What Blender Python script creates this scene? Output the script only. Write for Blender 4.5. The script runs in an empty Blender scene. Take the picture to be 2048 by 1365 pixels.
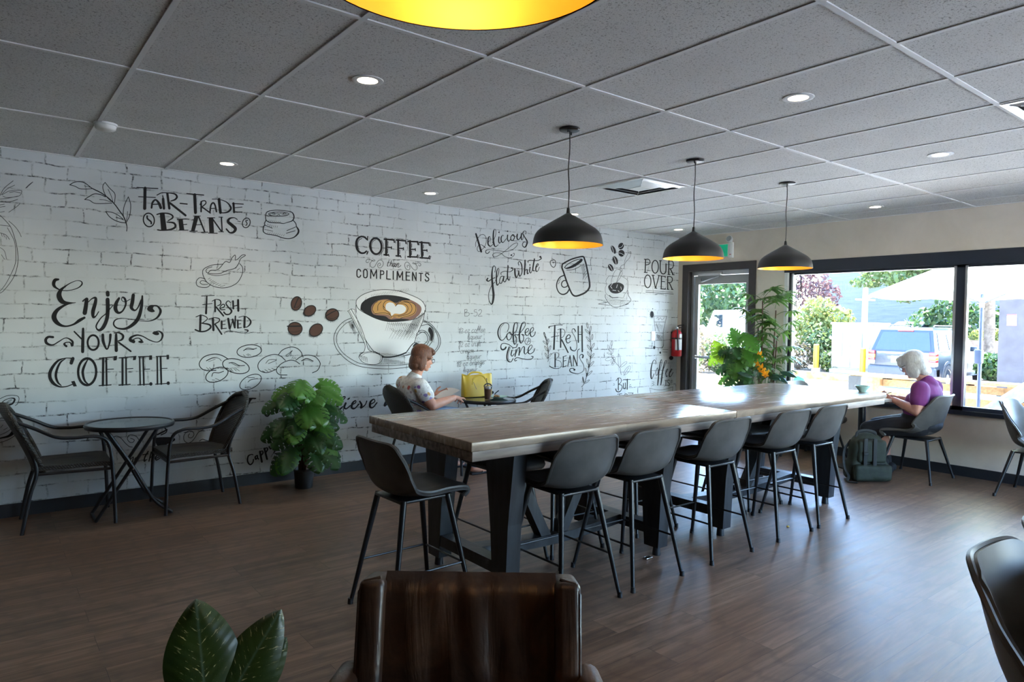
import bpy, bmesh, math, random
import numpy as np
from mathutils import Vector, Matrix

# ------------------------------------------------------------------ camera, sky, sun, exposure
sc = bpy.context.scene
C = sc.collection
PI = math.pi
H = 2.6712                      # ceiling height; floor z=0, mural wall y=0, window wall x=0

cam_data = bpy.data.cameras.new('camera')
cam = bpy.data.objects.new('camera', cam_data)
C.objects.link(cam)
cam_data.sensor_fit = 'HORIZONTAL'
cam_data.sensor_width = 36.0
cam_data.lens = 36.0 * 1366.95 / 2048.0
cam_data.clip_start = 0.05
cam_data.clip_end = 500
PITCH, ROLL, YAW = -0.0311, 0.0149, 0.6639
fw = Vector((math.sin(YAW) * math.cos(PITCH), math.cos(YAW) * math.cos(PITCH), math.sin(PITCH)))
rt = Vector((math.cos(YAW), -math.sin(YAW), 0))
up = rt.cross(fw)
r2 = rt * math.cos(ROLL) + up * math.sin(ROLL)
u2 = -rt * math.sin(ROLL) + up * math.cos(ROLL)
cam.matrix_world = Matrix(((r2.x, u2.x, -fw.x, -7.7343), (r2.y, u2.y, -fw.y, -6.1259), (r2.z, u2.z, -fw.z, 1.492), (0, 0, 0, 1)))
sc.camera = cam

world = bpy.data.worlds.new('sky')
sc.world = world
world.use_nodes = True
wn = world.node_tree
sky = wn.nodes.new('ShaderNodeTexSky')
sky.sky_type = 'NISHITA'
sky.sun_disc = False
sky.sun_elevation = math.radians(58)
sky.sun_rotation = math.radians(88)
sky.air_density = 1.0
sky.dust_density = 0.2
sky.ozone_density = 3.0
wn.nodes['Background'].inputs[1].default_value = 2.4
wn.links.new(sky.outputs[0], wn.nodes['Background'].inputs[0])

sun_data = bpy.data.lights.new('sun', 'SUN')
sun_data.energy = 46.0
sun_data.angle = math.radians(0.6)
sun_data.color = (1.0, 0.95, 0.86)
sun = bpy.data.objects.new('sun', sun_data)
C.objects.link(sun)
SUN_DIR = Vector((0.46, 0.03, 0.86)).normalized()      # towards the sun
sun.rotation_euler = SUN_DIR.to_track_quat('Z', 'Y').to_euler()
sun.location = (20, -10, 30)

sc.view_settings.view_transform = 'Standard'
sc.view_settings.look = 'None'
sc.view_settings.exposure = 0.98
sc.view_settings.gamma = 1.0
sc.view_settings.use_curve_mapping = False
sc.cycles.use_denoising = True
sc.cycles.max_bounces = 8
sc.cycles.diffuse_bounces = 5
sc.cycles.glossy_bounces = 4
sc.cycles.transparent_max_bounces = 16
sc.cycles.sample_clamp_indirect = 6.0
sc.cycles.caustics_reflective = False
sc.cycles.caustics_refractive = False

rnd = random.Random(7)

# ------------------------------------------------------------------ helpers
class MB:
    """collects shapes into one mesh"""
    def __init__(self):
        self.v = []; self.f = []; self.m = []; self.cm = 0
    def add(self, vs, fs):
        o = len(self.v)
        self.v += [tuple(p) for p in vs]
        self.f += [tuple(i + o for i in f) for f in fs]
        self.m += [self.cm] * len(fs)
        return self
    def box(self, a, b, rot=0, mat=None):
        x0, y0, z0 = a; x1, y1, z1 = b
        vs = [(x0,y0,z0),(x1,y0,z0),(x1,y1,z0),(x0,y1,z0),(x0,y0,z1),(x1,y0,z1),(x1,y1,z1),(x0,y1,z1)]
        if rot:
            cx, cy = (x0+x1)/2, (y0+y1)/2; c, s = math.cos(rot), math.sin(rot)
            vs = [(cx+(x-cx)*c-(y-cy)*s, cy+(x-cx)*s+(y-cy)*c, z) for x,y,z in vs]
        if mat is not None: vs = [mat @ Vector(p) for p in vs]
        return self.add(vs, [(0,3,2,1),(4,5,6,7),(0,1,5,4),(1,2,6,5),(2,3,7,6),(3,0,4,7)])
    def rbox(self, a, b, r, mat=None, n=3):
        """box with rounded edges (superellipsoid-free: bevelled via bmesh)"""
        bm = bmesh.new()
        bmesh.ops.create_cube(bm, size=1)
        s = [b[i]-a[i] for i in range(3)]
        for v in bm.verts:
            v.co = Vector([(a[i]+b[i])/2 + v.co[i]*s[i] for i in range(3)])
        bmesh.ops.bevel(bm, geom=list(bm.edges), offset=r, segments=n, profile=0.5, affect='EDGES')
        if mat is not None:
            for v in bm.verts: v.co = mat @ v.co
        bm.verts.index_update()
        self.add([v.co for v in bm.verts], [[v.index for v in f.verts] for f in bm.faces])
        bm.free(); return self
    def prism(self, poly, axis, a, b):
        """extrude a 2D polygon along an axis ('x','y','z') from a to b"""
        n = len(poly)
        def p(q, t):
            return {'x': (t, q[0], q[1]), 'y': (q[0], t, q[1]), 'z': (q[0], q[1], t)}[axis]
        vs = [p(q, a) for q in poly] + [p(q, b) for q in poly]
        fs = [tuple(range(n))[::-1], tuple(range(n, 2*n))] + [(i, (i+1) % n, n+(i+1) % n, n+i) for i in range(n)]
        return self.add(vs, fs)
    def tube(self, pts, r, n=10, closed=False, cap=True):
        pts = [Vector(p) for p in pts]; N = len(pts)
        rs = r if isinstance(r, list) else [r]*N
        vs = []; prev = None
        for i, p in enumerate(pts):
            if closed: t = pts[(i+1) % N] - pts[i-1]
            else: t = pts[min(i+1, N-1)] - pts[max(i-1, 0)]
            if t.length < 1e-9: t = Vector((0,0,1))
            t.normalize()
            if prev is None:
                a = Vector((0,0,1)) if abs(t.z) < 0.9 else Vector((1,0,0))
                u = t.cross(a).normalized()
            else:
                u = (prev - t*prev.dot(t))
                u = u.normalized() if u.length > 1e-6 else t.orthogonal().normalized()
            prev = u; w = t.cross(u)
            rr = rs[i]; ra, rb = rr if isinstance(rr, tuple) else (rr, rr)
            for k in range(n):
                an = 2*PI*k/n
                vs.append(p + u*(ra*math.cos(an)) + w*(rb*math.sin(an)))
        fs = []
        M = N if closed else N-1
        for i in range(M):
            j = (i+1) % N
            for k in range(n):
                fs.append((i*n+k, i*n+(k+1) % n, j*n+(k+1) % n, j*n+k))
        if cap and not closed:
            fs.append(tuple(range(n))[::-1]); fs.append(tuple((N-1)*n+k for k in range(n)))
        return self.add(vs, fs)
    def cyl(self, a, b, r0, r1=None, n=20):
        return self.tube([a, b], [r0, r0 if r1 is None else r1], n)
    def lathe(self, prof, c=(0,0,0), n=32, mat=None, cap=False):
        """prof: list of (r,z)"""
        vs = []; fs = []
        for r, z in prof:
            for k in range(n):
                a = 2*PI*k/n
                vs.append(Vector((c[0]+r*math.cos(a), c[1]+r*math.sin(a), c[2]+z)))
        for i in range(len(prof)-1):
            for k in range(n):
                fs.append((i*n+k, i*n+(k+1) % n, (i+1)*n+(k+1) % n, (i+1)*n+k))
        if mat is not None: vs = [mat @ v for v in vs]
        if cap and prof[0][0] > 1e-6: fs.append(tuple(range(n))[::-1])
        if cap and prof[-1][0] > 1e-6: fs.append(tuple((len(prof)-1)*n+k for k in range(n)))
        return self.add(vs, fs)
    def ell(self, c, r, n=20, m=12, mat=None):
        vs = []; fs = []
        for i in range(m+1):
            th = PI*i/m
            for k in range(n):
                a = 2*PI*k/n
                p = Vector((r[0]*math.sin(th)*math.cos(a), r[1]*math.sin(th)*math.sin(a), -r[2]*math.cos(th)))
                if mat is not None: p = mat @ p
                vs.append(Vector(c)+p)
        for i in range(m):
            for k in range(n):
                fs.append((i*n+k, i*n+(k+1) % n, (i+1)*n+(k+1) % n, (i+1)*n+k))
        return self.add(vs, fs)
    def capsule(self, a, b, ra, rb, n=14):
        a, b = Vector(a), Vector(b)
        d = b-a; L = d.length
        if L < 1e-6: return self.ell(a, (ra,)*3, n, 8)
        t = d/L; pts = []; rs = []
        for k in range(5, -1, -1):
            an = PI/2*k/5.5; pts.append(a - t*ra*math.sin(an)); rs.append(ra*math.cos(an))
        for k in range(0, 6):
            an = PI/2*k/5.5; pts.append(b + t*rb*math.sin(an)); rs.append(rb*math.cos(an))
        return self.tube(pts, rs, n)
    def grid(self, fn, nu, nv, closed_u=False, closed_v=False):
        vs = [fn(i/(nu if closed_u else nu-1), j/(nv if closed_v else nv-1)) for i in range(nu) for j in range(nv)]
        fs = []
        for i in range(nu if closed_u else nu-1):
            for j in range(nv if closed_v else nv-1):
                i2, j2 = (i+1) % nu, (j+1) % nv
                fs.append((i*nv+j, i2*nv+j, i2*nv+j2, i*nv+j2))
        return self.add(vs, fs)
    def sheet(self, fn, nu, nv, th):
        """a surface with thickness th (offset along -normal), closed at its rim"""
        P = [[Vector(fn(i/(nu-1), j/(nv-1))) for j in range(nv)] for i in range(nu)]
        N = [[None]*nv for _ in range(nu)]
        for i in range(nu):
            for j in range(nv):
                du = P[min(i+1, nu-1)][j]-P[max(i-1, 0)][j]
                dv = P[i][min(j+1, nv-1)]-P[i][max(j-1, 0)]
                n = du.cross(dv); N[i][j] = n.normalized() if n.length > 1e-12 else Vector((0,0,1))
        vs = [P[i][j] for i in range(nu) for j in range(nv)]
        def tt(i, j): return th(i/(nu-1), j/(nv-1)) if callable(th) else th
        vs += [P[i][j]-N[i][j]*tt(i, j) for i in range(nu) for j in range(nv)]
        o = nu*nv; fs = []
        for i in range(nu-1):
            for j in range(nv-1):
                a, b, c, d = i*nv+j, (i+1)*nv+j, (i+1)*nv+j+1, i*nv+j+1
                fs.append((a, b, c, d)); fs.append((o+d, o+c, o+b, o+a))
        rim = [i*nv for i in range(nu)] + [(nu-1)*nv+j for j in range(1, nv)] + [i*nv+nv-1 for i in range(nu-2, -1, -1)] + [j for j in range(nv-2, 0, -1)]
        for k in range(len(rim)):
            a, b = rim[k], rim[(k+1) % len(rim)]
            fs.append((b, a, o+a, o+b))
        return self.add(vs, fs)
    def build(self, name, mat, parent=None, smooth=True, angle=40):
        me = bpy.data.meshes.new(name)
        me.from_pydata([tuple(p) for p in self.v], [], self.f)
        mats = mat if isinstance(mat, (list, tuple)) else [mat]
        for m in mats: me.materials.append(m)
        if len(mats) > 1: me.polygons.foreach_set('material_index', self.m)
        me.update()
        bm = bmesh.new(); bm.from_mesh(me)
        bmesh.ops.recalc_face_normals(bm, faces=bm.faces)
        if smooth:
            th = math.radians(angle)
            for f in bm.faces: f.smooth = True
            for e in bm.edges:
                if len(e.link_faces) != 2 or e.calc_face_angle(0) > th: e.smooth = False
        bm.to_mesh(me); bm.free()
        o = bpy.data.objects.new(name, me)
        C.objects.link(o)
        if parent is not None: o.parent = parent
        return o

def tag(o, label=None, cat=None, group=None, kind=None):
    if label: o['label'] = label
    if cat: o['category'] = cat
    if group: o['group'] = group
    if kind: o['kind'] = kind
    return o
def thing(name, label, cat, loc=(0,0,0), rot=0, group=None):
    o = bpy.data.objects.new(name, None); C.objects.link(o)
    o.empty_display_size = 0.05
    o.location = loc; o.rotation_euler = (0, 0, rot)
    return tag(o, label, cat, group)
def dup(root, loc, rot, label, group=None):
    def cp(o, parent):
        c = o.copy(); C.objects.link(c); c.parent = parent
        for ch in o.children: cp(ch, c)
        return c
    r = cp(root, None)
    r.location = loc; r.rotation_euler = (0, 0, rot); r['label'] = label
    if group: r['group'] = group
    return r
def struct(o): o['kind'] = 'structure'; return o
def catmull(pts, n=8, closed=False):
    P = [tuple(p) for p in pts]
    if len(P) < 3 and not closed: return P
    N = len(P); out = []
    rng = range(N) if closed else range(N-1)
    for i in rng:
        p1 = P[i]; p2 = P[(i+1) % N]
        p0 = P[i-1] if (i > 0 or closed) else tuple(2*a-b for a, b in zip(p1, p2))
        p3 = P[(i+2) % N] if (i+2 < N or closed) else tuple(2*a-b for a, b in zip(p2, p1))
        for k in range(n):
            t = k/n; t2 = t*t; t3 = t2*t
            out.append(tuple(0.5*(2*b + (c-a)*t + (2*a-5*b+4*c-d)*t2 + (3*b-a-3*c+d)*t3) for a, b, c, d in zip(p0, p1, p2, p3)))
    if not closed: out.append(P[-1])
    return out
def remeshed(mb, name, mat, parent, voxel=0.006, smooth=6, sub=0):
    """fuse overlapping shapes into one continuous skin"""
    o = mb.build(name+'_raw', mat)
    m = o.modifiers.new('r', 'REMESH'); m.mode = 'VOXEL'; m.voxel_size = voxel; m.use_smooth_shade = True
    s = o.modifiers.new('s', 'SMOOTH'); s.iterations = smooth; s.factor = 0.5
    dg = bpy.context.evaluated_depsgraph_get(); dg.update()
    me = bpy.data.meshes.new_from_object(o.evaluated_get(dg))
    me.name = name
    bpy.data.objects.remove(o)
    me.polygons.foreach_set('use_smooth', [True]*len(me.polygons))
    me.materials.clear(); me.materials.append(mat)
    r = bpy.data.objects.new(name, me); C.objects.link(r)
    if parent is not None: r.parent = parent
    return r

# ------------------------------------------------------------------ materials
def mat(name, col=(0.8,0.8,0.8), rough=0.6, metal=0.0, spec=0.5, coat=0.0, sub=0.0, trans=0.0):
    m = bpy.data.materials.new(name); m.use_nodes = True
    b = m.node_tree.nodes['Principled BSDF']
    b.inputs['Base Color'].default_value = (*col, 1)
    b.inputs['Roughness'].default_value = rough
    b.inputs['Metallic'].default_value = metal
    b.inputs['Specular IOR Level'].default_value = spec
    if coat: b.inputs['Coat Weight'].default_value = coat
    if trans: b.inputs['Transmission Weight'].default_value = trans
    return m
class NT:
    def __init__(self, m):
        self.m = m; self.t = m.node_tree; self.b = self.t.nodes['Principled BSDF']
    def n(self, typ, **kw):
        nd = self.t.nodes.new(typ)
        ins = kw.pop('i', {})
        for k, v in kw.items(): setattr(nd, k, v)
        for k, v in ins.items():
            if hasattr(v, 'is_output'): self.t.links.new(v, nd.inputs[k])
            else: nd.inputs[k].default_value = v
        return nd
    def l(self, a, b): self.t.links.new(a, b)
    def coord(self, scale=(1,1,1), loc=(0,0,0), rot=(0,0,0), kind='Object'):
        tc = self.n('ShaderNodeTexCoord')
        mp = self.n('ShaderNodeMapping', i={'Vector': tc.outputs[kind], 'Scale': scale, 'Location': loc, 'Rotation': rot})
        return mp.outputs[0]
    def noise(self, vec, scale=5, detail=4, rough=0.5, dist=0):
        return self.n('ShaderNodeTexNoise', i={'Vector': vec, 'Scale': scale, 'Detail': detail, 'Roughness': rough, 'Distortion': dist}).outputs['Fac']
    def ramp(self, fac, stops):
        r = self.n('ShaderNodeValToRGB', i={'Fac': fac})
        e = r.color_ramp.elements
        while len(e) < len(stops): e.new(0.5)
        for k, (p, c) in enumerate(stops):
            e[k].position = p
            e[k].color = (c, c, c, 1) if not isinstance(c, tuple) else (*c, 1)
        return r.outputs[0]
    def mix(self, fac, a, b, mode='MIX'):
        x = self.n('ShaderNodeMix', data_type='RGBA', blend_type=mode)
        for k, v in ((0, fac), (6, a), (7, b)):
            if hasattr(v, 'is_output'): self.l(v, x.inputs[k])
            else: x.inputs[k].default_value = v if k == 0 else (*v, 1)
        return x.outputs[2]
    def math(self, op, a, b=0.0, clamp=False):
        x = self.n('ShaderNodeMath', operation=op, use_clamp=clamp)
        for k, v in ((0, a), (1, b)):
            if hasattr(v, 'is_output'): self.l(v, x.inputs[k])
            else: x.inputs[k].default_value = v
        return x.outputs[0]
    def bump(self, h, strength=0.3, dist=0.01):
        b = self.n('ShaderNodeBump', i={'Strength': strength, 'Distance': dist, 'Height': h})
        self.l(b.outputs[0], self.b.inputs['Normal'])
    def base(self, c): self.l(c, self.b.inputs['Base Color'])
    def rough(self, c): self.l(c, self.b.inputs['Roughness'])

def noisy(name, a, b, rough=0.6, scale=8, stretch=(1,1,1), bump=0.0, detail=5, metal=0, lo=0.35, hi=0.65, spec=0.5):
    m = mat(name, a, rough, metal, spec); t = NT(m)
    f = t.noise(t.coord(stretch), scale, detail)
    t.base(t.ramp(f, [(lo, a), (hi, b)]))
    if bump: t.bump(f, bump, 0.01)
    return m
def emis(name, col, strength):
    m = bpy.data.materials.new(name); m.use_nodes = True
    b = m.node_tree.nodes['Principled BSDF']
    b.inputs['Base Color'].default_value = (*col, 1)
    b.inputs['Emission Color'].default_value = (*col, 1)
    b.inputs['Emission Strength'].default_value = strength
    return m
def glass_mat(name, tint=(0.97, 0.98, 0.98), gloss=0.05, rough=0.0):
    m = bpy.data.materials.new(name); m.use_nodes = True
    t = m.node_tree; t.nodes.remove(t.nodes['Principled BSDF'])
    out = t.nodes['Material Output']
    tr = t.nodes.new('ShaderNodeBsdfTransparent'); tr.inputs[0].default_value = (*tint, 1)
    gl = t.nodes.new('ShaderNodeBsdfGlossy'); gl.inputs['Roughness'].default_value = rough
    fr = t.nodes.new('ShaderNodeFresnel'); fr.inputs[0].default_value = 1.3
    mx = t.nodes.new('ShaderNodeMixShader')
    mm = t.nodes.new('ShaderNodeMath'); mm.operation = 'MULTIPLY'; mm.inputs[1].default_value = gloss/0.05
    t.links.new(fr.outputs[0], mm.inputs[0]); t.links.new(mm.outputs[0], mx.inputs[0])
    t.links.new(tr.outputs[0], mx.inputs[1]); t.links.new(gl.outputs[0], mx.inputs[2])
    t.links.new(mx.outputs[0], out.inputs[0])
    return m
def leaf_mat(name, a, b, scale=6, rough=0.4, trans=0.25):
    m = mat(name, a, rough); t = NT(m)
    f = t.noise(t.coord(), scale, 3)
    col = t.ramp(f, [(0.3, a), (0.7, b)])
    t.base(col)
    tl = t.n('ShaderNodeBsdfTranslucent'); t.l(t.mix(0.5, col, (b[0]*1.3, b[1]*1.4, b[2])), tl.inputs[0])
    mx = t.n('ShaderNodeMixShader'); mx.inputs[0].default_value = trans
    out = t.t.nodes['Material Output']
    t.l(t.b.outputs[0], mx.inputs[1]); t.l(tl.outputs[0], mx.inputs[2]); t.l(mx.outputs[0], out.inputs[0])
    return m
# ------------------------------------------------------------------ room materials
M = {}
def brick_wall():
    m = mat('white_brick_print', (0.7,0.7,0.7), 0.75, spec=0.25); t = NT(m)
    tc = t.n('ShaderNodeTexCoord')
    sx = t.n('ShaderNodeSeparateXYZ', i={0: tc.outputs['Object']})
    cb = t.n('ShaderNodeCombineXYZ', i={0: sx.outputs[0], 1: sx.outputs[2]}).outputs[0]
    nv = t.n('ShaderNodeTexNoise', i={'Vector': cb, 'Scale': 3.2, 'Detail': 5.0, 'Roughness': 0.6})
    off = t.n('ShaderNodeVectorMath', operation='MULTIPLY_ADD', i={0: nv.outputs['Color'], 1: (0.085,0.055,0), 2: (-0.0425,-0.0275,0)})
    v2 = t.n('ShaderNodeVectorMath', operation='ADD', i={0: cb, 1: off.outputs[0]}).outputs[0]
    def brick(ms, sm):
        b = t.n('ShaderNodeTexBrick', i={'Vector': v2, 'Scale': 1.0, 'Mortar Size': ms, 'Mortar Smooth': sm, 'Brick Width': 0.262, 'Row Height': 0.1037, 'Bias': 0.0,
              'Color1': (0.47,0.47,0.47,1), 'Color2': (0.53,0.53,0.53,1), 'Mortar': (0.5,0.5,0.5,1)})
        b.offset = 0.5; b.squash = 0.82; b.squash_frequency = 3
        return b
    b1 = brick(0.0062, 0.35); b2 = brick(0.016, 0.9)
    patch = t.ramp(t.noise(cb, 3.0, 6, 0.65), [(0.44, 0.0), (0.60, 1.0)])
    fine = t.ramp(t.noise(cb, 26, 5, 0.75), [(0.42, 0.05), (0.60, 1.0)])
    dirt = t.ramp(t.noise(cb, 11, 7, 0.75, 0.6), [(0.54, 0.0), (0.66, 1.0)])
    line = t.math('MULTIPLY', t.math('MULTIPLY', b1.outputs['Fac'], fine), t.math('ADD', t.math('MULTIPLY', patch, 0.95), 0.07, True))
    halo = t.math('MULTIPLY', t.math('MULTIPLY', b2.outputs['Fac'], dirt), t.math('MULTIPLY', patch, 0.75))
    tone = t.mix(0.75, t.ramp(t.noise(cb, 1.7, 3), [(0.3, (0.49,0.52,0.535)), (0.7, (0.60,0.625,0.635))]), b1.outputs['Color'], 'OVERLAY')
    # colour slightly greener along the top rows of the print
    c1 = t.mix(halo, tone, (0.25,0.27,0.27))
    c2 = t.mix(t.math('MULTIPLY', line, 1.3, True), c1, (0.085,0.09,0.095))
    t.base(c2)
    return m
M['brick'] = brick_wall()
def plaster():
    m = mat('beige_plaster', (0.56,0.48,0.38), 0.8, spec=0.2); t = NT(m)
    f = t.noise(t.coord(), 2.2, 5, 0.6, 0.5)
    t.base(t.ramp(f, [(0.3, (0.66,0.585,0.49)), (0.7, (0.76,0.685,0.59))]))
    return m
M['plaster'] = plaster()
M['charcoal'] = noisy('charcoal_bounce_cut', (0.05,0.05,0.052), (0.065,0.064,0.064), 0.8, 3)  # dark tone made up for the unseen walls to cut bounced light
def tile_mat():
    m = mat('acoustic_tile', (0.6,0.6,0.6), 0.9, spec=0.1); t = NT(m)
    v = t.coord()
    spots = t.ramp(t.noise(v, 95, 2, 0.5), [(0.33, 0.0), (0.40, 1.0)])
    holes = t.ramp(t.noise(v, 260, 1, 0.4), [(0.32, 0.0), (0.37, 1.0)])
    cloud = t.ramp(t.noise(v, 3, 4), [(0.3, (0.66,0.66,0.65)), (0.7, (0.72,0.72,0.71))])
    c = t.mix(t.math('SUBTRACT', 1.0, t.math('MULTIPLY', spots, holes)), cloud, (0.36,0.36,0.35))
    t.base(c)
    return m
M['tile'] = tile_mat()
M['grid'] = mat('grid_white', (0.74,0.74,0.73), 0.6)
def floor_mat():
    m = mat('vinyl_plank', (0.14,0.1,0.07), 0.4); t = NT(m)
    v = t.coord()
    b = t.n('ShaderNodeTexBrick', i={'Vector': v, 'Scale': 1.0, 'Mortar Size': 0.0012, 'Mortar Smooth': 0.2, 'Brick Width': 1.22, 'Row Height': 0.178, 'Bias': 0.0,
          'Color1': (0.3,0.3,0.3,1), 'Color2': (0.7,0.7,0.7,1), 'Mortar': (0.5,0.5,0.5,1)})
    b.offset = 0.37; b.offset_frequency = 2
    vv = t.n('ShaderNodeVectorMath', operation='MULTIPLY_ADD', i={0: b.outputs['Color'], 1: (7,3,5), 2: v}).outputs[0]
    g1 = t.n('ShaderNodeMapping', i={'Vector': vv, 'Scale': (0.55, 9.0, 1.0)}).outputs[0]
    grain = t.noise(g1, 2.0, 6, 0.65, 0.7)
    g2 = t.n('ShaderNodeMapping', i={'Vector': vv, 'Scale': (1.0, 5.0, 1.0)}).outputs[0]
    wave = t.n('ShaderNodeTexWave', wave_type='RINGS', rings_direction='Y', i={'Vector': g2, 'Scale': 2.2, 'Distortion': 5.0, 'Detail': 3.0, 'Detail Scale': 1.5}).outputs['Fac']
    col = t.ramp(grain, [(0.28, (0.080,0.050,0.034)), (0.5, (0.165,0.106,0.072)), (0.74, (0.27,0.185,0.13))])
    tone = t.mix(0.35, col, b.outputs['Color'], 'OVERLAY')
    wv = t.mix(t.math('MULTIPLY', t.ramp(wave, [(0.0, 1.0), (0.25, 0.0)]), 0.28), tone, (0.075,0.05,0.038))
    t.base(t.mix(t.math('MULTIPLY', b.outputs['Fac'], 0.75), wv, (0.03,0.022,0.018)))
    t.rough(t.ramp(grain, [(0.3, 0.36), (0.7, 0.46)]))
    h = t.math('SUBTRACT', t.math('ADD', t.math('MULTIPLY', grain, 0.5), t.math('MULTIPLY', wave, 0.35)), t.math('MULTIPLY', b.outputs['Fac'], 1.0))
    t.bump(h, 0.25, 0.004)
    t.b.inputs['Specular IOR Level'].default_value = 0.25
    return m
M['floor'] = floor_mat()
M['base'] = mat('baseboard_black', (0.018,0.02,0.024), 0.45)
M['dark_frame'] = mat('dark_brown_trim', (0.045,0.038,0.038), 0.4)
M['win_frame'] = mat('black_window_metal', (0.02,0.026,0.04), 0.3)
M['alu'] = mat('brushed_aluminium', (0.55,0.56,0.57), 0.35, 0.85)
M['alu_grey'] = mat('grey_door_metal', (0.36,0.37,0.37), 0.4, 0.3)
M['white'] = mat('white_paint', (0.75,0.75,0.74), 0.55)
M['white_plastic'] = mat('white_plastic', (0.78,0.78,0.76), 0.4)
M['glass'] = glass_mat('window_glass', (0.96,0.98,0.985), 0.05)
M['black_metal'] = mat('black_steel', (0.012,0.013,0.016), 0.38)
M['chrome'] = mat('chrome', (0.7,0.7,0.72), 0.15, 1.0)

# ------------------------------------------------------------------ room shell
XL, YF = -11.2, -8.8
struct(MB().box((XL-0.2, YF-0.2, -0.15), (0.2, 0.2, 0)).build('floor', M['floor'], smooth=False))
ceil = struct(MB().box((XL-0.2, YF-0.2, H), (0.2, 0.2, H+0.12)).build('ceiling', M['tile'], smooth=False))
g = MB()
for k in range(-9, 10):
    x = -5.9192 + 0.6096*k
    if XL < x < -0.02: g.box((x-0.012, YF, H-0.005), (x+0.012, 0, H+0.001))
for k in range(0, 8):
    y = -1.1625 - 1.2192*k
    if y > YF: g.box((XL, y-0.012, H-0.0052), (0, y+0.012, H+0.001))
g.box((XL, -0.018, H-0.005), (0, 0, H)).box((-0.018, YF, H-0.005), (0, 0, H))
g.build('ceiling_grid', M['grid'], ceil, smooth=False)
wall_back = struct(MB().box((XL-0.2, 0, 0), (0.2, 0.2, H)).build('wall_back', M['brick'], smooth=False))
struct(MB().box((XL-0.2, YF-0.2, 0), (XL, 0, H)).build('wall_left', M['charcoal'], smooth=False))
FX0, FX1, FZ0, FZ1 = -4.1, -0.35, 0.45, 2.45      # street window in the front wall, outside the frame
struct(MB().box((XL, YF-0.18, 0), (FX0, YF, H)).box((FX1, YF-0.18, 0), (0.2, YF, H)).box((FX0, YF-0.18, 0), (FX1, YF, FZ0)).box((FX0, YF-0.18, FZ1), (FX1, YF, H)).build('wall_front', M['charcoal'], smooth=False))
DY0, DY1, DZ = -1.215, -0.085, 2.285      # door casing outside
WY0, WY1, WZ0, WZ1 = -5.35, -1.60, 0.63, 2.245
wr = MB()
T = 0.18
wr.box((0, DY1, 0), (T, 0, H)).box((0, DY0, DZ), (T, DY1, H)).box((0, WY1, 0), (T, DY0, H))
wr.box((0, WY0, WZ1), (T, WY1, H)).box((0, WY0, 0), (T, WY1, WZ0)).box((0, YF, 0), (T, WY0, H))
struct(wr.build('wall_right', M['plaster'], smooth=False))
struct(MB().box((XL, -0.012, 0), (-0.0, 0, 0.098)).build('baseboard_back', M['base'], smooth=False))
struct(MB().box((-0.012, YF, 0), (0, DY0, 0.098)).build('baseboard_right', M['base'], smooth=False))

# window wall: dark head, sill, three panes
def window(n, y0, y1):
    f = MB(); x0, x1 = 0.035, 0.11
    f.box((x0, y0, WZ0+0.02), (x1, y0+0.05, 2.115)).box((x0, y1-0.05, WZ0+0.02), (x1, y1, 2.115))
    f.box((x0, y0, WZ0+0.02), (x1, y1, WZ0+0.06)).box((x0, y0, 2.085), (x1, y1, 2.115))
    w = struct(f.build('window_%d' % n, M['win_frame'], smooth=False))
    MB().box((0.07, y0+0.05, WZ0+0.06), (0.076, y1-0.05, 2.085)).build('pane', M['glass'], w, smooth=False)
    b = MB(); b.box((x0-0.012, y1-0.062, WZ0+0.06), (x0, y1-0.04, 2.1)); b.box((x0-0.012, y0+0.04, WZ0+0.06), (x0, y0+0.062, 2.1))
    b.build('glazing_bead', M['alu'], w, smooth=False)
    return w
for n_, xa, xb in ((3, FX0, -2.2), (4, -2.2, FX1)):
    fm = MB(); y0 = YF-0.11; y1 = YF-0.05
    fm.box((xa, y0, FZ0), (xa+0.05, y1, FZ1)).box((xb-0.05, y0, FZ0), (xb, y1, FZ1)).box((xa, y0, FZ0), (xb, y1, FZ0+0.05)).box((xa, y0, FZ1-0.05), (xb, y1, FZ1))
    w_ = struct(fm.build('window_%d' % n_, M['win_frame'], smooth=False))
    MB().box((xa+0.05, YF-0.083, FZ0+0.05), (xb-0.05, YF-0.077, FZ1-0.05)).build('pane', M['glass'], w_, smooth=False)
window(1, -3.485, -1.64); window(2, -5.35, -3.485)
struct(MB().box((-0.012, WY0, 2.112), (0.12, WY1+0.0, 2.245)).build('trim_1', M['win_frame'], smooth=False))      # window head
s = MB(); s.box((-0.03, WY0, 0.612), (0.16, WY1, 0.652)); struct(s.build('trim_2', M['win_frame'], smooth=False))  # sill
struct(MB().box((0.0, WY1-0.04, 0.652), (0.16, WY1, 2.112)).build('trim_3', M['white'], smooth=False))            # white jamb lining

# door: dark casing, aluminium frame, glazed leaf
d = struct(MB().box((-0.02, DY1-0.095, 0), (0.1, DY1, DZ)).box((-0.02, DY0, 0), (0.1, DY0+0.095, DZ)).box((-0.02, DY0+0.09, DZ-0.095), (0.1, DY1-0.09, DZ)).build('door_1', M['dark_frame'], smooth=False))
f = MB()
f.box((0.06, DY1-0.135, 0), (0.15, DY1-0.09, DZ-0.09)).box((0.06, DY0+0.09, 0), (0.15, DY0+0.135, DZ-0.09)).box((0.06, DY0+0.13, DZ-0.15), (0.15, DY1-0.13, DZ-0.09))
f.build('door_frame', M['alu'], d, smooth=False)
a0, a1, zt = DY0+0.14, DY1-0.14, DZ-0.155
lf = MB()
lf.box((0.085, a1-0.055, 0.01), (0.125, a1, zt)).box((0.085, a0, 0.01), (0.125, a0+0.055, zt)).box((0.085, a0+0.05, zt-0.115), (0.125, a1-0.05, zt)).box((0.085, a0+0.05, 0.01), (0.125, a1-0.05, 0.24))
lf.build('door_leaf', M['alu_grey'], d, smooth=False)
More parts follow.
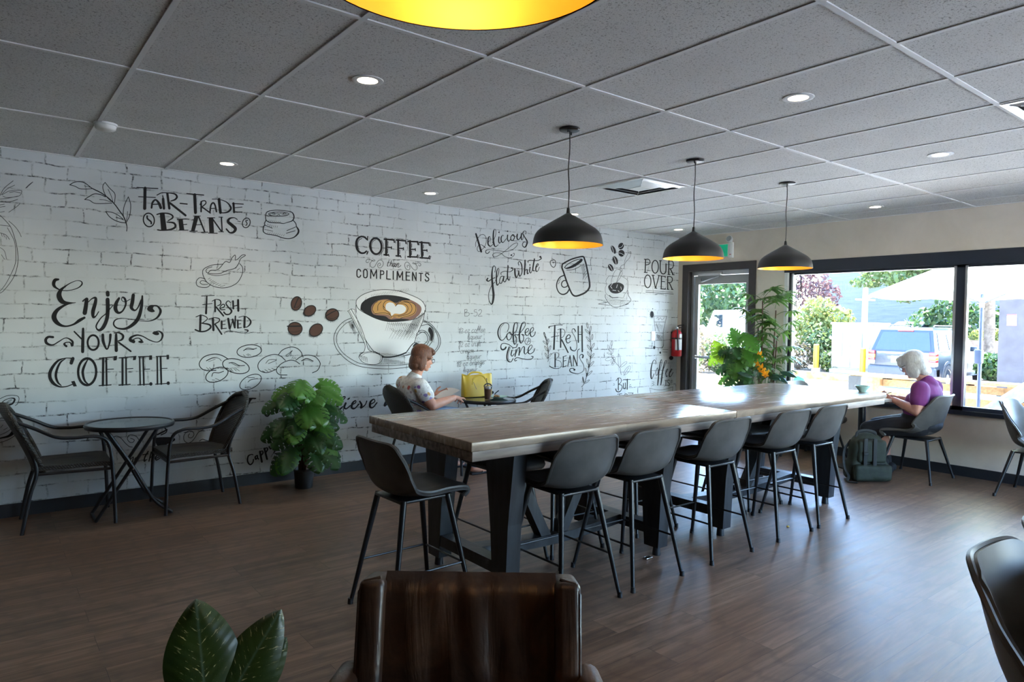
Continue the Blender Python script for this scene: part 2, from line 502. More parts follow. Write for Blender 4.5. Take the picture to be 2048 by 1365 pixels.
MB().box((0.1, a0+0.05, 0.24), (0.106, a1-0.05, zt-0.115)).build('door_glass', M['glass'], d, smooth=False)
h = MB(); h.tube([(0.05, a1-0.02, 1.02), (0.05, a0+0.02, 1.02)], 0.016, 10); h.box((0.045, a1-0.05, 1.0), (0.088, a1-0.01, 1.04)); h.box((0.045, a0+0.01, 1.0), (0.088, a0+0.05, 1.04))
h.build('push_bar', M['alu'], d)
cl = MB(); cl.rbox((0.0, a1-0.46, DZ-0.165), (0.06, a1-0.1, DZ-0.115), 0.008); cl.tube([(0.03, a1-0.42, DZ-0.17), (0.01, a1-0.16, DZ-0.24)], 0.009, 8); cl.tube([(0.01, a1-0.16, DZ-0.24), (0.08, a1-0.1, DZ-0.2)], 0.009, 8)
cl.build('door_closer', M['alu'], d)
# ------------------------------------------------------------------ mural printed on the brick wall (y = 0)
M['ink'] = mat('mural_ink', (0.016,0.016,0.018), 0.7, spec=0.2)
M['ink_soft'] = mat('mural_ink_thin', (0.055,0.055,0.06), 0.7, spec=0.2)
M['bean'] = mat('mural_bean_brown', (0.085,0.042,0.030), 0.7, spec=0.2)
M['crema'] = mat('mural_crema_tan', (0.46,0.25,0.08), 0.7, spec=0.2)
M['mocha'] = mat('mural_mocha', (0.22,0.12,0.095), 0.7, spec=0.2)
M['paper'] = mat('mural_white', (0.66,0.67,0.67), 0.7, spec=0.2)
CAM = np.array([-7.7343, -6.1259, 1.492])
RM = np.array([tuple(r2), tuple(u2), tuple(fw)])
def on_wall(u, v, lift=0.0012):
    d = RM.T @ np.array([(u-1024)/1366.95, (682.5-v)/1366.95, 1.0])
    t = (-lift-CAM[1])/d[1]
    p = CAM + d*t
    return (float(p[0]), float(p[1]), float(p[2]))
FONT = {  # single-stroke script, x-height box 0..1, y down
 'c': (.8, ['.75 .15 .4 0 .1 .4 .15 .9 .5 1 .8 .8']), 'o': (.8, ['.4 0 .1 .4 .2 .95 .5 1 .7 .5 .5 .05 .4 0']),
 'f': (.6, ['.1 .4 .5 -.4 .5 -.9 .35 -.9 .25 0 .2 1.1', '0 .1 .6 .05']), 'e': (.75, ['.1 .6 .6 .4 .55 .05 .3 .05 .1 .5 .2 .95 .5 1 .75 .7']),
 'l': (.45, ['.05 .6 .4 -.4 .3 -.9 .15 -.6 .1 .7 .25 1 .45 .8']), 'i': (.45, ['.15 0 .12 .8 .25 1 .45 .75', '.2 -.4 .24 -.3']),
 'q': (.8, ['.6 .1 .3 0 .1 .5 .3 .95 .6 .6 .6 .1 .6 1 .6 2', '.6 1.3 .8 1']), 'u': (.8, ['.1 0 .1 .7 .3 1 .55 .6 .6 0 .6 .8 .8 .95']),
 'r': (.65, ['.1 .1 .2 .3 .15 1', '.2 .3 .4 .05 .65 .1']), 's': (.6, ['.5 .1 .25 .05 .2 .4 .5 .7 .35 1 .05 .9']),
 'h': (.75, ['.2 -.9 .12 1', '.15 .5 .4 .1 .55 .3 .5 1 .75 .9']), 'a': (.85, ['.6 .15 .3 0 .1 .5 .25 1 .6 .5 .65 .05 .6 .9 .85 .9']),
 'm': (1.15, ['.1 .05 .1 1', '.1 .5 .35 0 .5 .2 .5 1', '.5 .5 .8 0 .95 .2 .9 .9 1.15 .9']), 'n': (.8, ['.1 .05 .1 1', '.1 .5 .4 0 .55 .2 .5 .9 .8 .9']),
 'g': (.8, ['.6 .1 .3 0 .1 .4 .3 .9 .6 .5 .6 .1 .65 1.5 .3 2 .1 1.7 .8 .9']), '1': (.4, ['.05 0 .3 -.5 .25 1']), '/': (.35, ['.25 -.8 .15 1.2']),
 '2': (.7, ['.05 -.2 .35 -.5 .6 -.1 .1 .95 .7 .9']), 'z': (.75, ['.05 .05 .65 0 .1 .95 .75 .9']), ' ': (.55, []), 't': (.5, ['.25 -.7 .2 .8 .4 1', '0 -.1 .5 -.15']),
}
def mural_part(name, label, ox, oy, s, text):
    mb = MB(); mats = [M['ink'], M['ink_soft'], M['bean'], M['crema'], M['mocha'], M['paper']]
    lay = {'n': 0.0}
    def W(x, y): 
        return on_wall(ox+x*s, oy+y*s, 0.0012 + lay['n'])
    def fill(poly):
        lay['n'] += 0.00003
        mb.add([W(*p) for p in poly], [tuple(range(len(poly)))])
    def ribbon(pts, closed=False):
        lay['n'] += 0.000012
        n = len(pts); L = []; R_ = []
        for i in range(n):
            a = pts[i-1] if (i > 0 or closed) else pts[i]; b = pts[(i+1) % n] if (i < n-1 or closed) else pts[i]
            dx, dy = b[0]-a[0], b[1]-a[1]; l = math.hypot(dx, dy) or 1
            nx, ny = -dy/l, dx/l; w = pts[i][2]/2
            L.append((pts[i][0]+nx*w, pts[i][1]+ny*w)); R_.append((pts[i][0]-nx*w, pts[i][1]-ny*w))
        if not closed:                      # rounded ends
            for e, sgn in ((0, -1), (n-1, 1)):
                a, b = (pts[0], pts[1]) if e == 0 else (pts[n-2], pts[n-1])
                dx, dy = b[0]-a[0], b[1]-a[1]; l = math.hypot(dx, dy) or 1
                ux, uy = dx/l*sgn, dy/l*sgn; p = pts[e]; w = p[2]/2
                cap = [(p[0]+(ux*math.sin(t)-uy*math.cos(t))*w, p[1]+(uy*math.sin(t)+ux*math.cos(t))*w) for t in [PI*k/6 for k in range(7)]]
                mb.add([W(*c) for c in cap], [tuple(range(7))])
        vs = [W(*p) for p in L]+[W(*p) for p in R_]
        m = n if closed else n-1
        mb.add(vs, [(i, (i+1) % n, n+(i+1) % n, n+i) for i in range(m)])
    def ellipse(cx, cy, rx, ry, rot, n=28):
        c, q = math.cos(math.radians(rot)), math.sin(math.radians(rot))
        return [(cx+rx*math.cos(t)*c-ry*math.sin(t)*q, cy+rx*math.cos(t)*q+ry*math.sin(t)*c) for t in [2*PI*k/n for k in range(n)]]
    for st in text.replace('\n', ';').split(';'):
        tk = st.split()
        if not tk: continue
        k = tk[0]
        if k[0] == '@': mb.cm = int(k[1:]); continue
        if k == 'T':                        # T width x y size slope words...
            w, x, y, sz, sl = map(float, tk[1:6]); cx = x
            for chx in ' '.join(tk[6:]):
                adv, strokes = FONT[chx]
                for q in strokes:
                    v = list(map(float, q.split()))
                    pts = [(cx+v[i]*sz - (v[i+1]-1)*sz*0.12, y+(v[i+1]-1)*sz+sl*(cx-x+v[i]*sz), w) for i in range(0, len(v), 2)]
                    ribbon(catmull(pts, 4) if len(pts) > 2 else pts)
                cx += adv*sz
            continue
        f = [float(q) for q in tk[1:] if q[0] != 'w'] if k in 'EePQFH' else None
        if k == 'E':
            f += [0]*(6-len(f)); ribbon([(x, y, f[0]) for x, y in ellipse(*f[1:6])], True)
        elif k == 'e':
            f += [0]*(5-len(f)); fill(ellipse(*f[:5]))
        elif k == 'P': fill([(f[i], f[i+1]) for i in range(0, len(f), 2)])
        elif k == 'Q': fill(catmull([(f[i], f[i+1]) for i in range(0, len(f), 2)], 5, True))
        elif k == 'F':                      # radial fringe: cx cy rx ry rot a0 a1 n len w
            cx, cy, rx, ry, rot, a0, a1, n, ln, w = f
            c, q = math.cos(math.radians(rot)), math.sin(math.radians(rot))
            for i in range(int(n)):
                t = math.radians(a0+(a1-a0)*i/n); x, y = rx*math.cos(t), ry*math.sin(t)
                x, y = cx+x*c-y*q, cy+x*q+y*c; d = math.hypot(x-cx, y-cy) or 1
                l2 = ln*(0.6+0.8*rnd.random())
                ribbon([(x, y, w), (x+(x-cx)/d*l2, y+(y-cy)/d*l2, w*0.4)])
        elif k == 'H':                      # hatch: w x0 y0 x1 y1 dx dy n
            w, x0, y0, x1, y1, dx, dy, n = f
            for i in range(int(n)):
                j = rnd.uniform(-0.12, 0.12)
                ribbon([(x0+dx*i+j*(x1-x0), y0+dy*i+j*(y1-y0), w), (x1+dx*i, y1+dy*i, w*0.5)])
        else:
            straight = k.endswith('!'); w = float(k.rstrip('!')); pts = []; xs = []
            for q in tk[1:]:
                if q[0] == 'w': w = float(q[1:])
                else:
                    xs.append(float(q))
                    if len(xs) == 2: pts.append((xs[0], xs[1], w)); xs = []
            if not straight and len(pts) > 2: pts = catmull(pts, 6)
            ribbon(pts)
    o = mb.build(name, mats, mural, smooth=False)
    o['label'] = label
    return o
mural = thing('mural', 'black ink coffee mural of lettering and drawings printed across the white brick wall', 'mural')
MURAL = [
('lettering', 'lettering reading fair-trade beans', 260, 360, .12695, '''16! 110 120 440 137;46 238 130 w48 235 280 w50 232 450;14! 135 265 400 278
30 340 440 350 370 375 330 w26 405 315 w34 440 345 w44 470 400 485 440;16! 355 388 455 383;40! 522 300 535 450;18! 515 250 522 285
38! 588 215 620 450;16 425 240 500 205 590 205 w24 700 220 w30 740 265 w26 710 310 w16 640 335;34! 630 365 875 560;20! 790 370 900 382
18! 895 217 1160 240;48! 1020 235 1032 515;26! 1122 345 1120 500;18 1105 390 1130 340 1180 330 1195 370 1130 430;22! 1125 420 1265 522
26 1260 500 1275 400 1310 362 1340 400 1362 500;14! 1270 452 1345 448;44! 1402 310 1425 515;12 1295 303 1400 308 w16 1520 350 w30 1590 440 w28 1550 500 w18 1480 520 1415 515
34! 1630 370 1640 510;16! 1615 372 1785 383;12! 1650 440 1765 428;16! 1640 508 1765 508
E 20 297 632 86 108 -12;26 270 570 275 610 330 660 335 690
P 470 530 545 525 580 790 490 790;20 425 545 500 525 600 530 w24 665 560 w24 670 600 w16 600 645;16 580 665 w30 690 680 w34 715 740 w28 640 782 w20 500 795 435 788
P 760 620 830 620 855 790 780 795;14! 745 622 890 618;14! 840 705 895 700;14! 770 793 915 793
P 1015 570 1085 570 1020 805 960 805;24! 1080 575 1175 815;14! 940 808 1060 808;14! 1130 825 1225 825;12! 1000 570 1110 570;12! 1030 710 1120 705
P 1240 600 1310 600 1325 832 1250 835;22! 1290 600 1440 812;22! 1440 590 1452 815;14! 1220 598 1335 598;14! 1235 838 1375 842;12! 1400 588 1460 590;12! 1400 818 1475 820
14 1690 625 1640 597 w30 1570 610 w44 1545 660 w50 1600 710 w50 1660 770 w36 1630 825 w24 1575 833 1540 800 1518 775
E 15 1832 678 60 78 18;14 1855 635 1825 650 1845 690 1825 720;10! 1695 650 1740 660'''),
('leaf_drawing', 'leafy sprig drawing', 130, 340, .11723, '''14 80 255 150 215 240 200 340 225 440 300 480 325;12 80 255 170 280 250 320 350 328 470 320;8 330 270 430 298
18 480 325 620 395 750 490 850 590 930 700 1000 800 1040 900 w14 1058 980 1052 1045
12 685 215 650 260 650 330 690 430 760 510 830 560;12 685 215 760 310 840 390 855 450 845 560;9 735 330 790 450 820 550
14 335 505 420 450 500 410 600 420 690 460;12 335 505 420 520 490 565 600 575 800 568;9 590 507 680 515 790 550
12 1080 460 1020 590 995 700 1000 800 1035 890;12 1080 460 1115 560 1120 660 1100 790 1050 890;9 1068 710 1060 800 1045 870
12 695 712 800 725 900 770 990 840;14 695 712 760 800 850 860 950 895 1035 905;12 870 810 940 830 1000 855'''),
('lettering', 'lettering reading enjoy your', 80, 545, .12695, '''30 290 112 w52 235 125 w54 215 190 w30 255 245 w14 350 285 w12 480 282 w16 600 245 w24 660 190 w16 650 145 w10 580 132 w14 480 170 w24 400 220 w50 330 280 w80 300 360 w80 330 440 w56 390 478 w24 480 482 w8 560 480
10 560 478 w26 450 495 w40 350 540 w60 260 610 w80 220 700 w70 255 780 w44 330 835 w26 420 850 w30 530 820 w50 620 760 w36 700 715
24 675 455 w22 715 420 w30 745 415;56 735 425 w66 722 540 w70 705 640;14 760 470 w18 820 415 w40 875 405 w54 872 480 w60 835 620 w40 840 705 w20 880 690 w14 925 620
60! 1065 320 1068 355;62 1065 430 w62 1068 580 w58 1055 730 w58 1000 860 w40 940 912 w24 895 890 w24 890 830 w18 960 720 w16 1040 650 w14 1150 520
36 1245 410 w56 1200 490 w62 1190 580 w40 1235 638 w26 1300 610 w30 1350 510 w36 1340 425 w20 1300 392 w12 1288 440 1340 465 1420 425
52 1470 360 w60 1455 470 w54 1440 555 w28 1490 600 w20 1540 560 w28 1595 440;28 1612 375 w46 1603 520 w58 1558 700 w56 1480 810 w38 1350 888 w24 1220 880 w24 1160 820 w20 1190 750 w10 1300 725 1450 745 1600 768 w16 1740 765 w30 1850 710 w40 1900 610 w26 1850 535 w20 1780 525
Q 1690 570 1730 520 1800 520 1780 570 1810 615 1760 630 1710 610
36 205 1022 w36 130 1020 w46 90 1065 w42 110 1122 w22 200 1145 w18 300 1090 w14 380 1042 w18 440 1040 w34 510 1090 w40 510 1150;26 500 1160 w20 475 1108 w16 420 1105 w30 380 1130 w36 415 1165
24! 540 935 655 1050;36 680 890 w48 676 1050 w50 672 1250;E 32 838 1108 88 116 0;42 990 985 w44 1000 1100 w24 1055 1212 w30 1100 1100 w42 1110 985
36 1200 980 w48 1200 1100 w52 1202 1232;14 1165 955 w24 1250 955 w34 1310 1000 w30 1290 1060 w16 1225 1085;28! 1240 1105 1430 1245
54 1475 1092 w48 1420 1065 w34 1445 1020 w24 1530 990 w18 1620 1010 1730 1070 w14 1840 1100 w24 1910 1060 w34 1930 980 w20 1880 930 w14 1820 935;Q 1770 960 1810 930 1870 950 1870 985 1820 990
16 1450 1080 1500 1045 1560 1040 w26 1605 1075;Q 1545 1095 1590 1075 1635 1100 1590 1118'''),
('lettering', 'lettering reading coffee in inline capitals', 80, 650, .13672, '''16 470 490 w14 370 490 w30 260 530 w44 172 640 w50 142 750 w46 190 850 w24 280 905 w16 380 905 480 870;10 370 500 w26 300 550 w36 250 650 w38 232 750 w30 260 840 w14 310 890;48! 482 495 458 560;P 455 830 505 820 540 900 490 905
E 36 690 688 132 196 1;10 710 490 w34 650 600 w38 625 700 w30 655 820 w14 720 880
16! 870 490 1100 470;P 1080 460 1130 455 1120 520 1075 525;34! 925 490 920 885;28! 970 490 975 885;12! 985 652 1075 648;16! 865 892 1040 880
16! 1160 485 1390 465;P 1365 458 1412 455 1400 515 1358 520;30! 1208 490 1208 880;26! 1258 485 1262 875;12! 1270 645 1360 640;16! 1155 885 1320 872
16! 1440 468 1620 462;P 1600 448 1640 448 1640 512 1595 515;22! 1458 470 1468 880;26! 1510 470 1520 880;12! 1520 652 1605 648;14! 1430 882 1640 865;e 1622 866 24 26
16! 1700 465 1880 458;P 1850 440 1888 440 1888 505 1852 508;22! 1715 470 1720 870;26! 1765 465 1775 868;12! 1775 640 1860 638;14! 1690 870 1880 858;e 1876 855 24 26'''),
('cup_drawing', 'splashing coffee cup drawing', 370, 490, .14652, '''9 510 265 380 275 270 320 240 370 260 450 310 520 400 570 510 588 620 570 720 510 780 400 785 310 745 255;8 285 350 310 320 370 300;9 285 350 300 380 380 395 480 390 560 355 680 320 730 260
9 320 380 350 350 430 345 480 310 550 230 610 240 640 180 680 140 690 165 685 205 720 195 780 140 825 145 760 190 730 260 690 320;7 310 400 420 420 520 410 620 385
9 275 465 200 450 155 500 165 555 220 580 300 580 350 545;8 330 535 280 500 230 490 205 515 240 540 310 540
5! 315 470 345 452;5! 335 490 360 475;5! 350 505 390 490;5! 350 525 410 500;5! 380 535 430 515;5! 415 550 455 530;5! 450 560 490 545;5! 480 570 545 555;5! 710 350 745 320'''),
('lettering', 'lettering reading fresh brewed', 370, 490, .14652, '''10! 225 700 400 692;20 298 700 w26 293 810 w30 287 935;10! 240 818 370 802;24! 408 755 412 910;10 370 770 420 745 w16 480 760 w16 485 810 w10 440 835;22! 425 850 525 970
14 475 870 530 850 540 820 510 815 480 850 490 885 545 885;12 620 790 590 765 w16 560 800 w20 590 850 w26 635 900 w20 610 945 560 950 530 920;26! 655 770 660 870;30! 725 755 728 900;14! 660 840 720 825
30! 212 965 205 1180;12 150 985 220 960 290 985 300 1020 235 1070;16 230 1070 w24 330 1090 w24 350 1130 w20 290 1175 210 1185 140 1160
32! 380 1010 388 1165;12 325 1015 400 995 w16 465 1010 w16 465 1045 410 1080;22! 410 1085 500 1220;26! 500 1045 500 1145;10! 495 1045 550 1040;10! 510 1090 550 1085;12! 495 1145 565 1140
30! 590 1010 610 1140;12! 620 1140 650 1030;26! 650 1020 680 1130;20! 688 975 682 1130;24! 720 1040 722 1135;10! 715 1035 765 1028;10! 725 1082 762 1078;12! 720 1138 770 1130
30! 815 985 810 1125;10 735 990 820 975 w22 890 1030 w22 890 1080 w14 850 1120 810 1125;8 540 1215 550 1190 620 1175 740 1200 830 1200 w20 860 1170 w14 815 1160;6! 820 1215 910 1198'''),
('bean_drawing', 'nine outlined coffee beans drawing', 390, 670, .12695, '''14 525 385 420 325 300 305 150 345 70 440 90 520 180 565 330 560;14 180 410 280 365 w8 370 370 415 410;6! 210 425 320 385;7! 180 515 215 545;7! 225 515 260 545
E 14 645 495 215 110 14;12 535 445 600 440 700 485 780 485;8! 575 450 660 490;8! 660 490 700 495;7! 505 520 600 600;7! 560 530 600 580;7! 610 530 650 570;7! 640 530 700 570
E 14 345 630 185 105 -22;12 265 655 290 600 380 600 450 575;7! 270 710 310 715;7! 320 690 380 710;E 13 855 257 195 98 -6;12 765 250 830 212 920 225 970 212;7! 780 235 930 232;7! 760 315 790 340;7! 810 310 850 330;7! 830 300 880 325
E 12 875 745 185 100 -28;10 835 745 880 710 985 690;8! 830 675 940 672;8! 785 828 840 842;8! 820 820 880 830
12 1425 405 1340 330 1230 312 1090 360 1000 450 1000 540 1060 585 1150 595 1280 545;8 1115 450 1170 395 1280 400 1155 455;8! 1060 570 1100 590;8! 1100 550 1150 580;8! 1155 540 1200 565;8! 1210 530 1260 550
12 1310 320 1380 240 1500 195 1600 210 1670 270 1695 340;8 1430 325 1490 285 1535 248 1475 325;6! 1525 380 1545 345;6! 1550 385 1570 355;6! 1575 385 1590 360
12 1590 400 1670 345 1780 322 1890 345 1960 420 1970 480 1930 560 1850 600;14 1680 410 1760 375 1860 415;6 1700 405 1780 400 1850 430
12 1650 460 1570 410 1480 405 1370 450 1290 530 1290 590 1340 630 1450 635;10! 1340 518 1400 520'''),
('cup_drawing', 'cropped cup drawings behind the left wicker chair', 0, 760, .11719, '''10 0 325 100 280 200 265 300 280 325 330 300 410 260 440;12 0 420 80 350 180 315 w30 250 330 w30 220 400 150 430 0 455;6 100 400 160 350 200 345 120 395;8 0 520 50 485 120 495 170 485;8! 130 575 230 582
9 60 625 200 615 320 660 390 740 380 830 300 920 150 1020 0 1075;10 0 655 130 660 w30 260 710 w60 300 790 w70 240 880 w40 150 960 w20 0 1000;8 0 700 130 695 200 740 205 820 100 900 0 945;7! 10 820 50 770;7! 60 860 130 820'''),
('fruit_drawing', 'fine line plume drawing at the wall edge', 0, 290, .14656, '''@1;8 0 690 60 590 180 490;7 20 680 100 600 200 550;7 30 680 130 630 280 620 290 660 250 700 100 720 40 700;7 130 650 200 640 280 655;7 350 590 400 540 450 505 400 550 360 590;7 0 740 100 730 240 700
8 0 780 120 780 240 745;7! 0 820 60 810;7! 0 850 70 840;7 120 920 220 850 270 805;7! 0 920 60 910;8 0 960 80 1040 150 1130 200 1270 235 1420 245 1600 190 1800 60 1980 -10 2030
7 120 1040 200 1110 260 1190 290 1255;7 100 1130 150 1220 200 1330 215 1500 200 1650 90 1880 0 2000;7! 0 1095 140 1110;7 0 1200 80 1230 130 1290;6! 20 1210 30 1250;6! 50 1220 60 1260;6! 80 1250 90 1290;6 0 1400 60 1450 90 1560;6! 20 1500 60 1560'''),
('sack_drawing', 'folded bean sack drawing', 510, 405, .0586, '''30 500 290 400 340 365 440 365 560 400 630 500 680 700 700 850 705 w24 970 725 1100 685 w34 1250 640 w42 1320 560 1325 450 w34 1270 350 w26 1150 305 900 275 700 268 500 290
E 22 810 400 350 72 0;16 500 410 560 380 620 365 680 400 770 370 820 400 880 370 930 400 1020 370 1080 400;24 480 425 620 460 800 468 1000 458 1120 425;E 16 800 450 50 26 0;E 16 640 385 50 26 0;E 16 1000 390 50 26 0
30 370 620 325 720 335 780 w36 290 830 280 960 w30 300 1020 400 1080 560 1105 740 1140 900 1200 1050 1235 w30 1200 1235 w40 1350 1180 w60 1465 1060 w60 1485 950 w40 1430 850 w30 1415 830 1390 720 1310 620
22! 340 780 590 880;16! 330 925 610 985;22! 1400 835 1090 965;22! 1370 970 1070 1055;H 13 460 650 500 600 62 8 7;H 13 430 1050 460 1000 68 12 9;14! 420 740 460 770;14! 520 760 500 820;14! 580 780 560 850;10! 640 790 620 850;10! 700 800 680 860;10! 770 800 750 870'''),
('lettering', 'lettering reading coffee than compliments', 700, 465, .08789, '''38 385 160 w38 330 112 w38 250 98 w48 172 150 w52 142 260 w50 167 390 w44 240 465 w40 320 470 w36 375 430;24! 402 95 400 180;14 270 140 210 170 180 240 185 340 210 390;28! 408 440 385 495
E 46 588 315 130 182 -6;13 715 180 760 300 742 430 660 525;12 590 165 520 210 490 300 500 400 530 440
50! 825 160 822 515;36! 780 155 1000 175;30! 1000 175 1010 228;14! 1035 185 1037 245;30! 830 335 925 345;24! 945 330 945 375;36! 775 510 860 518;14! 862 205 860 300;14! 860 375 856 470;20! 875 500 890 545
46! 1095 180 1098 540;36! 1060 175 1265 195;30! 1265 195 1275 255;14! 1300 205 1302 275;30! 1100 360 1195 368;24! 1215 350 1218 395;36! 1050 535 1135 540;14! 1135 235 1134 320;14! 1134 400 1130 490;20! 1145 525 1162 570
50! 1365 200 1368 560;36! 1325 205 1540 215;30! 1535 220 1550 280;16! 1565 225 1575 290;30! 1370 385 1470 388;24! 1485 370 1490 415;36! 1315 555 1530 562;30! 1520 560 1540 515;16! 1545 592 1575 520;14! 1405 260 1403 345;14! 1402 425 1400 510
50! 1630 225 1640 580;36! 1590 228 1800 245;30! 1795 245 1810 300;16! 1830 250 1840 315;30! 1640 408 1735 410;24! 1750 395 1755 435;36! 1590 577 1800 592;30! 1790 590 1810 540;16! 1815 617 1840 545;14! 1672 285 1670 360;14! 1670 440 1668 530
14 890 640 865 700 850 760 870 772;10! 855 690 915 692;15! 945 645 905 770;12 910 750 940 702 962 705 945 770 970 768;14 1030 715 1000 705 975 765 1000 778 1035 705 1018 778 1045 775;14! 1072 705 1045 790;13 1052 770 1098 705 1115 718 1085 785 1110 792 1160 755
10 420 680 380 690 365 650 400 615 470 625 530 660 570 640 545 625 500 650 460 710 465 770 510 800 560 780 600 710 650 640 700 630 750 670 755 740 710 800 660 810 630 770 640 720 680 700 695 740 660 765
10 1560 740 1580 770 1610 750 1600 710 1550 695 1480 720 1430 710 1440 690 1490 720 1530 780 1520 840 1480 860 1430 830 1380 760 1330 690 1280 680 1245 730 1260 810 1310 855 1350 850 1365 800 1340 750 1300 760 1310 800
26 240 885 225 852 190 842 162 870 157 930 160 990 185 1020 225 1015 242 980;26 310 880 330 848 365 850 390 890 390 1000 370 1030 330 1030 312 1000 310 880;26! 475 850 470 1045;26! 480 850 540 1000;24! 540 1000 605 855;26! 605 855 605 1050
26! 695 870 692 1055;24 695 880 750 880 770 915 755 955 700 965;26! 840 875 835 1060;24! 835 1060 920 1068;26! 985 885 985 1070;26! 1075 890 1070 1080;26! 1078 890 1135 1030;24! 1135 1030 1195 895;26! 1195 895 1197 1085
26! 1280 900 1280 1090;22! 1280 905 1360 910;22! 1280 990 1350 995;22! 1280 1085 1360 1090;26! 1425 910 1420 1095;26! 1425 910 1505 1095;24! 1505 915 1505 1100;22! 1570 930 1655 935;26! 1612 935 1610 1105;26 1795 965 1770 935 1735 937 1718 970 1740 1010 1780 1040 1793 1080 1765 1108 1725 1105 1712 1075'''),
('bean_drawing', 'five brown coffee beans drawing', 570, 580, .08059, '''@2;e 282 340 130 172 15;e 615 520 162 118 -32;e 1170 620 168 148 -20;e 250 965 178 160 5;e 770 1000 182 138 -40
@0;E 24 282 340 128 172 15;E 24 615 520 160 116 -32;E 26 1170 620 166 146 -20;E 24 250 965 176 158 5;E 24 770 1000 180 136 -40
24 340 190 290 290 230 440;24 1280 510 1150 570 1030 645;34 62 905 230 905 400 900;10 230 440 330 420 390 340;10 1070 690 1180 720 1300 660;8 120 1045 260 1050 390 1010
F 282 340 128 172 15 60 140 10 30 11;F 615 520 160 116 -32 70 210 16 34 22;F 1170 620 166 146 -20 60 190 18 36 13;F 250 965 176 158 5 50 150 16 40 13;F 770 1000 180 136 -40 70 200 20 44 15'''),
('cup_drawing', 'large latte cup drawing with heart foam and spoon', 660, 570, .1282, '''@5;Q 405 300 420 230 520 150 700 90 870 76 1060 95 1260 160 1420 240 1485 340 1450 560 1400 680 1330 890 1190 1055 950 1130 760 1070 620 960 540 830 440 540
@0;9 405 300 420 230 520 150 700 90 870 76 1060 95 1260 160 1420 240 1485 340 1475 430 1380 510 1230 555 1000 575 850 565 700 520 540 440 440 370 405 300
@4;Q 475 370 500 280 620 200 780 165 950 162 1150 195 1320 265 1410 330 1425 400 1380 480 1280 540 1100 570 930 572 760 540 600 470 490 400
@0;Q 475 370 500 280 620 200 780 165 950 162 1150 195 1250 235 1100 250 1030 280 900 225 740 250 650 330 650 420 700 470 860 490 940 540 1100 530 1240 545 1100 570 930 572 760 540 600 470 490 400
@3;Q 655 380 685 300 760 250 900 236 1000 275 1045 292 1120 250 1230 252 1325 310 1352 380 1320 455 1230 500 1080 522 1000 505 950 535 930 480 850 462 700 452 662 420
@5;Q 865 350 880 300 930 275 990 290 1020 330 1050 310 1130 315 1185 360 1170 420 1100 455 1010 450 960 485 940 430 880 390
@0;8 860 370 832 320 860 262 930 242 1010 280 1040 310;8 1020 335 1080 292 1180 310 1218 370 1180 440 1080 478 960 490;8 745 400 750 320 800 262;8 690 440 660 380 690 300 740 260;8 1100 270 1230 280 1280 370 1230 450 1060 500;8 1150 255 1300 290 1340 370 1290 460 1100 520
8 700 450 850 440 940 470 955 520;8 830 320 840 380 900 420 950 480;8! 1040 300 1110 250
9 405 320 410 440 440 540 490 680 540 830 620 960 690 1050;9 1480 400 1450 560 1400 680 1350 790 1320 890 1260 960 1190 1055 1100 1100 950 1130 820 1135;22 820 1128 950 1128 1080 1100 1185 1060;16 700 1045 760 1085 830 1118
9 1430 640 1520 620 1590 670 1620 760 1600 870 1530 970;9 1350 770 1400 715 1480 720 1540 790 1550 860 1500 960;9 1355 790 1440 740 1500 770 1525 850 1490 910 1420 930 1330 900;9 1330 900 1280 930 1190 1050
Q 1555 660 1600 710 1612 790 1590 870 1565 870 1560 780 1530 710;Q 1340 905 1400 935 1370 960 1290 965
9 330 520 220 570 120 670 65 790 70 920 130 1040 260 1170 420 1260 640 1300 900 1312 1100 1300 1260 1275 1420 1220 1560 1140;9 1460 550 1580 620 1690 760 1725 880 1700 980 1640 1060
8 340 560 240 610 140 720 100 830 120 940 200 1060 330 1160 480 1230 700 1258 1000 1258 1250 1235 1400 1190;8 1470 570 1560 630 1650 730 1695 860 1680 960 1620 1045
@5;Q 275 410 330 378 390 390 500 700 560 880 600 1010 690 1055 790 1100 815 1150 790 1210 700 1245 580 1240 490 1195 448 1130 480 1075 535 1040 545 960 520 860 390 600
@0;8 275 410 300 440 390 620 520 870 548 960 530 1040 470 1080 450 1130;8 330 380 440 570 500 700 560 880 600 1010 690 1055;8 450 1130 500 1070 620 1045 740 1060 810 1120 800 1190 730 1240 600 1240 500 1200 450 1130;6 470 1130 540 1075 650 1060 760 1085 795 1140 770 1200
6 300 400 420 630 540 860;6 385 395 430 560 500 760;7 275 410 330 378 390 385;H 6 480 1100 490 1180 16 6 7
H 5 1465 450 1330 720 -14 6 12;H 4 1380 560 1440 640 -26 12 10;H 4 900 590 860 720 30 2 17;H 4 890 600 1010 640 44 0 9;H 4 950 690 1090 810 40 5 9;H 4 1000 700 920 840 44 3 8;H 5 290 580 330 690 13 -3 6;H 5 330 650 390 790 7 -12 4
H 4 850 1155 850 1215 15 2 22;H 6 770 1062 800 1110 22 2 18;H 4 640 150 660 190 25 -4 24;H 5 560 210 520 330 -9 16 4;H 5 1120 1120 1200 1090 14 -3 9'''),
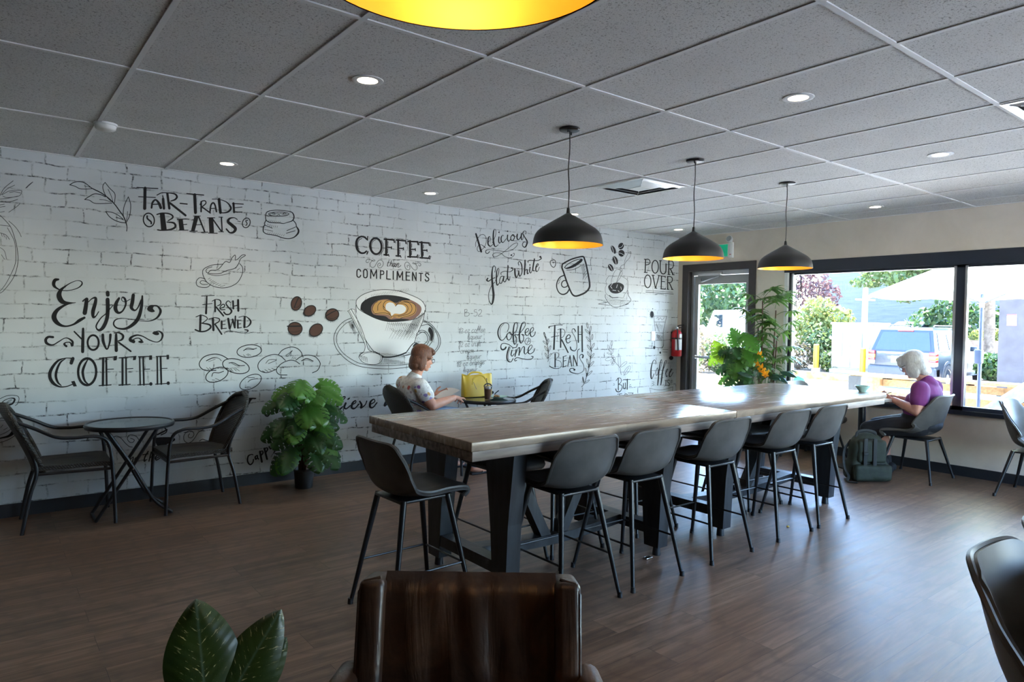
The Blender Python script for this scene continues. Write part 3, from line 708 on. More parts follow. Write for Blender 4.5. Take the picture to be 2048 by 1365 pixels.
('lettering', 'script lettering reading delicious', 940, 450, .12451, '''26 95 145 w30 130 260 w32 180 430;8 90 350 95 280 150 180 210 155 250 190 262 260 240 340 190 400 140 430 115 390 130 340 180 320 w14 245 365
8 290 290 325 230 320 190 w18 300 200 w22 288 260 295 320 w14 330 345 w8 370 310;8 360 290 410 170 415 90 395 72 w20 378 110 w24 374 220 385 310 w14 410 350 w8 455 320;18 465 195 460 260 w14 475 295 w8 510 250;e 465 120 11 12
8 540 180 525 165 w18 502 200 502 255 w12 530 285 w8 585 220;18 605 165 600 220 w12 620 265 w8 655 225;e 605 103 11 12;14 680 160 655 200 662 245 690 250 715 200 700 160 680 165 w8 720 190 750 175;20 760 150 755 210 w14 780 240 815 190 w20 828 140;20 828 140 822 215 w10 840 240 870 160
10 895 150 900 110 870 100 w16 848 140 880 200 w24 918 270 w22 900 340 w16 870 360 w12 842 325 860 278 890 275
12 315 430 285 460 255 450 260 410 w8 320 400 450 415 570 430 680 400 750 340 765 300 740 290 680 320 600 390 510 460 420 510 370 505 370 470 420 450 500 460 560 510 640 530 700 500 712 460 690 460;e 665 487 16 12 -20'''),
('lettering', 'script lettering reading flat white', 940, 450, .12451, '''12 400 760 410 690 385 660 w18 362 700 w28 352 830 w34 365 1000 w36 378 1130 w30 365 1240 w18 340 1275 w10 305 1210 300 1110 345 980 400 920;22 285 860 w24 270 890 w18 300 905 w14 350 870 400 850
10 410 900 450 800 465 720 450 700 w18 428 760 w22 424 900 w18 438 970 w10 475 930;12 540 830 500 830 475 890 482 938 w14 510 930 w18 545 830;14 545 830 540 900 565 915 590 860;20 612 660 602 780 w22 606 860 w14 630 890 w8 645 830
10 500 800 500 770 560 745 640 755 w14 690 720 675 695;e 672 695 16 14;26 720 710 w26 725 800 w18 745 850 w10 770 800 780 740;20 782 740 w20 788 805 w14 805 825 w14 835 760 w20 830 650 w12 800 590 775 610 785 650
22! 885 570 874 800;10 875 760 900 720 w18 918 725 922 785 w8 945 770;18 965 680 958 745 w12 975 775 w8 1000 730;e 962 645 10 11;22 1035 550 1015 660 w20 1010 730 w10 1040 740;12 935 605 930 590 960 570 1030 575 1100 570 w16 1145 540 1130 515;e 1130 515 16 14;12 1060 690 1100 640 w14 1080 630 w20 1057 690 w18 1062 745 w10 1090 740 1115 680'''),
('mug_drawing', 'tilted mug drawing', 1090, 475, .10989, '''26 310 520 w26 330 480 480 400 640 355 w28 700 355 720 400 w30 750 500 790 700 w32 810 830 805 920 w32 740 1000 640 1050 w30 560 1070 510 1050 w28 470 990 400 820 340 640 310 560 310 520
14 355 550 400 500 520 430 640 395 680 410 640 460 520 540 400 570 355 550;Q 375 562 460 525 570 460 650 400 685 405 660 455 560 520 450 560;20 350 690 270 730 220 820 215 920 260 1010 w24 330 1040 400 1010 440 950;18 390 790 340 790 305 830 305 880 340 910 390 900 415 870
10 395 600 500 590 600 550 660 510;H 8 710 490 660 570 12 42 6;H 8 700 480 655 550 10 45 5;8! 250 800 290 750;8! 240 850 265 810;12 130 395 180 420 195 470 180 530 150 545 110 510 95 450 115 420 150 425;e 152 465 8 8'''),
('sack_drawing', 'open bean sack drawing with scoop and falling beans', 1090, 475, .10989, '''e 1245 225 38 80 -25;e 1385 160 50 62 25;e 1392 290 56 62 -20;e 1278 420 45 80 -20;e 1198 552 42 72 -30
@5;8 1215 165 1240 235 1250 300;7 1430 110 1400 170 1340 195;8 1340 285 1390 295 1440 330;8 1255 360 1285 430 1295 490;8 1165 500 1205 560 1225 605
@1;6 1560 260 1520 280 1460 400 1440 490;6 1570 270 1540 370 1470 450 1440 520;7 1400 510 1440 500 1440 560 1390 575 1380 530 1400 510;6 1390 575 1300 590 1250 660 1210 780 1200 880;8 1410 600 1370 640 1330 740 1300 830;6 1400 620 1400 680 1330 790 1260 860;6! 1330 580 1390 610;8! 1560 260 1540 300
@0;Q 1150 910 1180 860 1260 830 1350 825 1430 870 1430 940 1380 1000 1290 1025 1200 1000;@5;7 1190 890 1220 930;7 1320 860 1300 920;7 1380 900 1390 950;7 1230 960 1290 970;7 1330 970 1350 990;7! 1200 880 1240 830
@1;6 1160 705 1110 790 1120 860 1095 930 1110 1020 1170 1070 1230 1100 1330 1095 1420 1100 1450 1040 1500 960 1510 830 1490 770 1400 710;6! 1160 705 1240 700;9 1100 1040 1100 1100 1170 1210 1260 1270 1400 1250 1560 1160 1520 1060 1505 970
H 4 1130 1090 1190 1220 32 6 10;H 4 1150 1160 1480 1110 10 26 4;8! 970 1215 1180 1240;8! 980 1210 1150 1180;8! 1060 1175 1130 1180;10! 1470 1230 1520 1210;14 1170 1060 1230 1098 1330 1095'''),
('lettering', 'lettering reading pour over', 1270, 505, .15385, '''15! 138 95 132 260;11 128 92 175 92 195 120 180 155 138 165;11! 120 260 158 264;11! 122 90 150 92;E 13 262 188 42 83 0;14 330 110 328 220 345 270 375 280 400 250 403 150;11! 318 108 345 110
15! 440 110 438 285;11 438 112 490 120 500 165 485 205 450 215;14! 460 215 495 290;11! 428 287 455 290;11! 485 290 510 292;E 13 165 378 42 83 0;14! 232 300 265 462;12! 312 305 270 462;11! 220 297 250 300;11! 300 300 325 304;11! 258 466 284 468
15! 345 310 340 475;11! 335 308 395 315;11! 345 378 385 382;13! 335 474 395 480;10! 393 312 393 330;10! 395 465 395 482;14! 425 315 425 480;11 420 315 465 318 486 345 475 385 430 395;13! 445 395 485 482;11! 415 480 440 482;11! 475 482 495 484;5! 140 495 490 520;7! 140 518 498 543'''),
('glass_drawing', 'shot glass drawing with ink splashes', 1270, 505, .15385, '''e 220 808 24 42 0;F 220 808 22 40 0 0 360 14 14 5;@1;5 245 825 250 900 262 1000 258 1100 255 1200 270 1235 330 1240 365 1225 370 1100 368 1040 385 950 412 830;5! 245 828 412 832;5! 255 905 385 905;5! 262 1045 368 1050;H 3 300 930 280 990 12 3 6;H 5 290 1070 275 1140 13 3 6;H 5 280 1075 310 1150 10 0 4;H 3 265 920 310 1035 6 0 3
@0;e 250 1240 15 20 0;e 328 1305 11 15 0;e 470 1375 28 26 0;4! 180 1218 240 1218;4! 140 1250 240 1250;4! 360 1265 430 1265;4! 360 1295 420 1297;5 350 1235 368 1220 370 1190;@1;4 275 860 300 845 305 880 330 850 350 880 380 850;e 230 735 6 7 0;e 178 765 4 5 0'''),
('lettering', 'thin handwritten recipe reading b-52', 910, 610, .10989, '''@1;7! 178 85 178 205;7 175 90 215 85 215 125 180 140;7 180 140 245 145 260 175 230 205 175 208;7! 285 158 325 158;7 395 90 355 92 352 130 395 135 405 175 380 205 340 200;7 430 110 455 85 485 105 470 150 420 205 495 205
T 6 60 520 58 -.05 1/2 oz coffee;T 6 225 630 56 -.04 liqueur;T 6 60 770 58 -.05 1/2 oz irish;T 6 95 885 58 -.04 cream;T 6 210 990 56 -.05 liqueur;T 6 25 1130 58 -.1 1/2 oz orange;T 6 150 1230 54 -.06 liqueur'''),
('lettering', 'script lettering reading coffee time', 985, 635, .10989, '''12 270 260 295 190 285 120 w14 220 102 w18 150 140 w22 105 230 w24 102 320 w22 140 405 w14 190 415 240 360 265 310;8 210 118 150 190 135 300 155 385
12 300 280 w20 262 320 w20 267 390 w14 300 415 340 370 345 300 310 272 330 310 375 310;12 350 330 420 260 455 180 455 110 430 95 w20 397 130 w26 378 250 w28 378 380 w24 392 475 w14 410 490 435 440 435 370 400 320 470 320
12 455 330 540 240 595 150 590 95 565 90 w22 532 130 w28 498 250 w28 488 370 w24 507 460 w14 535 460 565 400 560 340 530 310 580 325;12 590 290 650 250 655 210 630 205 w18 597 250 w20 602 315 w12 640 330 675 290;12 680 290 740 240 745 195 720 190 w18 687 240 w22 692 325 w14 720 355 765 320 780 265
E 9 642 440 50 62 20;9 625 485 640 450 665 440 655 405;28 245 545 w28 220 580 w28 175 588 w20 152 550 w14 165 490 220 475 300 500 370 550 430 545 460 490;22 305 540 w24 272 640 w24 262 740 w22 290 803 w14 340 810 375 750;8 328 545 295 640 285 740 305 785
20 355 600 w20 338 680 w14 360 708 395 665;12! 360 565 378 575;20! 430 590 410 712;12 415 690 465 570 w20 495 562 w22 482 690;12 490 660 545 550 w20 580 545 w22 577 640 w12 600 670 640 630;12 645 630 710 560 720 515 690 510 w20 652 570 w22 652 648 w14 690 665 745 630 770 570;14 440 785 410 795 405 765 450 735 540 755 640 770 710 760 740 720 w16 712 712'''),
('lettering', 'lettering reading fresh beans between two laurel sprigs', 985, 635, .10989, '''14 1270 140 w12 1200 140 1080 160 w20 1032 172 w24 1030 192;24 1135 150 w28 1130 300 w32 1117 580;12! 1070 360 1210 335;26! 1240 215 1240 545;10 1185 230 1240 210 1300 225 1320 280 1290 350 1245 380;24! 1260 410 1375 640
16 1330 400 1400 380 1415 335 1380 320 w20 1342 370 1342 430 w16 1370 470 w12 1420 440;20 1510 255 w18 1490 215 w10 1455 215 1450 270 1500 360 w10 1535 480 1530 570 w16 1490 613 w22 1432 588 w20 1417 542;24! 1560 165 1562 455;26! 1628 160 1635 625;14! 1565 315 1630 310
24! 1140 665 1140 905;8 1070 675 1120 645 1190 650 1205 700 1150 770;8 1150 775 1230 800 1255 860 1230 920 w12 1160 935 w16 1090 920 1040 890;18! 1290 720 1285 905;12! 1280 720 1345 700;12! 1285 800 1340 785;14! 1280 908 1345 885;14! 1410 700 1370 890;18! 1410 700 1440 890;10! 1385 820 1430 815
14! 1475 700 1470 885;22! 1475 700 1540 880;12 1540 880 1545 720 1550 610 1585 575;26 1640 735 w24 1650 695 w14 1620 675 w10 1585 710 1600 770 1650 850 1665 930 1640 990 1560 1025 w16 1460 1013 w18 1407 978 w14 1420 935 1480 930;e 1490 955 20 18
8 940 280 970 400 1000 510 1015 650 1015 780 1005 810;E 7 950 320 13 50 -15;E 7 955 462 12 46 -50;E 7 1012 440 12 50 12;E 7 975 570 13 55 -30;E 7 1040 570 13 56 18;E 7 980 700 12 55 -25;E 7 1040 700 12 50 35;E 7 985 395 8 45 -20
8 1765 300 1780 400 1795 600 1785 760 1760 910 1720 1070 1660 1220 1620 1270;E 7 1728 150 13 52 -10;E 7 1782 220 12 60 8;E 7 1725 260 13 55 -45;E 7 1815 360 13 50 5;E 7 1745 400 13 60 -40;E 7 1830 520 14 55 25;E 7 1755 550 14 55 -35;E 7 1750 670 13 50 -25;E 7 1820 700 14 50 35
E 7 1730 810 13 55 -15;E 7 1805 850 14 60 40;E 7 1705 985 12 65 -15;E 7 1770 1020 13 62 45;e 1650 1140 11 62 -8;E 7 1715 1175 13 60 55;e 1770 280 8 40 -10;e 1795 590 8 40 -20;e 1785 740 8 36 0;e 1750 890 9 40 10;e 1715 1050 10 40 5;e 1015 640 7 30 0;e 995 490 7 30 -15'''),
('leaf_drawing', 'coffee branch drawing with berries', 1200, 670, .09524, '''@1;7 210 330 240 420 280 520 340 600 415 690 w9 430 760 445 840;E 6 235 210 20 90 15;E 6 180 280 14 70 -15;E 6 262 350 14 60 15;E 6 190 400 12 50 -65;E 6 185 510 32 75 75;E 6 405 550 26 138 -3;E 6 500 620 24 85 50;E 6 570 750 42 110 35;7 500 860 560 760 605 690;E 6 270 460 22 22 0;E 6 300 500 22 24 0;E 6 250 570 22 24 0;E 6 290 582 22 24 0;E 6 265 615 20 20 0;E 6 302 540 20 20 0;6! 265 480 300 540'''),
('lettering', 'lettering reading but', 1200, 670, .09524, '''18! 385 920 385 1165;12 340 965 380 910 430 915 450 960 430 1010 390 1040;14 390 1040 450 1060 465 1110 440 1170 w20 400 1200 350 1190 330 1140;16 490 1020 490 1110 505 1135 530 1110 530 1010;16! 530 1020 533 1135;22! 575 935 570 1145;12! 490 942 640 938;8! 285 1025 310 1040;8! 275 1060 305 1060;9! 620 1060 650 1045;10! 620 1090 660 1085
12! 365 1250 460 1240;12! 410 1245 410 1330;12 510 1280 530 1245 570 1250 580 1290 540 1340;12! 590 1225 700 1225;14! 685 1225 680 1330'''),
('lettering', 'script lettering reading coffee is', 1200, 670, .09524, '''10 1170 620 1170 560 1145 530 w14 1112 560 w24 1078 680 w30 1067 820 w26 1077 915 w14 1100 910 1135 820;12 1200 700 1172 780 1182 850 1210 830 1220 740 1200 700;10 1230 800 1270 700 1300 580 1290 520 w20 1262 600 w24 1237 780 w28 1222 950 w20 1210 1060
10 1300 800 1350 680 1395 570 1380 540 w18 1352 600 w26 1312 780 w28 1292 950 w20 1275 1055;8! 1225 850 1330 810;12 1370 820 1420 740 1410 720 w16 1382 780 w18 1390 875 w10 1420 860;12 1450 820 1510 740 1500 720 w18 1462 790 w20 1457 875 w12 1490 870 1535 790
14! 1385 960 1380 1065;10! 1360 960 1410 955;10! 1350 1075 1405 1065;12 1460 960 1430 950 1415 990 1460 1030 1450 1070 1415 1060;8! 1100 985 1140 1000;8! 1095 1020 1135 1035;8! 1100 1065 1140 1050;8! 1480 975 1525 960;8! 1480 1000 1530 990
7 1045 1120 1150 1150 1290 1160 1420 1130 1530 1095;7! 1045 1120 1075 1290;7! 1530 1095 1505 1290;8! 1130 1250 1145 1210;8! 1145 1210 1160 1250;8! 1180 1225 1185 1250'''),
('lettering', 'script lettering reading believe this', 470, 770, .17578, '''Q 120 150 235 150 230 165 190 172 140 260 95 330 75 400 60 390 57 350 100 280 150 180 125 165;18 330 300 345 345 375 355 w10 420 300 450 262;18 480 310 500 262 530 250 560 300
12 1050 260 1108 218 1105 195 w20 1072 225 w24 1067 272 w14 1095 285 1140 245;12 1130 260 1200 200 1250 150 1245 135 w22 1205 160 w28 1167 240 w24 1182 285 w12 1225 250;22 1260 210 w24 1243 255 w14 1265 275 1310 240;16! 1285 165 1300 155
12 1320 235 1372 205 1370 180 w22 1337 210 w24 1328 260 w14 1360 272 1410 220;18 1420 190 w24 1440 230 w18 1432 265 w12 1480 230 1500 185;12 1530 230 1588 195 1580 165 w22 1542 195 w24 1537 252 w14 1570 258 1615 205
24 1775 105 w28 1722 190 w22 1702 240 w12 1740 215;14! 1710 130 1790 115;12 1760 215 1850 140 1865 110 1845 105 w22 1802 160 w26 1758 248;12 1775 225 1830 177 w20 1838 195 w20 1826 238 w12 1855 232;22 1895 180 w24 1882 218 w14 1900 235 1940 210;18 2360 215 w22 2400 190 w20 2420 170;18 2440 200 2465 160 w14 2480 155 2470 185'''),
('lettering', 'script lettering beside the yellow bag', 880, 740, .09766, '''30 20 580 60 540 w38 110 470 w40 160 430 w36 195 440 w20 175 490;18 985 480 1000 425 w28 1035 375 w22 1045 420 w22 1005 495;e 1075 465 28 30 0;20 1120 500 1160 460 1200 430'''),
('lettering', 'script lettering and swashes low behind the left bistro table', 200, 840, .12207, '''10 215 285 280 270 350 310 410 380 480 440 530 450;10 500 305 560 330 540 370 490 370 450 320 470 260 530 250 600 280 640 350 620 430 580 450;10 1470 230 1445 260 1460 295 1510 290 1540 240 1510 190 1440 190 1380 250 1375 330 1430 380 1500 360 1560 290 1610 210 1690 165;10 1630 350 1680 320 1740 340 1800 350 1860 340
24 1060 130 1080 170 w28 1010 210 w24 940 245;18 1100 160 1080 210 1000 250;Q 905 300 1140 285 1220 305 1225 340 1160 380 1100 400 1050 440 960 440 915 380;20 790 520 w22 742 600 w18 722 680 w10 765 655;14! 700 575 790 560
20! 840 530 802 680;12 810 640 850 600 w18 850 640 840 680;14 900 640 968 612 960 580 w20 912 610 w20 922 662 w12 985 630;18! 505 600 480 690;12 490 660 540 610 w18 543 640 530 690;16 610 610 572 640 572 688 610 670 640 560;9 90 410 130 420 120 445;9 330 440 355 460'''),
('lettering', 'lettering reading cappuccino with leaf vine and cup', 480, 850, .07813, '''26 330 770 w24 290 762 w36 215 800 w40 192 900 w40 215 985 w36 270 1022 w30 330 965 345 890;26 420 790 w38 390 830 w38 402 885 w28 440 850 450 790;34 445 790 450 850 475 880;50! 510 690 560 950;28 510 700 570 672 w38 588 720 w30 550 780;50! 625 610 692 880;28 625 620 680 592 w38 706 630 w30 660 720
34 745 560 w34 780 618 w26 810 592 w30 800 520;34! 800 520 862 598;28 935 420 w34 902 480 w38 918 538 w28 960 520 995 470;38! 1005 370 1037 435;e 985 325 18 14;38! 1065 300 1098 385;24 1080 320 1120 278 w34 1150 310 1168 352;26 1180 230 1210 222 1220 268 1182 280 1170 242
10 790 830 850 740 980 630 1100 540 1200 510 1300 440 1350 410;e 880 690 14 60 25;e 930 735 55 14 -10;e 1035 545 14 60 25;e 1075 605 55 16 -10;e 1215 440 14 60 35;e 1240 510 55 14 -20;e 1340 430 50 22 -20;12 1130 670 1160 700 1180 660 1200 690 1190 720;12 1270 720 1235 660 1250 590 1300 570 1320 600 1290 640 1300 690
14 840 1000 900 920 1050 820 1250 745 1400 740 1480 770 1490 840 1420 920 1280 1010 1100 1060 920 1060 845 1030 840 1000;14 835 1010 850 1100 880 1190;14 1490 790 1520 870 1510 1000 1480 1110;12 1070 940 1100 850 1150 820 1170 880 1230 850 1260 870 1230 930 1150 980 1070 980 1060 930;12 1250 790 1350 800 w16 1340 870 1290 950;12 1080 1030 1180 1020 1220 1000;10! 1060 920 1040 990;14 1260 1130 1280 1095 1300 1130'''),
('flourish', 'small swash low under the long table', 860, 820, .21978, '''6 20 330 10 350 0 370;6 0 330 25 335 40 375 65 370 70 330'''),
]
for mp in MURAL: mural_part(*mp)
# ------------------------------------------------------------------ furniture materials
def wood_table():
    m = mat('grey_oak_top', (0.3,0.24,0.18), 0.3); t = NT(m)
    v = t.coord()
    b = t.n('ShaderNodeTexBrick', i={'Vector': v, 'Scale': 1.0, 'Mortar Size': 0.0008, 'Brick Width': 0.9, 'Row Height': 0.085, 'Color1': (0.32,0.32,0.32,1), 'Color2': (0.68,0.68,0.68,1), 'Mortar': (0.4,0.4,0.4,1)})
    vv = t.n('ShaderNodeVectorMath', operation='MULTIPLY_ADD', i={0: b.outputs['Color'], 1: (5,2,3), 2: v}).outputs[0]
    g = t.noise(t.n('ShaderNodeMapping', i={'Vector': vv, 'Scale': (1.0, 14, 6)}).outputs[0], 2.2, 6, 0.6, 0.5)
    col = t.ramp(g, [(0.25, (0.15,0.105,0.075)), (0.5, (0.26,0.20,0.150)), (0.75, (0.37,0.30,0.235))])
    t.base(t.mix(0.3, col, b.outputs['Color'], 'OVERLAY'))
    t.rough(t.ramp(g, [(0.3, 0.18), (0.7, 0.30)]))
    t.bump(t.noise(t.n('ShaderNodeMapping', i={'Vector': v, 'Scale': (1.0, 9, 3)}).outputs[0], 3.0, 3), 0.12, 0.01)
    return m
M['table_wood'] = wood_table()
M['apron_wood'] = noisy('table_edge_wood', (0.10,0.070,0.055), (0.26,0.205,0.175), 0.5, 2.5, (1.2,16,14))
M['black_wood'] = noisy('black_painted_timber', (0.008,0.009,0.011), (0.022,0.025,0.030), 0.42, 3, (8,8,1.5), 0.12)
M['shell'] = noisy('charcoal_leatherette', (0.036,0.035,0.035), (0.060,0.059,0.058), 0.45, 9, bump=0.03)
M['shell_grey'] = noisy('grey_leatherette', (0.062,0.060,0.058), (0.088,0.085,0.082), 0.45, 9, bump=0.03)
M['leg_black'] = mat('black_leg_metal', (0.010,0.011,0.013), 0.35)
def weave():
    m = mat('wicker_weave', (0.03,0.028,0.022), 0.55); t = NT(m)
    v = t.coord()
    w1 = t.n('ShaderNodeTexWave', wave_type='BANDS', bands_direction='DIAGONAL', i={'Vector': v, 'Scale': 34.0, 'Distortion': 0.5}).outputs['Fac']
    w2 = t.n('ShaderNodeTexWave', wave_type='BANDS', bands_direction='Z', i={'Vector': v, 'Scale': 26.0, 'Distortion': 0.5}).outputs['Fac']
    h = t.math('MULTIPLY', w1, w2)
    t.base(t.ramp(h, [(0.1, (0.012,0.011,0.010)), (0.7, (0.060,0.052,0.040))]))
    t.bump(h, 0.6, 0.006); return m
M['wicker'] = weave()
M['table_glass'] = mat('dark_tinted_glass', (0.03,0.04,0.04), 0.08, spec=0.8)
def leather():
    m = mat('brown_leather', (0.06,0.03,0.018), 0.36); t = NT(m)
    v = t.coord()
    f = t.noise(v, 4.5, 6, 0.65, 0.8)
    t.base(t.ramp(f, [(0.3, (0.020,0.011,0.008)), (0.5, (0.048,0.024,0.014)), (0.72, (0.105,0.052,0.026))]))
    wr_ = t.noise(t.n('ShaderNodeMapping', i={'Vector': v, 'Scale': (9, 4, 1.6)}).outputs[0], 1.6, 3, 0.5, 1.2)
    fine = t.noise(v, 160, 2)
    t.bump(t.math('ADD', wr_, t.math('MULTIPLY', fine, 0.04)), 0.30, 0.02)
    t.rough(t.ramp(f, [(0.3, 0.30), (0.7, 0.45)])); return m
M['leather'] = leather()
M['dark_wood'] = noisy('walnut_leg', (0.04,0.022,0.012), (0.09,0.05,0.026), 0.4, 3, (6,6,1))

# ------------------------------------------------------------------ the two long counter-height tables
def long_table(x0, x1, xa, xb, label):
    y0, y1, zt = -3.49, -2.42, 0.91
    yc = (y0+y1)/2
    r = thing('communal_table', label, 'table', ((x0+x1)/2, yc, 0), 0, 'long wooden counter tables')
    dx, dy = (x0+x1)/2, yc
    MB().rbox((x0-dx, y0-dy, zt-0.046), (x1-dx, y1-dy, zt), 0.004).build('tabletop', M['table_wood'], r)
    MB().rbox((x0-dx+0.012, y0-dy+0.010, zt-0.097), (x1-dx-0.012, y1-dy-0.010, zt-0.0465), 0.003).build('apron', M['apron_wood'], r)
    for x in (xa-dx, xb-dx):
        for s in (-1, 1):
            o = -s*0  # profile in (y,z), outer edge almost upright, inner edge kinked
            poly = [(s*0.445, zt-0.097), (s*0.40, 0.42), (s*0.385, 0.06), (s*0.27, 0.06), (s*0.245, 0.38), (s*0.185, zt-0.097)]
            lg = MB(); lg.prism(poly, 'x', x-0.045, x+0.045)
            l = lg.build('leg', M['black_wood'], r, smooth=False)
            MB().cyl((x, s*0.335, 0), (x, s*0.335, 0.065), 0.028, 0.022, 12).build('levelling_foot', M['leg_black'], l)
        MB().box((x-0.04, -0.30, 0.135), (x+0.04, 0.30, 0.20)).build('cross_bar', M['black_wood'], r, smooth=False)
        MB().box((x-0.042, -0.30, zt-0.165), (x+0.042, 0.30, zt-0.0975)).build('top_rail', M['black_wood'], r, smooth=False)
    a, b = xa-dx+0.04, xb-dx-0.04; m = (a+b)/2
    st = MB()
    n = 12
    top = [(a+(b-a)*i/n, 0.20-0.03*math.sin(PI*i/n)) for i in range(n+1)]; bot = [(x, z-0.06) for x, z in top]
    st.prism(top+bot[::-1], 'y', -0.05, 0.05)
    st.build('stretcher', M['black_wood'], r, smooth=False)
    for s in (-1, 1):
        xe = m+s*(b-a)*0.36
        p = [(m+s*0.03, 0.165), (m+s*0.105, 0.165), (xe+s*0.05, zt-0.098), (xe-s*0.03, zt-0.098)]
        MB().prism(p, 'y', -0.038, 0.038).build('brace', M['black_wood'], r, smooth=False)
    return r
long_table(-5.905, -3.772, -5.53, -4.315, 'long grey-brown wooden counter table, the nearer of two pushed end to end')
long_table(-3.768, -1.56, -3.63, -2.175, 'long wooden counter table end to end with the first, glaring at the window end')

# ------------------------------------------------------------------ upholstered shells on metal legs
def shell_mesh(prof, wid, lift, seat_z, th=0.028, corner=0.03):
    P = catmull(prof, 6)
    n = len(P)
    def at(t):
        f = t*(n-1); i = min(int(f), n-2); k = f-i
        return tuple(a+(b-a)*k for a, b in zip(P[i], P[i+1]))
    def fn(u, v):
        p = at(u); q = at(min(u+0.02, 1)); q0 = at(max(u-0.02, 0))
        ty, tz = q[0]-q0[0], q[1]-q0[1]; l = math.hypot(ty, tz) or 1
        ny, nz = tz/l, -ty/l                       # towards the sitter (up / forward)
        s = 2*v-1; a = abs(s)
        e = p[3]*a**2.4
        x = p[2]*s*(1-0.10*max(0, (u-0.9)/0.1)*a**4)
        y, z = p[0]+ny*e, p[1]+nz*e
        if u < 0.12: y -= corner*(1-u/0.12)*a**5
        if u > 0.8: z -= corner*((u-0.8)/0.2)*a**6
        return (x, y, z+seat_z)
    mb = MB(); mb.sheet(fn, 40, 25, lambda u, v: -th*(0.55+0.45*min(1, 6*min(u, 1-u, v, 1-v)+0.15)))
    def rimline(off):
        c = [fn(0, v/24) for v in range(25)] + [fn(u/39, 1) for u in range(1, 40)] + [fn(1, 1-v/24) for v in range(1, 25)] + [fn(1-u/39, 0) for u in range(1, 39)]
        return c
    return mb, rimline(0)
# profile rows: y, z, half width, side curl
STOOL = [(0.225,-0.03,0.175,0.0), (0.205,-0.004,0.19,0.006), (0.10,-0.008,0.205,0.022), (-0.04,-0.018,0.218,0.032), (-0.145,-0.004,0.225,0.052), (-0.195,0.055,0.227,0.058), (-0.222,0.16,0.224,0.046), (-0.245,0.270,0.215,0.028)]
def make_stool(label):
    r = thing('bar_stool', label, 'stool')
    mb, rim = shell_mesh(STOOL, 0, 0, 0.615)
    s = mb.build('seat_shell', M['shell'], r, angle=60)
    MB().tube(rim, 0.009, 6, closed=True).build('piping', M['shell'], s)
    MB().rbox((-0.13,-0.15,0.575), (0.13,0.16,0.59), 0.005).build('seat_plate', M['leg_black'], r)
    legs = {}
    for sx in (-1, 1):
        for sy in (-1, 1):
            top = Vector((sx*0.125, sy*0.13, 0.59)); ft = Vector((sx*0.213, sy*0.24, 0.0))
            g = MB(); g.tube([top, ft], [0.0165, 0.0105], 10)
            l = g.build('leg', M['leg_black'], r)
            MB().cyl(ft+Vector((0,0,0.03)), ft, 0.0125, 0.015, 10).build('foot_cap', M['leg_black'], l)
            legs[sx, sy] = (top, ft)
    def on(sx, sy, z): a, b = legs[sx, sy]; return a+(b-a)*((a.z-z)/(a.z-b.z))
    for sx in (-1, 1): MB().tube([on(sx, -1, 0.235), on(sx, 1, 0.235)], 0.006, 8).build('side_bar', M['leg_black'], r)
    MB().tube([on(-1, 1, 0.235), on(1, 1, 0.235)], 0.006, 8).build('footrest', M['leg_black'], r)
    return r
NEAR = 'bar stools on the near side of the long tables'; FAR = 'bar stools on the far side of the long tables'
st0 = make_stool('charcoal bar stool at the near short end of the long table, seen from behind')
st0.location = (-5.965, -3.05, 0); st0.rotation_euler = (0, 0, -PI/2 + 0.04)
order = ['first', 'second', 'third', 'fourth', 'last']
for x, o in zip((-5.22, -4.69, -3.97, -3.22, -2.68), order):
    dup(st0, (x, -3.38, 0), rnd.uniform(-0.03, 0.03), 'charcoal bar stool, %s along the near side of the long tables counted from the left' % o, NEAR)
for x, y, o in zip((-5.18, -4.70, -3.95, -3.22, -2.71), (-2.74, -2.74, -2.75, -2.84, -2.84), order):
    dup(st0, (x, y, 0), PI+rnd.uniform(-0.05, 0.05), 'bar stool pushed under the far side of the long tables, %s from the left end' % o, FAR)

CHAIR = [(0.255,-0.045,0.20,0.0), (0.235,-0.012,0.215,0.008), (0.12,-0.012,0.24,0.03), (-0.04,-0.03,0.255,0.065), (-0.15,-0.008,0.265,0.125), (-0.205,0.07,0.268,0.14), (-0.245,0.20,0.262,0.11), (-0.285,0.375,0.235,0.06)]
def make_chair(label):
    r = thing('shell_chair', label, 'chair')
    mb, rim = shell_mesh(CHAIR, 0, 0, 0.455, 0.03, 0.05)
    s = mb.build('seat_shell', M['shell_grey'], r, angle=60)
    MB().tube(rim, 0.010, 6, closed=True).build('piping', M['shell_grey'], s)
    MB().rbox((-0.15,-0.17,0.385), (0.15,0.18,0.40), 0.005).build('seat_plate', M['leg_black'], r)
    for sx in (-1, 1):
        for sy in (-1, 1):
            top = Vector((sx*0.15, sy*0.15, 0.40)); ft = Vector((sx*0.272, sy*0.243, 0.0))
            l = MB().tube([top, ft], [0.017, 0.0105], 10).build('leg', M['leg_black'], r)
            MB().cyl(ft+Vector((0,0,0.028)), ft, 0.0125, 0.015, 10).build('foot_cap', M['leg_black'], l)
    return r
SH = 'grey shell chairs'
ch0 = make_chair('grey shell chair by the window under the woman in the purple shirt')
ch0.location = (-0.46, -3.31, 0)
dup(ch0, (-0.40, -4.285, 0), PI, 'grey shell chair by the window facing away, cut by the right edge of the photo', SH)
dup(ch0, (-0.36, -2.22, 0), PI, 'shell chair across the round pedestal table from the woman, mostly hidden by stools', SH)
dup(ch0, (-5.36, -5.68, -0.0), PI, 'dark shell chair at the lower right corner with the tan bag on its seat', SH)
dup(ch0, (-4.80, -5.66, 0), PI, 'dark shell chair at the right edge just beyond the one with the tan bag', SH)

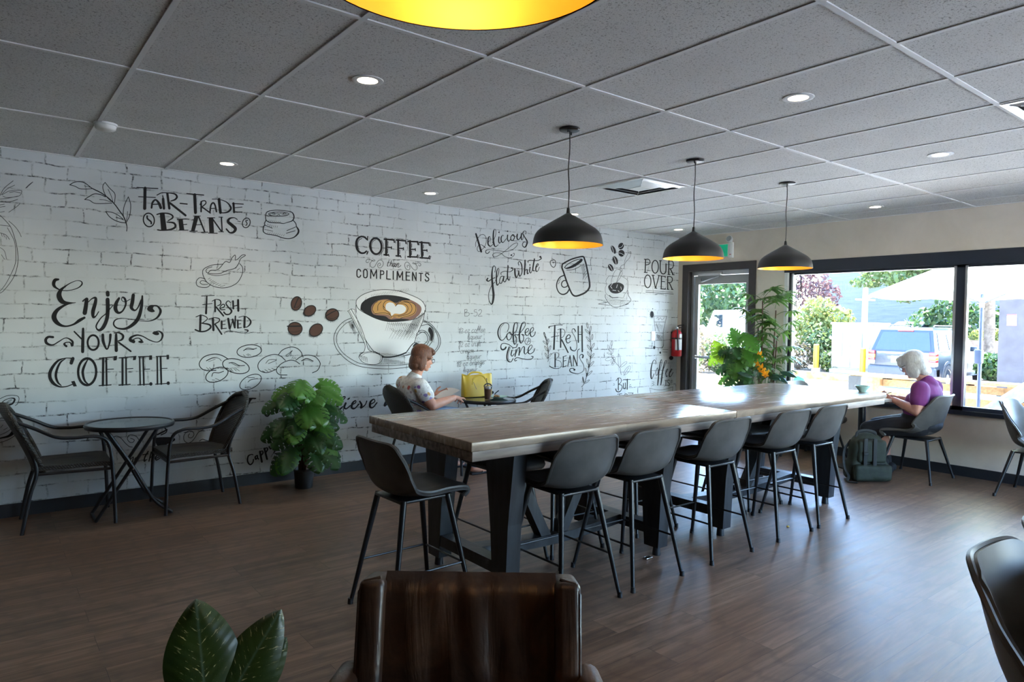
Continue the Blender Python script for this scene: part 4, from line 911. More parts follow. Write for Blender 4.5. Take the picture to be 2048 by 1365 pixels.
# round pedestal table by the window
t = thing('pedestal_table', 'small round pedestal table on a black disc base by the window', 'table', (-0.50, -2.80, 0))
MB().lathe([(0,0.73), (0.33,0.73), (0.335,0.745), (0.33,0.76), (0,0.76)], n=40).build('tabletop', M['white_plastic'], t)
MB().lathe([(0.036,0.02), (0.036,0.70), (0.09,0.73), (0,0.73)], n=20).build('post', M['leg_black'], t)
MB().lathe([(0.0,0.0), (0.22,0.0), (0.22,0.012), (0.06,0.035), (0,0.035)], n=36).build('base', M['leg_black'], t)

# ------------------------------------------------------------------ bistro sets along the mural wall
def make_wicker(label):
    r = thing('wicker_armchair', label, 'chair')
    def back(u, v):                                  # rounded shield, leaning and curved
        s = 2*v-1
        z = 0.40+0.46*u
        w = (0.175+0.085*math.sin(PI*min(1, u*1.05)*0.62))*math.sqrt(max(0.0, 1-max(0, (u-0.62)/0.38)**2.2)*0.999+0.001)
        y = -0.215-0.20*u**1.25+0.05*s*s*(1-0.3*u)
        return (w*s, y, z)
    b = MB().sheet(back, 22, 17, 0.016).build('backrest', M['wicker'], r, angle=60)
    rim = [back(u/20, 1) for u in range(0, 20)] + [back(1, 1-v/6) for v in range(7)] + [back(1-u/20, 0) for u in range(1, 21)]
    MB().tube(rim, 0.014, 8).build('back_rim', M['wicker'], b)
    def seat(u, v):
        s = 2*v-1; q = 2*u-1
        w = 0.235-0.03*(1-u)
        return (w*s, 0.235*q-0.0, 0.418-0.02*(1-s*s)*(1-q*q)-0.03*max(0, q-0.8)*5*0.3)
    MB().sheet(seat, 17, 17, 0.03).build('seat', M['wicker'], r)
    for s in (-1, 1):
        arm = catmull([(s*0.245, 0.255, 0.0), (s*0.245, 0.24, 0.35), (s*0.25, 0.215, 0.57), (s*0.255, 0.14, 0.632), (s*0.258, 0.0, 0.635), (s*0.255, -0.10, 0.65), (s*0.235, -0.22, 0.715), (s*0.225, -0.345, 0.775)], 6)
        MB().tube(arm, 0.0125, 10).build('arm', M['black_metal'], r)
        leg = catmull([(s*0.225, -0.29, 0.0), (s*0.215, -0.245, 0.25), (s*0.205, -0.205, 0.42), (s*0.21, -0.25, 0.58), (s*0.225, -0.335, 0.76)], 6)
        MB().tube(leg, 0.0125, 10).build('leg', M['black_metal'], r)
    fr = MB(); fr.tube([(-0.245, 0.235, 0.395), (0.245, 0.235, 0.395)], 0.010, 8); fr.tube([(-0.205, -0.2, 0.395), (0.205, -0.2, 0.395)], 0.010, 8)
    for s in (-1, 1): fr.tube([(s*0.205, -0.2, 0.395), (s*0.24, 0.235, 0.395)], 0.010, 8)
    fr.build('seat_frame', M['black_metal'], r)
    return r
WK = 'black wicker bistro armchairs'
wk = make_wicker('black wicker armchair left of the empty bistro table, nearest the left edge')
wk.location = (-7.215, -0.335, 0); wk.rotation_euler = (0, 0, -PI/2-0.03)
dup(wk, (-6.395, -0.345, 0), PI/2+0.02, 'black wicker armchair between the empty bistro table and the potted monstera', WK)
dup(wk, (-4.36, -0.50, 0), -PI/2-0.05, 'black wicker armchair holding the woman in the floral blouse', WK)
dup(wk, (-3.28, -0.46, 0), PI/2-0.55, 'black wicker armchair turned half away, right of the bistro table with the yellow bag', WK)
wk['group'] = WK
def bistro(label, loc, rot):
    r = thing('bistro_table', label, 'table', loc, rot, 'round black bistro tables')
    zt = 0.69
    MB().lathe([(0.0,zt-0.012), (0.278,zt-0.012), (0.278,zt-0.004), (0,zt-0.004)], n=48).build('glass_top', M['table_glass'], r)
    MB().lathe([(0.272,zt-0.03), (0.292,zt-0.032), (0.298,zt-0.015), (0.292,zt), (0.28,zt+0.001), (0.277,zt-0.006), (0.272,zt-0.03)], n=48).build('rim', M['black_metal'], r)
    for y in (-0.15, 0.15):
        a = catmull([(-0.17, y, zt-0.03), (0.0, y, 0.37), (0.13, y, 0.12), (0.25, y, 0.012)], 6)
        MB().tube(a, 0.012, 8).build('leg', M['black_metal'], r)
        y2 = y*0.78
        MB().tube([(0.17, y2, zt-0.03), (-0.235, y2, 0.012)], 0.012, 8).build('leg', M['black_metal'], r)
        MB().cyl((-0.005, y-0.03*(1 if y > 0 else -1), 0.37), (-0.005, y+0.018*(1 if y > 0 else -1), 0.37), 0.006, n=8).build('pivot_bolt', M['chrome'], r)
    g = MB()
    for x, y in ((0.25, 0.15), (-0.235, 0.117)): g.tube([(x, -y, 0.012), (x, y, 0.012)], 0.011, 8)
    for x, y in ((-0.17, 0.15), (0.17, 0.117)): g.tube([(x, -y, zt-0.032), (x, y, zt-0.032)], 0.009, 8)
    g.build('cross_bar', M['black_metal'], r)
    return r
bistro('empty round black bistro table with glass top between two wicker armchairs', (-6.845, -0.40, 0), 0.0)
bistro('round black bistro table in front of the seated woman with the yellow bag', (-3.66, -0.52, 0), 0.1)

# ------------------------------------------------------------------ leather armchairs in the foreground
def make_armchair(label):
    r = thing('leather_armchair', label, 'armchair')
    lean = Matrix.Translation((0, -0.30, 0.40)) @ Matrix.Rotation(math.radians(13), 4, 'X')
    def bp(x, y, z): return lean @ Vector((x, y, z))
    def cushion(u, v):
        s = 2*v-1; z = -0.06+0.462*u
        roll = -0.035*max(0, (u-0.86)/0.14)**2
        wrk = 0.006*math.sin(9*s+3*u)*math.sin(PI*u)+0.004*math.sin(17*s-5*u)
        return bp(0.232*s, 0.052+0.012*math.sin(PI*u)*(1-s*s)+roll+wrk*(1-s*s), z)
    MB().sheet(cushion, 26, 31, 0.085).build('back_cushion', M['leather'], r, angle=60)
    for s in (-1, 1):
        w = MB(); x0, x1 = (0.226, 0.296) if s > 0 else (-0.296, -0.226)
        w.rbox((x0, -0.085, -0.30), (x1, 0.092, 0.389), 0.022, lean, 4)
        w.build('back_bolster', M['leather'], r)
        MB().tube([bp(s*0.292, 0.084, -0.06), bp(s*0.292, 0.084, 0.357), bp(s*0.28, 0.08, 0.382), bp(s*0.24, 0.07, 0.392)], 0.0045, 6).build('piping', M['leather'], r)
        a = catmull([(s*0.312, -0.31, 0.545), (s*0.325, -0.14, 0.555), (s*0.345, 0.08, 0.555), (s*0.355, 0.30, 0.545), (s*0.355, 0.345, 0.515)], 6)
        MB().tube(a, (0.036, 0.030), 16).build('armrest', M['leather'], r)
        MB().rbox((min(s*0.303, s*0.345), -0.30, 0.23), (max(s*0.303, s*0.345), 0.31, 0.535), 0.015).build('side_panel', M['leather'], r)
        for y in (-0.28, 0.28): MB().cyl((s*0.30, y, 0.24), (s*0.33, y*1.1, 0), 0.024, 0.014, 12).build('leg', M['dark_wood'], r)
    MB().rbox((-0.30, -0.40, 0.22), (0.30, 0.30, 0.32), 0.02).build('seat_base', M['leather'], r)
    MB().rbox((-0.295, -0.27, 0.322), (0.295, 0.33, 0.445), 0.035, n=4).build('seat_cushion', M['leather'], r)
    MB().rbox((-0.29, -0.105, -0.18), (0.29, -0.03, 0.382), 0.02, lean).build('back_frame', M['leather'], r)
    return r
LA = 'brown leather armchairs'
ac = make_armchair('brown leather armchair with padded back, foreground centre facing the camera')
ac.location = (-6.897, -4.89, 0); ac.rotation_euler = (0, 0, math.radians(142))
ac['group'] = LA
dup(ac, (-8.02, -4.96, 0), math.radians(200), 'dark leather armchair of which only a back corner shows at the lower left', LA)
# ------------------------------------------------------------------ lamps and ceiling fixtures
M['shade_black'] = mat('matte_black_shade', (0.012,0.011,0.011), 0.42)
M['gold'] = mat('gold_lining', (0.95,0.43,0.035), 0.4, 0.4)
M['bulb'] = emis('bulb_glow', (1.0,0.72,0.36), 7.0)
M['lens'] = emis('downlight_lens', (1.0,0.84,0.64), 7.0)
def make_pendant(label, x, y, group):
    r = thing('pendant_lamp', label, 'lamp', (x, y, 0), 0, group)
    MB().lathe([(0,H-0.016), (0.058,H-0.016), (0.064,H-0.012), (0.064,H-0.0005), (0,H-0.0005)], n=32).build('canopy', M['shade_black'], r)
    for k in (-1, 1): MB().cyl((0.03*k, 0.018*k, H-0.032), (0.03*k, 0.018*k, H-0.014), 0.005, n=8).build('canopy_screw', M['shade_black'], r)
    cord = catmull([(0,0,H-0.014), (0.004,0,2.55), (-0.003,0.002,2.42), (0.002,-0.002,2.3), (0,0,2.165)], 6)
    MB().tube(cord, 0.0035, 8).build('cord', M['shade_black'], r)
    MB().cyl((0,0,2.148), (0,0,2.185), 0.013, 0.009, 14).build('cord_grip', M['shade_black'], r)
    prof = [(0.0,0.197), (0.012,0.196), (0.05,0.173), (0.10,0.144), (0.145,0.117), (0.170,0.101), (0.190,0.083), (0.203,0.064), (0.211,0.040), (0.215,0.018), (0.2175,0.0)]
    s = MB().lathe([(a, 1.957+b) for a, b in prof], n=64).build('shade', M['shade_black'], r, angle=60)
    MB().lathe([(a*0.985, 1.9572+b*0.975) for a, b in prof], n=64).build('shade_lining', M['gold'], s, angle=60)
    MB().ell((0,0,2.055), (0.032,0.032,0.042), 16, 10).build('bulb', M['bulb'], r)
    MB().cyl((0,0,2.09), (0,0,2.14), 0.02, n=14).build('socket', M['shade_black'], r)
    ld = bpy.data.lights.new('pendant_glow', 'POINT'); ld.energy = 1.5; ld.color = (1.0,0.74,0.42); ld.shadow_soft_size = 0.035
    lo = bpy.data.objects.new('pendant_glow', ld); C.objects.link(lo); lo.parent = r; lo.location = (0,0,2.005)
    return r
PG = 'black dome pendants above the long tables'
make_pendant('black dome pendant lamp, nearest of the row of three above the long tables', -4.864, -3.0, PG)
make_pendant('black dome pendant lamp, middle of the row of three above the long tables', -3.627, -3.0, PG)
make_pendant('black dome pendant lamp, farthest of the row of three, beside the window head', -2.392, -3.0, PG)
make_pendant('large near pendant lamp showing only its glowing gold inside at the top edge', -7.238, -5.373, 'pendant lamp above the armchairs')
DL = 'recessed downlights in the tile ceiling'
def downlight(x, y, label):
    r = thing('recessed_downlight', label, 'ceiling light', (x, y, 0), 0, DL)
    MB().lathe([(0.050,H-0.004), (0.072,H-0.006), (0.078,H-0.0045), (0.078,H-0.0002), (0.050,H-0.0002), (0.050,H-0.004)], n=36).build('trim_ring', M['white'], r)
    MB().lathe([(0,H-0.0035), (0.050,H-0.0035), (0.050,H-0.001), (0,H-0.001)], n=32).build('lens', M['lens'], r)
    ld = bpy.data.lights.new('downlight_beam', 'SPOT'); ld.energy = 8.0; ld.color = (1.0,0.82,0.62); ld.spot_size = math.radians(125); ld.spot_blend = 0.9; ld.shadow_soft_size = 0.05
    lo = bpy.data.objects.new('downlight_beam', ld); C.objects.link(lo); lo.parent = r; lo.location = (0,0,H-0.012)
for x, y, l in ((-6.20,-2.97,'round recessed downlight, big and bright between near pendant and mural wall'), (-6.20,-0.545,'recessed downlight close to the mural wall above the fair-trade beans lettering'),
        (-4.37,-0.545,'recessed downlight close to the mural wall above the coffee than compliments lettering'), (-2.53,-0.545,'recessed downlight peeping out beside the tip of the nearest black pendant'),
        (-0.71,-0.545,'recessed downlight in the far ceiling corner near the door'), (-4.36,-4.2,'recessed downlight right of the black pendants, larger of the right-hand ones'),
        (-2.52,-4.2,'recessed downlight toward the window, between the pendants and the right edge'), (-0.68,-2.95,'small recessed downlight closest to the window head'),
        (-8.03,-0.545,'added unseen recessed downlight over the mural beyond the left edge'), (-8.03,-2.97,'added unseen recessed downlight beyond the left edge'), (-6.2,-6.6,'added unseen recessed downlight behind the armchairs'), (-4.36,-6.6,'added unseen recessed downlight over the right-hand tables beyond the frame'), (-2.52,-6.6,'added recessed downlight by the unseen end of the window')):  # this last row is out of view, added for more light
    downlight(x, y, l)
def diffuser(name, label, x0, y0):
    cx, cy = x0+0.3048, y0+0.3048
    r = thing(name, label, 'air vent', (cx, cy, 0), 0, 'square ceiling air diffusers')
    def ring(a, za, b, zb, m, nm):
        mb = MB(); q = [(-1,-1), (1,-1), (1,1), (-1,1)]
        vs = [(a*x, a*y, za) for x, y in q]+[(b*x, b*y, zb) for x, y in q]
        vs += [(a*x, a*y, za+0.002) for x, y in q]+[(b*x, b*y, zb+0.002) for x, y in q]
        fs = []
        for k in range(4):
            j = (k+1) % 4; fs += [(k, j, 4+j, 4+k), (8+k, 12+k, 12+j, 8+j)]
        mb.add(vs, fs); return mb.build(nm, m, r, smooth=False)
    MB().box((-0.28,-0.28,H-0.0035), (0.28,0.28,H-0.0025)).build('duct_shade_plate', M['base'], r, smooth=False)  # dark plate stands in for the shade inside the duct
    ring(0.296, H-0.009, 0.268, H-0.009, M['vent'], 'frame'); ring(0.268, H-0.009, 0.235, H-0.018, M['vent'], 'louver')
    ring(0.205, H-0.009, 0.155, H-0.020, M['vent'], 'louver'); ring(0.125, H-0.010, 0.075, H-0.021, M['vent'], 'louver')
    MB().box((-0.078,-0.078,H-0.0225), (0.078,0.078,H-0.0205)).build('centre_plate', M['vent'], r, smooth=False)
    for sx, sy in ((1,1), (-1,1)): MB().tube([(-0.26*sx,-0.26*sy,H-0.012), (0.26*sx,0.26*sy,H-0.012)], 0.003, 6).build('brace_wire', M['vent'], r)
M['vent'] = mat('vent_metal', (0.62,0.62,0.61), 0.28, 0.55)
diffuser('air_diffuser', 'square metal air diffuser in the ceiling between the nearest and middle pendant', -3.4808, -2.3817)
diffuser('air_diffuser', 'square air diffuser at the right edge of the ceiling', -3.4808, -5.4293)
t = thing('smoke_detector', 'small white smoke detector on the ceiling above the left end of the mural', 'smoke detector', (-7.10, -1.19, 0))
MB().lathe([(0,H-0.042), (0.045,H-0.042), (0.056,H-0.034), (0.06,H-0.018), (0.06,H-0.012)], n=36).build('cover', M['white_plastic'], t)
MB().lathe([(0,H-0.013), (0.066,H-0.013), (0.066,H-0.0003), (0,H-0.0003)], n=36).build('mount', M['white_plastic'], t)

# ------------------------------------------------------------------ things on the walls
t = thing('exit_sign', 'green exit sign with white emergency light head above the door', 'sign', (-0.03, -0.66, 2.44))
M['sign_green'] = emis('exit_green', (0.0,0.33,0.17), 0.25)
MB().rbox((0.0,-0.155,-0.085), (0.03,0.155,0.085), 0.006).build('housing', M['white_plastic'], t)
MB().box((-0.0012,-0.148,-0.078), (0.0,0.148,0.078)).build('face', M['sign_green'], t, smooth=False)
man = MB(); q = lambda pts: man.tube([(-0.002, a, b) for a, b in pts], (0.0015, 0.009), 6)
q([(0.02,0.035), (0.0,-0.01)]); q([(0.0,-0.01), (0.03,-0.035), (0.02,-0.065)]); q([(0.0,-0.01), (-0.025,-0.03), (-0.055,-0.03)]); q([(0.015,0.03), (-0.02,0.015), (-0.035,0.035)]); q([(0.02,0.03), (0.05,0.01)])
man.ell((-0.002,0.03,0.055), (0.001,0.013,0.013), 12, 8); man.build('running_figure', M['white'], t)
b = MB().rbox((-0.005,-0.225,-0.1), (0.03,-0.16,0.1), 0.008).build('battery_unit', M['white_plastic'], t)
MB().box((-0.0065,-0.205,-0.06), (-0.005,-0.18,-0.052)).build('indicator', mat('red_dot', (0.4,0.02,0.02), 0.4), b, smooth=False)
hd = MB(); hd.lathe([(0.0,0.0), (0.03,0.0), (0.042,0.03), (0.044,0.045), (0,0.05)], n=24, mat=Matrix.Translation((-0.01,-0.2,0.13)) @ Matrix.Rotation(math.radians(-75), 4, 'Y'))
hd.tube([(0.01,-0.2,0.09), (0.0,-0.2,0.13)], 0.01, 8); hd.build('lamp_head', M['white_plastic'], t)
MB().lathe([(0,0.051), (0.036,0.051), (0.036,0.046), (0,0.046)], n=20, mat=Matrix.Translation((-0.01,-0.2,0.13)) @ Matrix.Rotation(math.radians(-75), 4, 'Y')).build('lamp_lens', M['chrome'], t)

t = thing('fire_extinguisher', 'red fire extinguisher with white label hanging in the corner beside the door', 'fire extinguisher', (-0.115, -0.085, 1.02))
M['red'] = mat('extinguisher_red', (0.42,0.008,0.012), 0.28)
MB().lathe([(0,0), (0.062,0), (0.07,0.012), (0.07,0.30), (0.062,0.335), (0.035,0.362), (0.022,0.37), (0,0.372)], n=32).build('cylinder', M['red'], t)
lab = MB(); n = 20
lab.grid(lambda u, v: (0.0707*math.cos(-2.75+1.7*u), 0.0707*math.sin(-2.75+1.7*u), 0.09+0.15*v), 16, 2); lab.build('label_sheet', M['white'], t)
MB().grid(lambda u, v: (0.0709*math.cos(-1.95+0.9*u), 0.0709*math.sin(-1.95+0.9*u), 0.255+0.055*v), 12, 2).build('upper_label', M['white'], t)
MB().lathe([(0.073,0.238), (0.0735,0.24), (0.0735,0.256), (0.073,0.258)], n=32).build('strap', M['leg_black'], t)
MB().lathe([(0.016,0.37), (0.02,0.385), (0.016,0.41), (0,0.412)], n=16).build('valve', M['chrome'], t)
MB().tube([(-0.01,0,0.405), (0.02,-0.02,0.428), (0.085,-0.045,0.436)], 0.007, 8).build('lever', M['leg_black'], t)
MB().tube([(0,0,0.395), (0.04,-0.03,0.398), (0.08,-0.045,0.40)], 0.006, 8).build('handle', M['leg_black'], t)
MB().tube(catmull([(-0.01,-0.01,0.39), (-0.05,-0.05,0.37), (-0.06,-0.062,0.28), (-0.045,-0.06,0.15), (-0.042,-0.06,0.08)], 6), 0.009, 8).build('hose', M['leg_black'], t)
MB().box((-0.02,0.07,0.2), (0.02,0.0835,0.34)).build('wall_bracket', M['leg_black'], t, smooth=False)
t = thing('light_switch', 'white light switch plate on the mural wall beside the shot glass drawing', 'light switch', (-0.515, 0, 1.30))
MB().rbox((-0.04,-0.007,-0.064), (0.04,-0.0005,0.064), 0.003).build('plate', M['white_plastic'], t)
MB().rbox((-0.017,-0.011,-0.033), (0.017,-0.006,0.033), 0.002).build('rocker', M['white_plastic'], t)

# the hanging "open" sign, read from the street
t = thing('open_sign', 'black wire sign reading open, hung sideways in the left window corner', 'sign')
def onx(u, v, x): 
    d = RM.T @ np.array([(u-1024)/1366.95, (682.5-v)/1366.95, 1.0]); k = (x-CAM[0])/d[0]; p = CAM+d*k
    return (x, float(p[1]), float(p[2]))
def sp(pts): return [onx(1570+a*.19048, 510+b*.19048, 0.02) for a, b in pts]
el = lambda cx, cy, rx, ry: [(cx+rx*math.cos(2*PI*k/20), cy+ry*math.sin(2*PI*k/20)) for k in range(21)]
for nm, strokes in (('letter_o', [el(147,250,28,30), ]), ('letter_p', [el(143,322,26,30), [(172,222), (172,300), (168,398)]]), ('letter_e', [[(158,402), (128,402), (112,425), (116,455), (138,470), (162,455), (162,425), (150,402)], [(138,402), (138,468)]]), ('letter_n', [[(106,545), (106,500), (120,488), (145,488), (156,500), (156,552)]])):
    g = MB()
    for s_ in strokes: g.tube(sp(s_), 0.0045, 6)
    g.build(nm, M['leg_black'], t)
MB().tube([onx(1570+165*.19048, 541, 0.024), onx(1570+165*.19048, 618, 0.024)], 0.003, 6).build('hanging_wire', M['leg_black'], t)

# ------------------------------------------------------------------ things on the tables and floor
def at_mid(dx, dy, z=0.69): return (-3.66+dx, -0.52+dy, z)
M['yellow'] = noisy('yellow_leather', (0.50,0.33,0.012), (0.62,0.42,0.02), 0.42, 6)
t = thing('handbag', 'yellow leather tote bag standing on the bistro table against the mural', 'bag', (-3.645, -0.315, 0.69), -0.12)
def bagf(u, v):                                     # wrap around a soft trapezoid
    a = 2*PI*u; w = 0.165+0.012*v; d = 0.062*(1-0.72*v**1.5)
    c, s = math.cos(a), math.sin(a); e = 0.45
    x = w*math.copysign(abs(c)**e, c); y = d*math.copysign(abs(s)**e, s)
    return (x*(1+0.0*v), y+0.006*math.sin(11*x*7)*v, 0.002+0.225*v+0.012*math.sin(5*u*PI+1)*v*v)
bg = MB(); bg.grid(bagf, 48, 14, closed_u=True); n0 = 48*14
bg.add([bagf(k/48, 0) for k in range(48)], [tuple(range(48))]); bg.add([Vector(bagf(k/48, 1))-Vector((0,0,0.03)) for k in range(48)], [tuple(range(48))])
bg.build('body', M['yellow'], t)
for s in (-1, 1):
    y = s*0.028-0.01
    h = catmull([(-0.085,y-0.028,0.13), (-0.075,y-0.03,0.19), (-0.02,y-0.035,0.228), (0.04,y-0.04,0.21), (0.085,y-0.045,0.14), (0.10,y-0.046,0.10)] if s < 0 else [(-0.10,y,0.21), (-0.06,y,0.243), (0.0,y,0.248), (0.05,y,0.24), (0.09,y,0.21)], 6)
    MB().tube(h, (0.004, 0.010), 8).build('handle', M['yellow'], t)
MB().tube([(-0.09,-0.065,0.19), (-0.04,-0.071,0.08)], 0.002, 6).build('zip', M['leg_black'], t)
t = thing('iced_coffee', 'clear cup of iced coffee with dark straw in front of the yellow bag', 'drink', at_mid(-0.045,-0.075))
M['cup_clear'] = glass_mat('clear_plastic', (0.95,0.95,0.95), 0.07, 0.05)
M['milk_coffee'] = mat('milky_coffee', (0.24,0.125,0.075), 0.35)
MB().lathe([(0.0,0.002), (0.029,0.002), (0.0385,0.105), (0.0,0.105)], n=28).build('coffee', M['milk_coffee'], t)
MB().lathe([(0.0,0.0), (0.030,0.0), (0.0415,0.125), (0.044,0.128), (0.044,0.132), (0.040,0.128), (0.0385,0.106)], n=28).build('cup', M['cup_clear'], t)
MB().lathe([(0.044,0.130), (0.042,0.142), (0.026,0.158), (0.008,0.163), (0.008,0.161), (0.026,0.155), (0.040,0.140), (0.042,0.130)], n=28).build('dome_lid', M['cup_clear'], t)
MB().ell((0,0,0.115), (0.034,0.034,0.02), 16, 8).build('whipped_top', M['white'], t)
MB().tube([(0.004,0.0,0.08), (-0.022,-0.004,0.215)], 0.0035, 8).build('straw', M['leg_black'], t)
t = thing('plate', 'pale green plate on the bistro table beside the iced coffee', 'plate', at_mid(0.12,-0.03))
M['mint'] = mat('mint_ceramic', (0.33,0.52,0.46), 0.25)
MB().lathe([(0,0.002), (0.055,0.0), (0.06,0.004), (0.098,0.016), (0.099,0.019), (0.06,0.008), (0,0.006)], n=40).build('dish', M['mint'], t)
pz = Vector(at_mid(0.09,-0.045,0.699)); pm = MB()
for k in range(7): pm.ell((0.022*math.cos(k*0.9)*(k > 0), 0.016*math.sin(k*0.9)*(k > 0), 0.010+0.004*(k % 3)), (0.016,0.013,0.011), 10, 6)
o = remeshed(pm, 'pastry', noisy('pastry_crust', (0.16,0.06,0.02), (0.42,0.24,0.10), 0.7, 60), None, 0.003, 3); o.location = pz
tag(o, 'half eaten brown pastry on the pale green plate', 'food')
t = thing('bowl', 'pale green bowl at the window end of the long table beside the woman', 'bowl', (-1.66, -3.33, 0.91))
MB().lathe([(0.0,0.0), (0.028,0.0), (0.03,0.006), (0.05,0.03), (0.062,0.052), (0.059,0.053), (0.046,0.03), (0.02,0.01), (0,0.009)], n=36).build('body', M['mint'], t)

M['pack'] = noisy('olive_pack_fabric', (0.013,0.018,0.010), (0.022,0.029,0.017), 0.75, 20, bump=0.08)
M['pack_dark'] = mat('black_webbing', (0.012,0.013,0.013), 0.7)
t = thing('backpack', 'dark olive backpack on the floor leaning against the seated woman\'s legs', 'backpack', (-1.00, -3.08, 0), math.radians(-38))
bd = MB()
bd.rbox((-0.185,-0.10,0.0), (0.185,0.11,0.20), 0.05, n=4); bd.rbox((-0.165,-0.07,0.10), (0.165,0.10,0.40), 0.06, Matrix.Rotation(0.10, 4, 'X'), 4); bd.ell((0.0,0.0,0.385), (0.145,0.075,0.075), 20, 12)
remeshed(bd, 'body', M['pack'], t, 0.012, 8)
fp = MB(); fp.rbox((-0.17,-0.145,0.01), (0.19,-0.06,0.17), 0.035, n=4); fp.ell((0.08,-0.11,0.06), (0.11,0.055,0.05), 16, 10); remeshed(fp, 'front_pocket', M['pack'], t, 0.010, 5)
up_ = MB(); up_.rbox((-0.13,-0.115,0.18), (0.145,-0.04,0.40), 0.03, n=4); remeshed(up_, 'upper_pocket', M['pack'], t, 0.010, 5)
for x in (-0.07, 0.02): MB().rbox((x-0.018,-0.128,0.05), (x+0.018,-0.112,0.42), 0.004).build('compression_strap', M['pack_dark'], t)
MB().rbox((-0.092,-0.14,0.26), (-0.048,-0.125,0.29), 0.004).build('buckle', M['pack_dark'], t)
MB().tube(catmull([(-0.11,-0.02,0.41), (-0.10,-0.03,0.465), (-0.02,-0.03,0.48), (0.06,-0.03,0.46), (0.07,-0.02,0.41)], 6), (0.006, 0.016), 8).build('carry_handle', M['pack_dark'], t)
MB().tube(catmull([(-0.14,0.02,0.38), (-0.21,0.0,0.28), (-0.225,-0.04,0.14), (-0.20,-0.08,0.05), (-0.235,-0.12,0.012), (-0.16,-0.17,0.010)], 6), (0.006, 0.016), 8).build('shoulder_strap', M['pack_dark'], t)
MB().tube([(-0.12,-0.09,0.175), (0.13,-0.115,0.175)], 0.004, 6).build('zip', M['pack_dark'], t)
o = MB().ell((0,0,0.006), (0.014,0.010,0.006), 10, 6).build('food_crumb', mat('yellow_scrap', (0.5,0.33,0.02), 0.6)); o.location = (-3.06, -3.47, 0)
tag(o, 'tiny yellow scrap on the floor under the fourth near stool', 'crumb')
o = MB().rbox((-0.03,-0.018,0.0), (0.03,0.018,0.012), 0.004).build('metal_shim', M['chrome']); o.location = (-4.42, -3.31, 0)
tag(o, 'small metal shim on the floor beside a long table leg', 'shim')

# slouchy tan bag on the near right chair
M['tan'] = noisy('tan_cotton', (0.17,0.105,0.062), (0.27,0.175,0.11), 0.85, 7, bump=0.15)
t = thing('cloth_bag', 'slouchy tan cloth bag with dark inside, on the chair in the lower right corner', 'bag', (-5.235, -5.675, 0.445), 0)
def bagw(u, v):
    a = 2*PI*u; z = 0.34*v
    sag = 1+0.10*math.sin(PI*min(1, v*1.2))+0.10*(1-v)**3
    r0 = 0.185*sag*(1-0.10*v); d = 0.135*sag*(1-0.05*v)
    f = 0.014*math.sin(3*a+6*v)+0.011*math.sin(6*a-11*v+1)+0.010*math.sin(16*v+2*a)*math.sin(PI*v)
    return ((r0+f)*math.cos(a), (d+f)*math.sin(a), z+0.016*math.sin(2*a+0.6)*v+0.02*v*math.cos(a+2.5))
def bago(u, v):
    if v < 0.8: return bagw(u, v/0.8)
    w = (v-0.8)/0.2; p = Vector(bagw(u, 1)); c = Vector((0,0,p.z))
    k = 1-0.16*math.sin(w*PI/2); return (c.x+(p.x-c.x)*k, c.y+(p.y-c.y)*k, p.z+0.02*math.sin(PI*w)-0.05*w*w)
g = MB(); g.grid(bago, 56, 40, closed_u=True); g.add([bago(k/56, 0) for k in range(56)], [tuple(range(56))])
g.build('body', M['tan'], t, angle=180)
g = MB(); g.grid(lambda u, v: tuple(Vector(bagw(u, 1-0.9*v))*0.82+Vector((0,0,0.02))), 40, 12, closed_u=True); g.build('lining', M['pack_dark'], t, angle=180)
# ------------------------------------------------------------------ plants
M['pot'] = mat('black_plastic_pot', (0.012,0.012,0.013), 0.4)
M['soil'] = noisy('potting_soil', (0.015,0.010,0.007), (0.05,0.035,0.022), 0.95, 60, bump=0.3)
M['leaf_dark'] = leaf_mat('monstera_leaf_dark', (0.016,0.062,0.020), (0.045,0.140,0.035), 9, 0.38)
M['leaf_mid'] = leaf_mat('monstera_leaf', (0.05,0.17,0.025), (0.11,0.28,0.04), 9, 0.36, 0.35)
M['leaf_lime'] = leaf_mat('monstera_leaf_lime', (0.14,0.27,0.02), (0.26,0.40,0.03), 9, 0.36, 0.5)
M['palm'] = leaf_mat('palm_blade', (0.045,0.115,0.025), (0.12,0.23,0.05), 9, 0.42, 0.35)
M['stem'] = noisy('green_stem', (0.06,0.10,0.025), (0.10,0.15,0.04), 0.5, 12)
M['trunk'] = noisy('brown_stalk', (0.07,0.032,0.018), (0.13,0.065,0.035), 0.7, 8, (6,6,1))
def frame_between(base, tip, nrm):
    b, t_ = Vector(base), Vector(tip); y = (t_-b); L = y.length; y.normalize()
    n = Vector(nrm); x = y.cross(n).normalized(); z = x.cross(y)
    return Matrix(((x.x,y.x,z.x,b.x),(x.y,y.y,z.y,b.y),(x.z,y.z,z.z,b.z),(0,0,0,1))), L
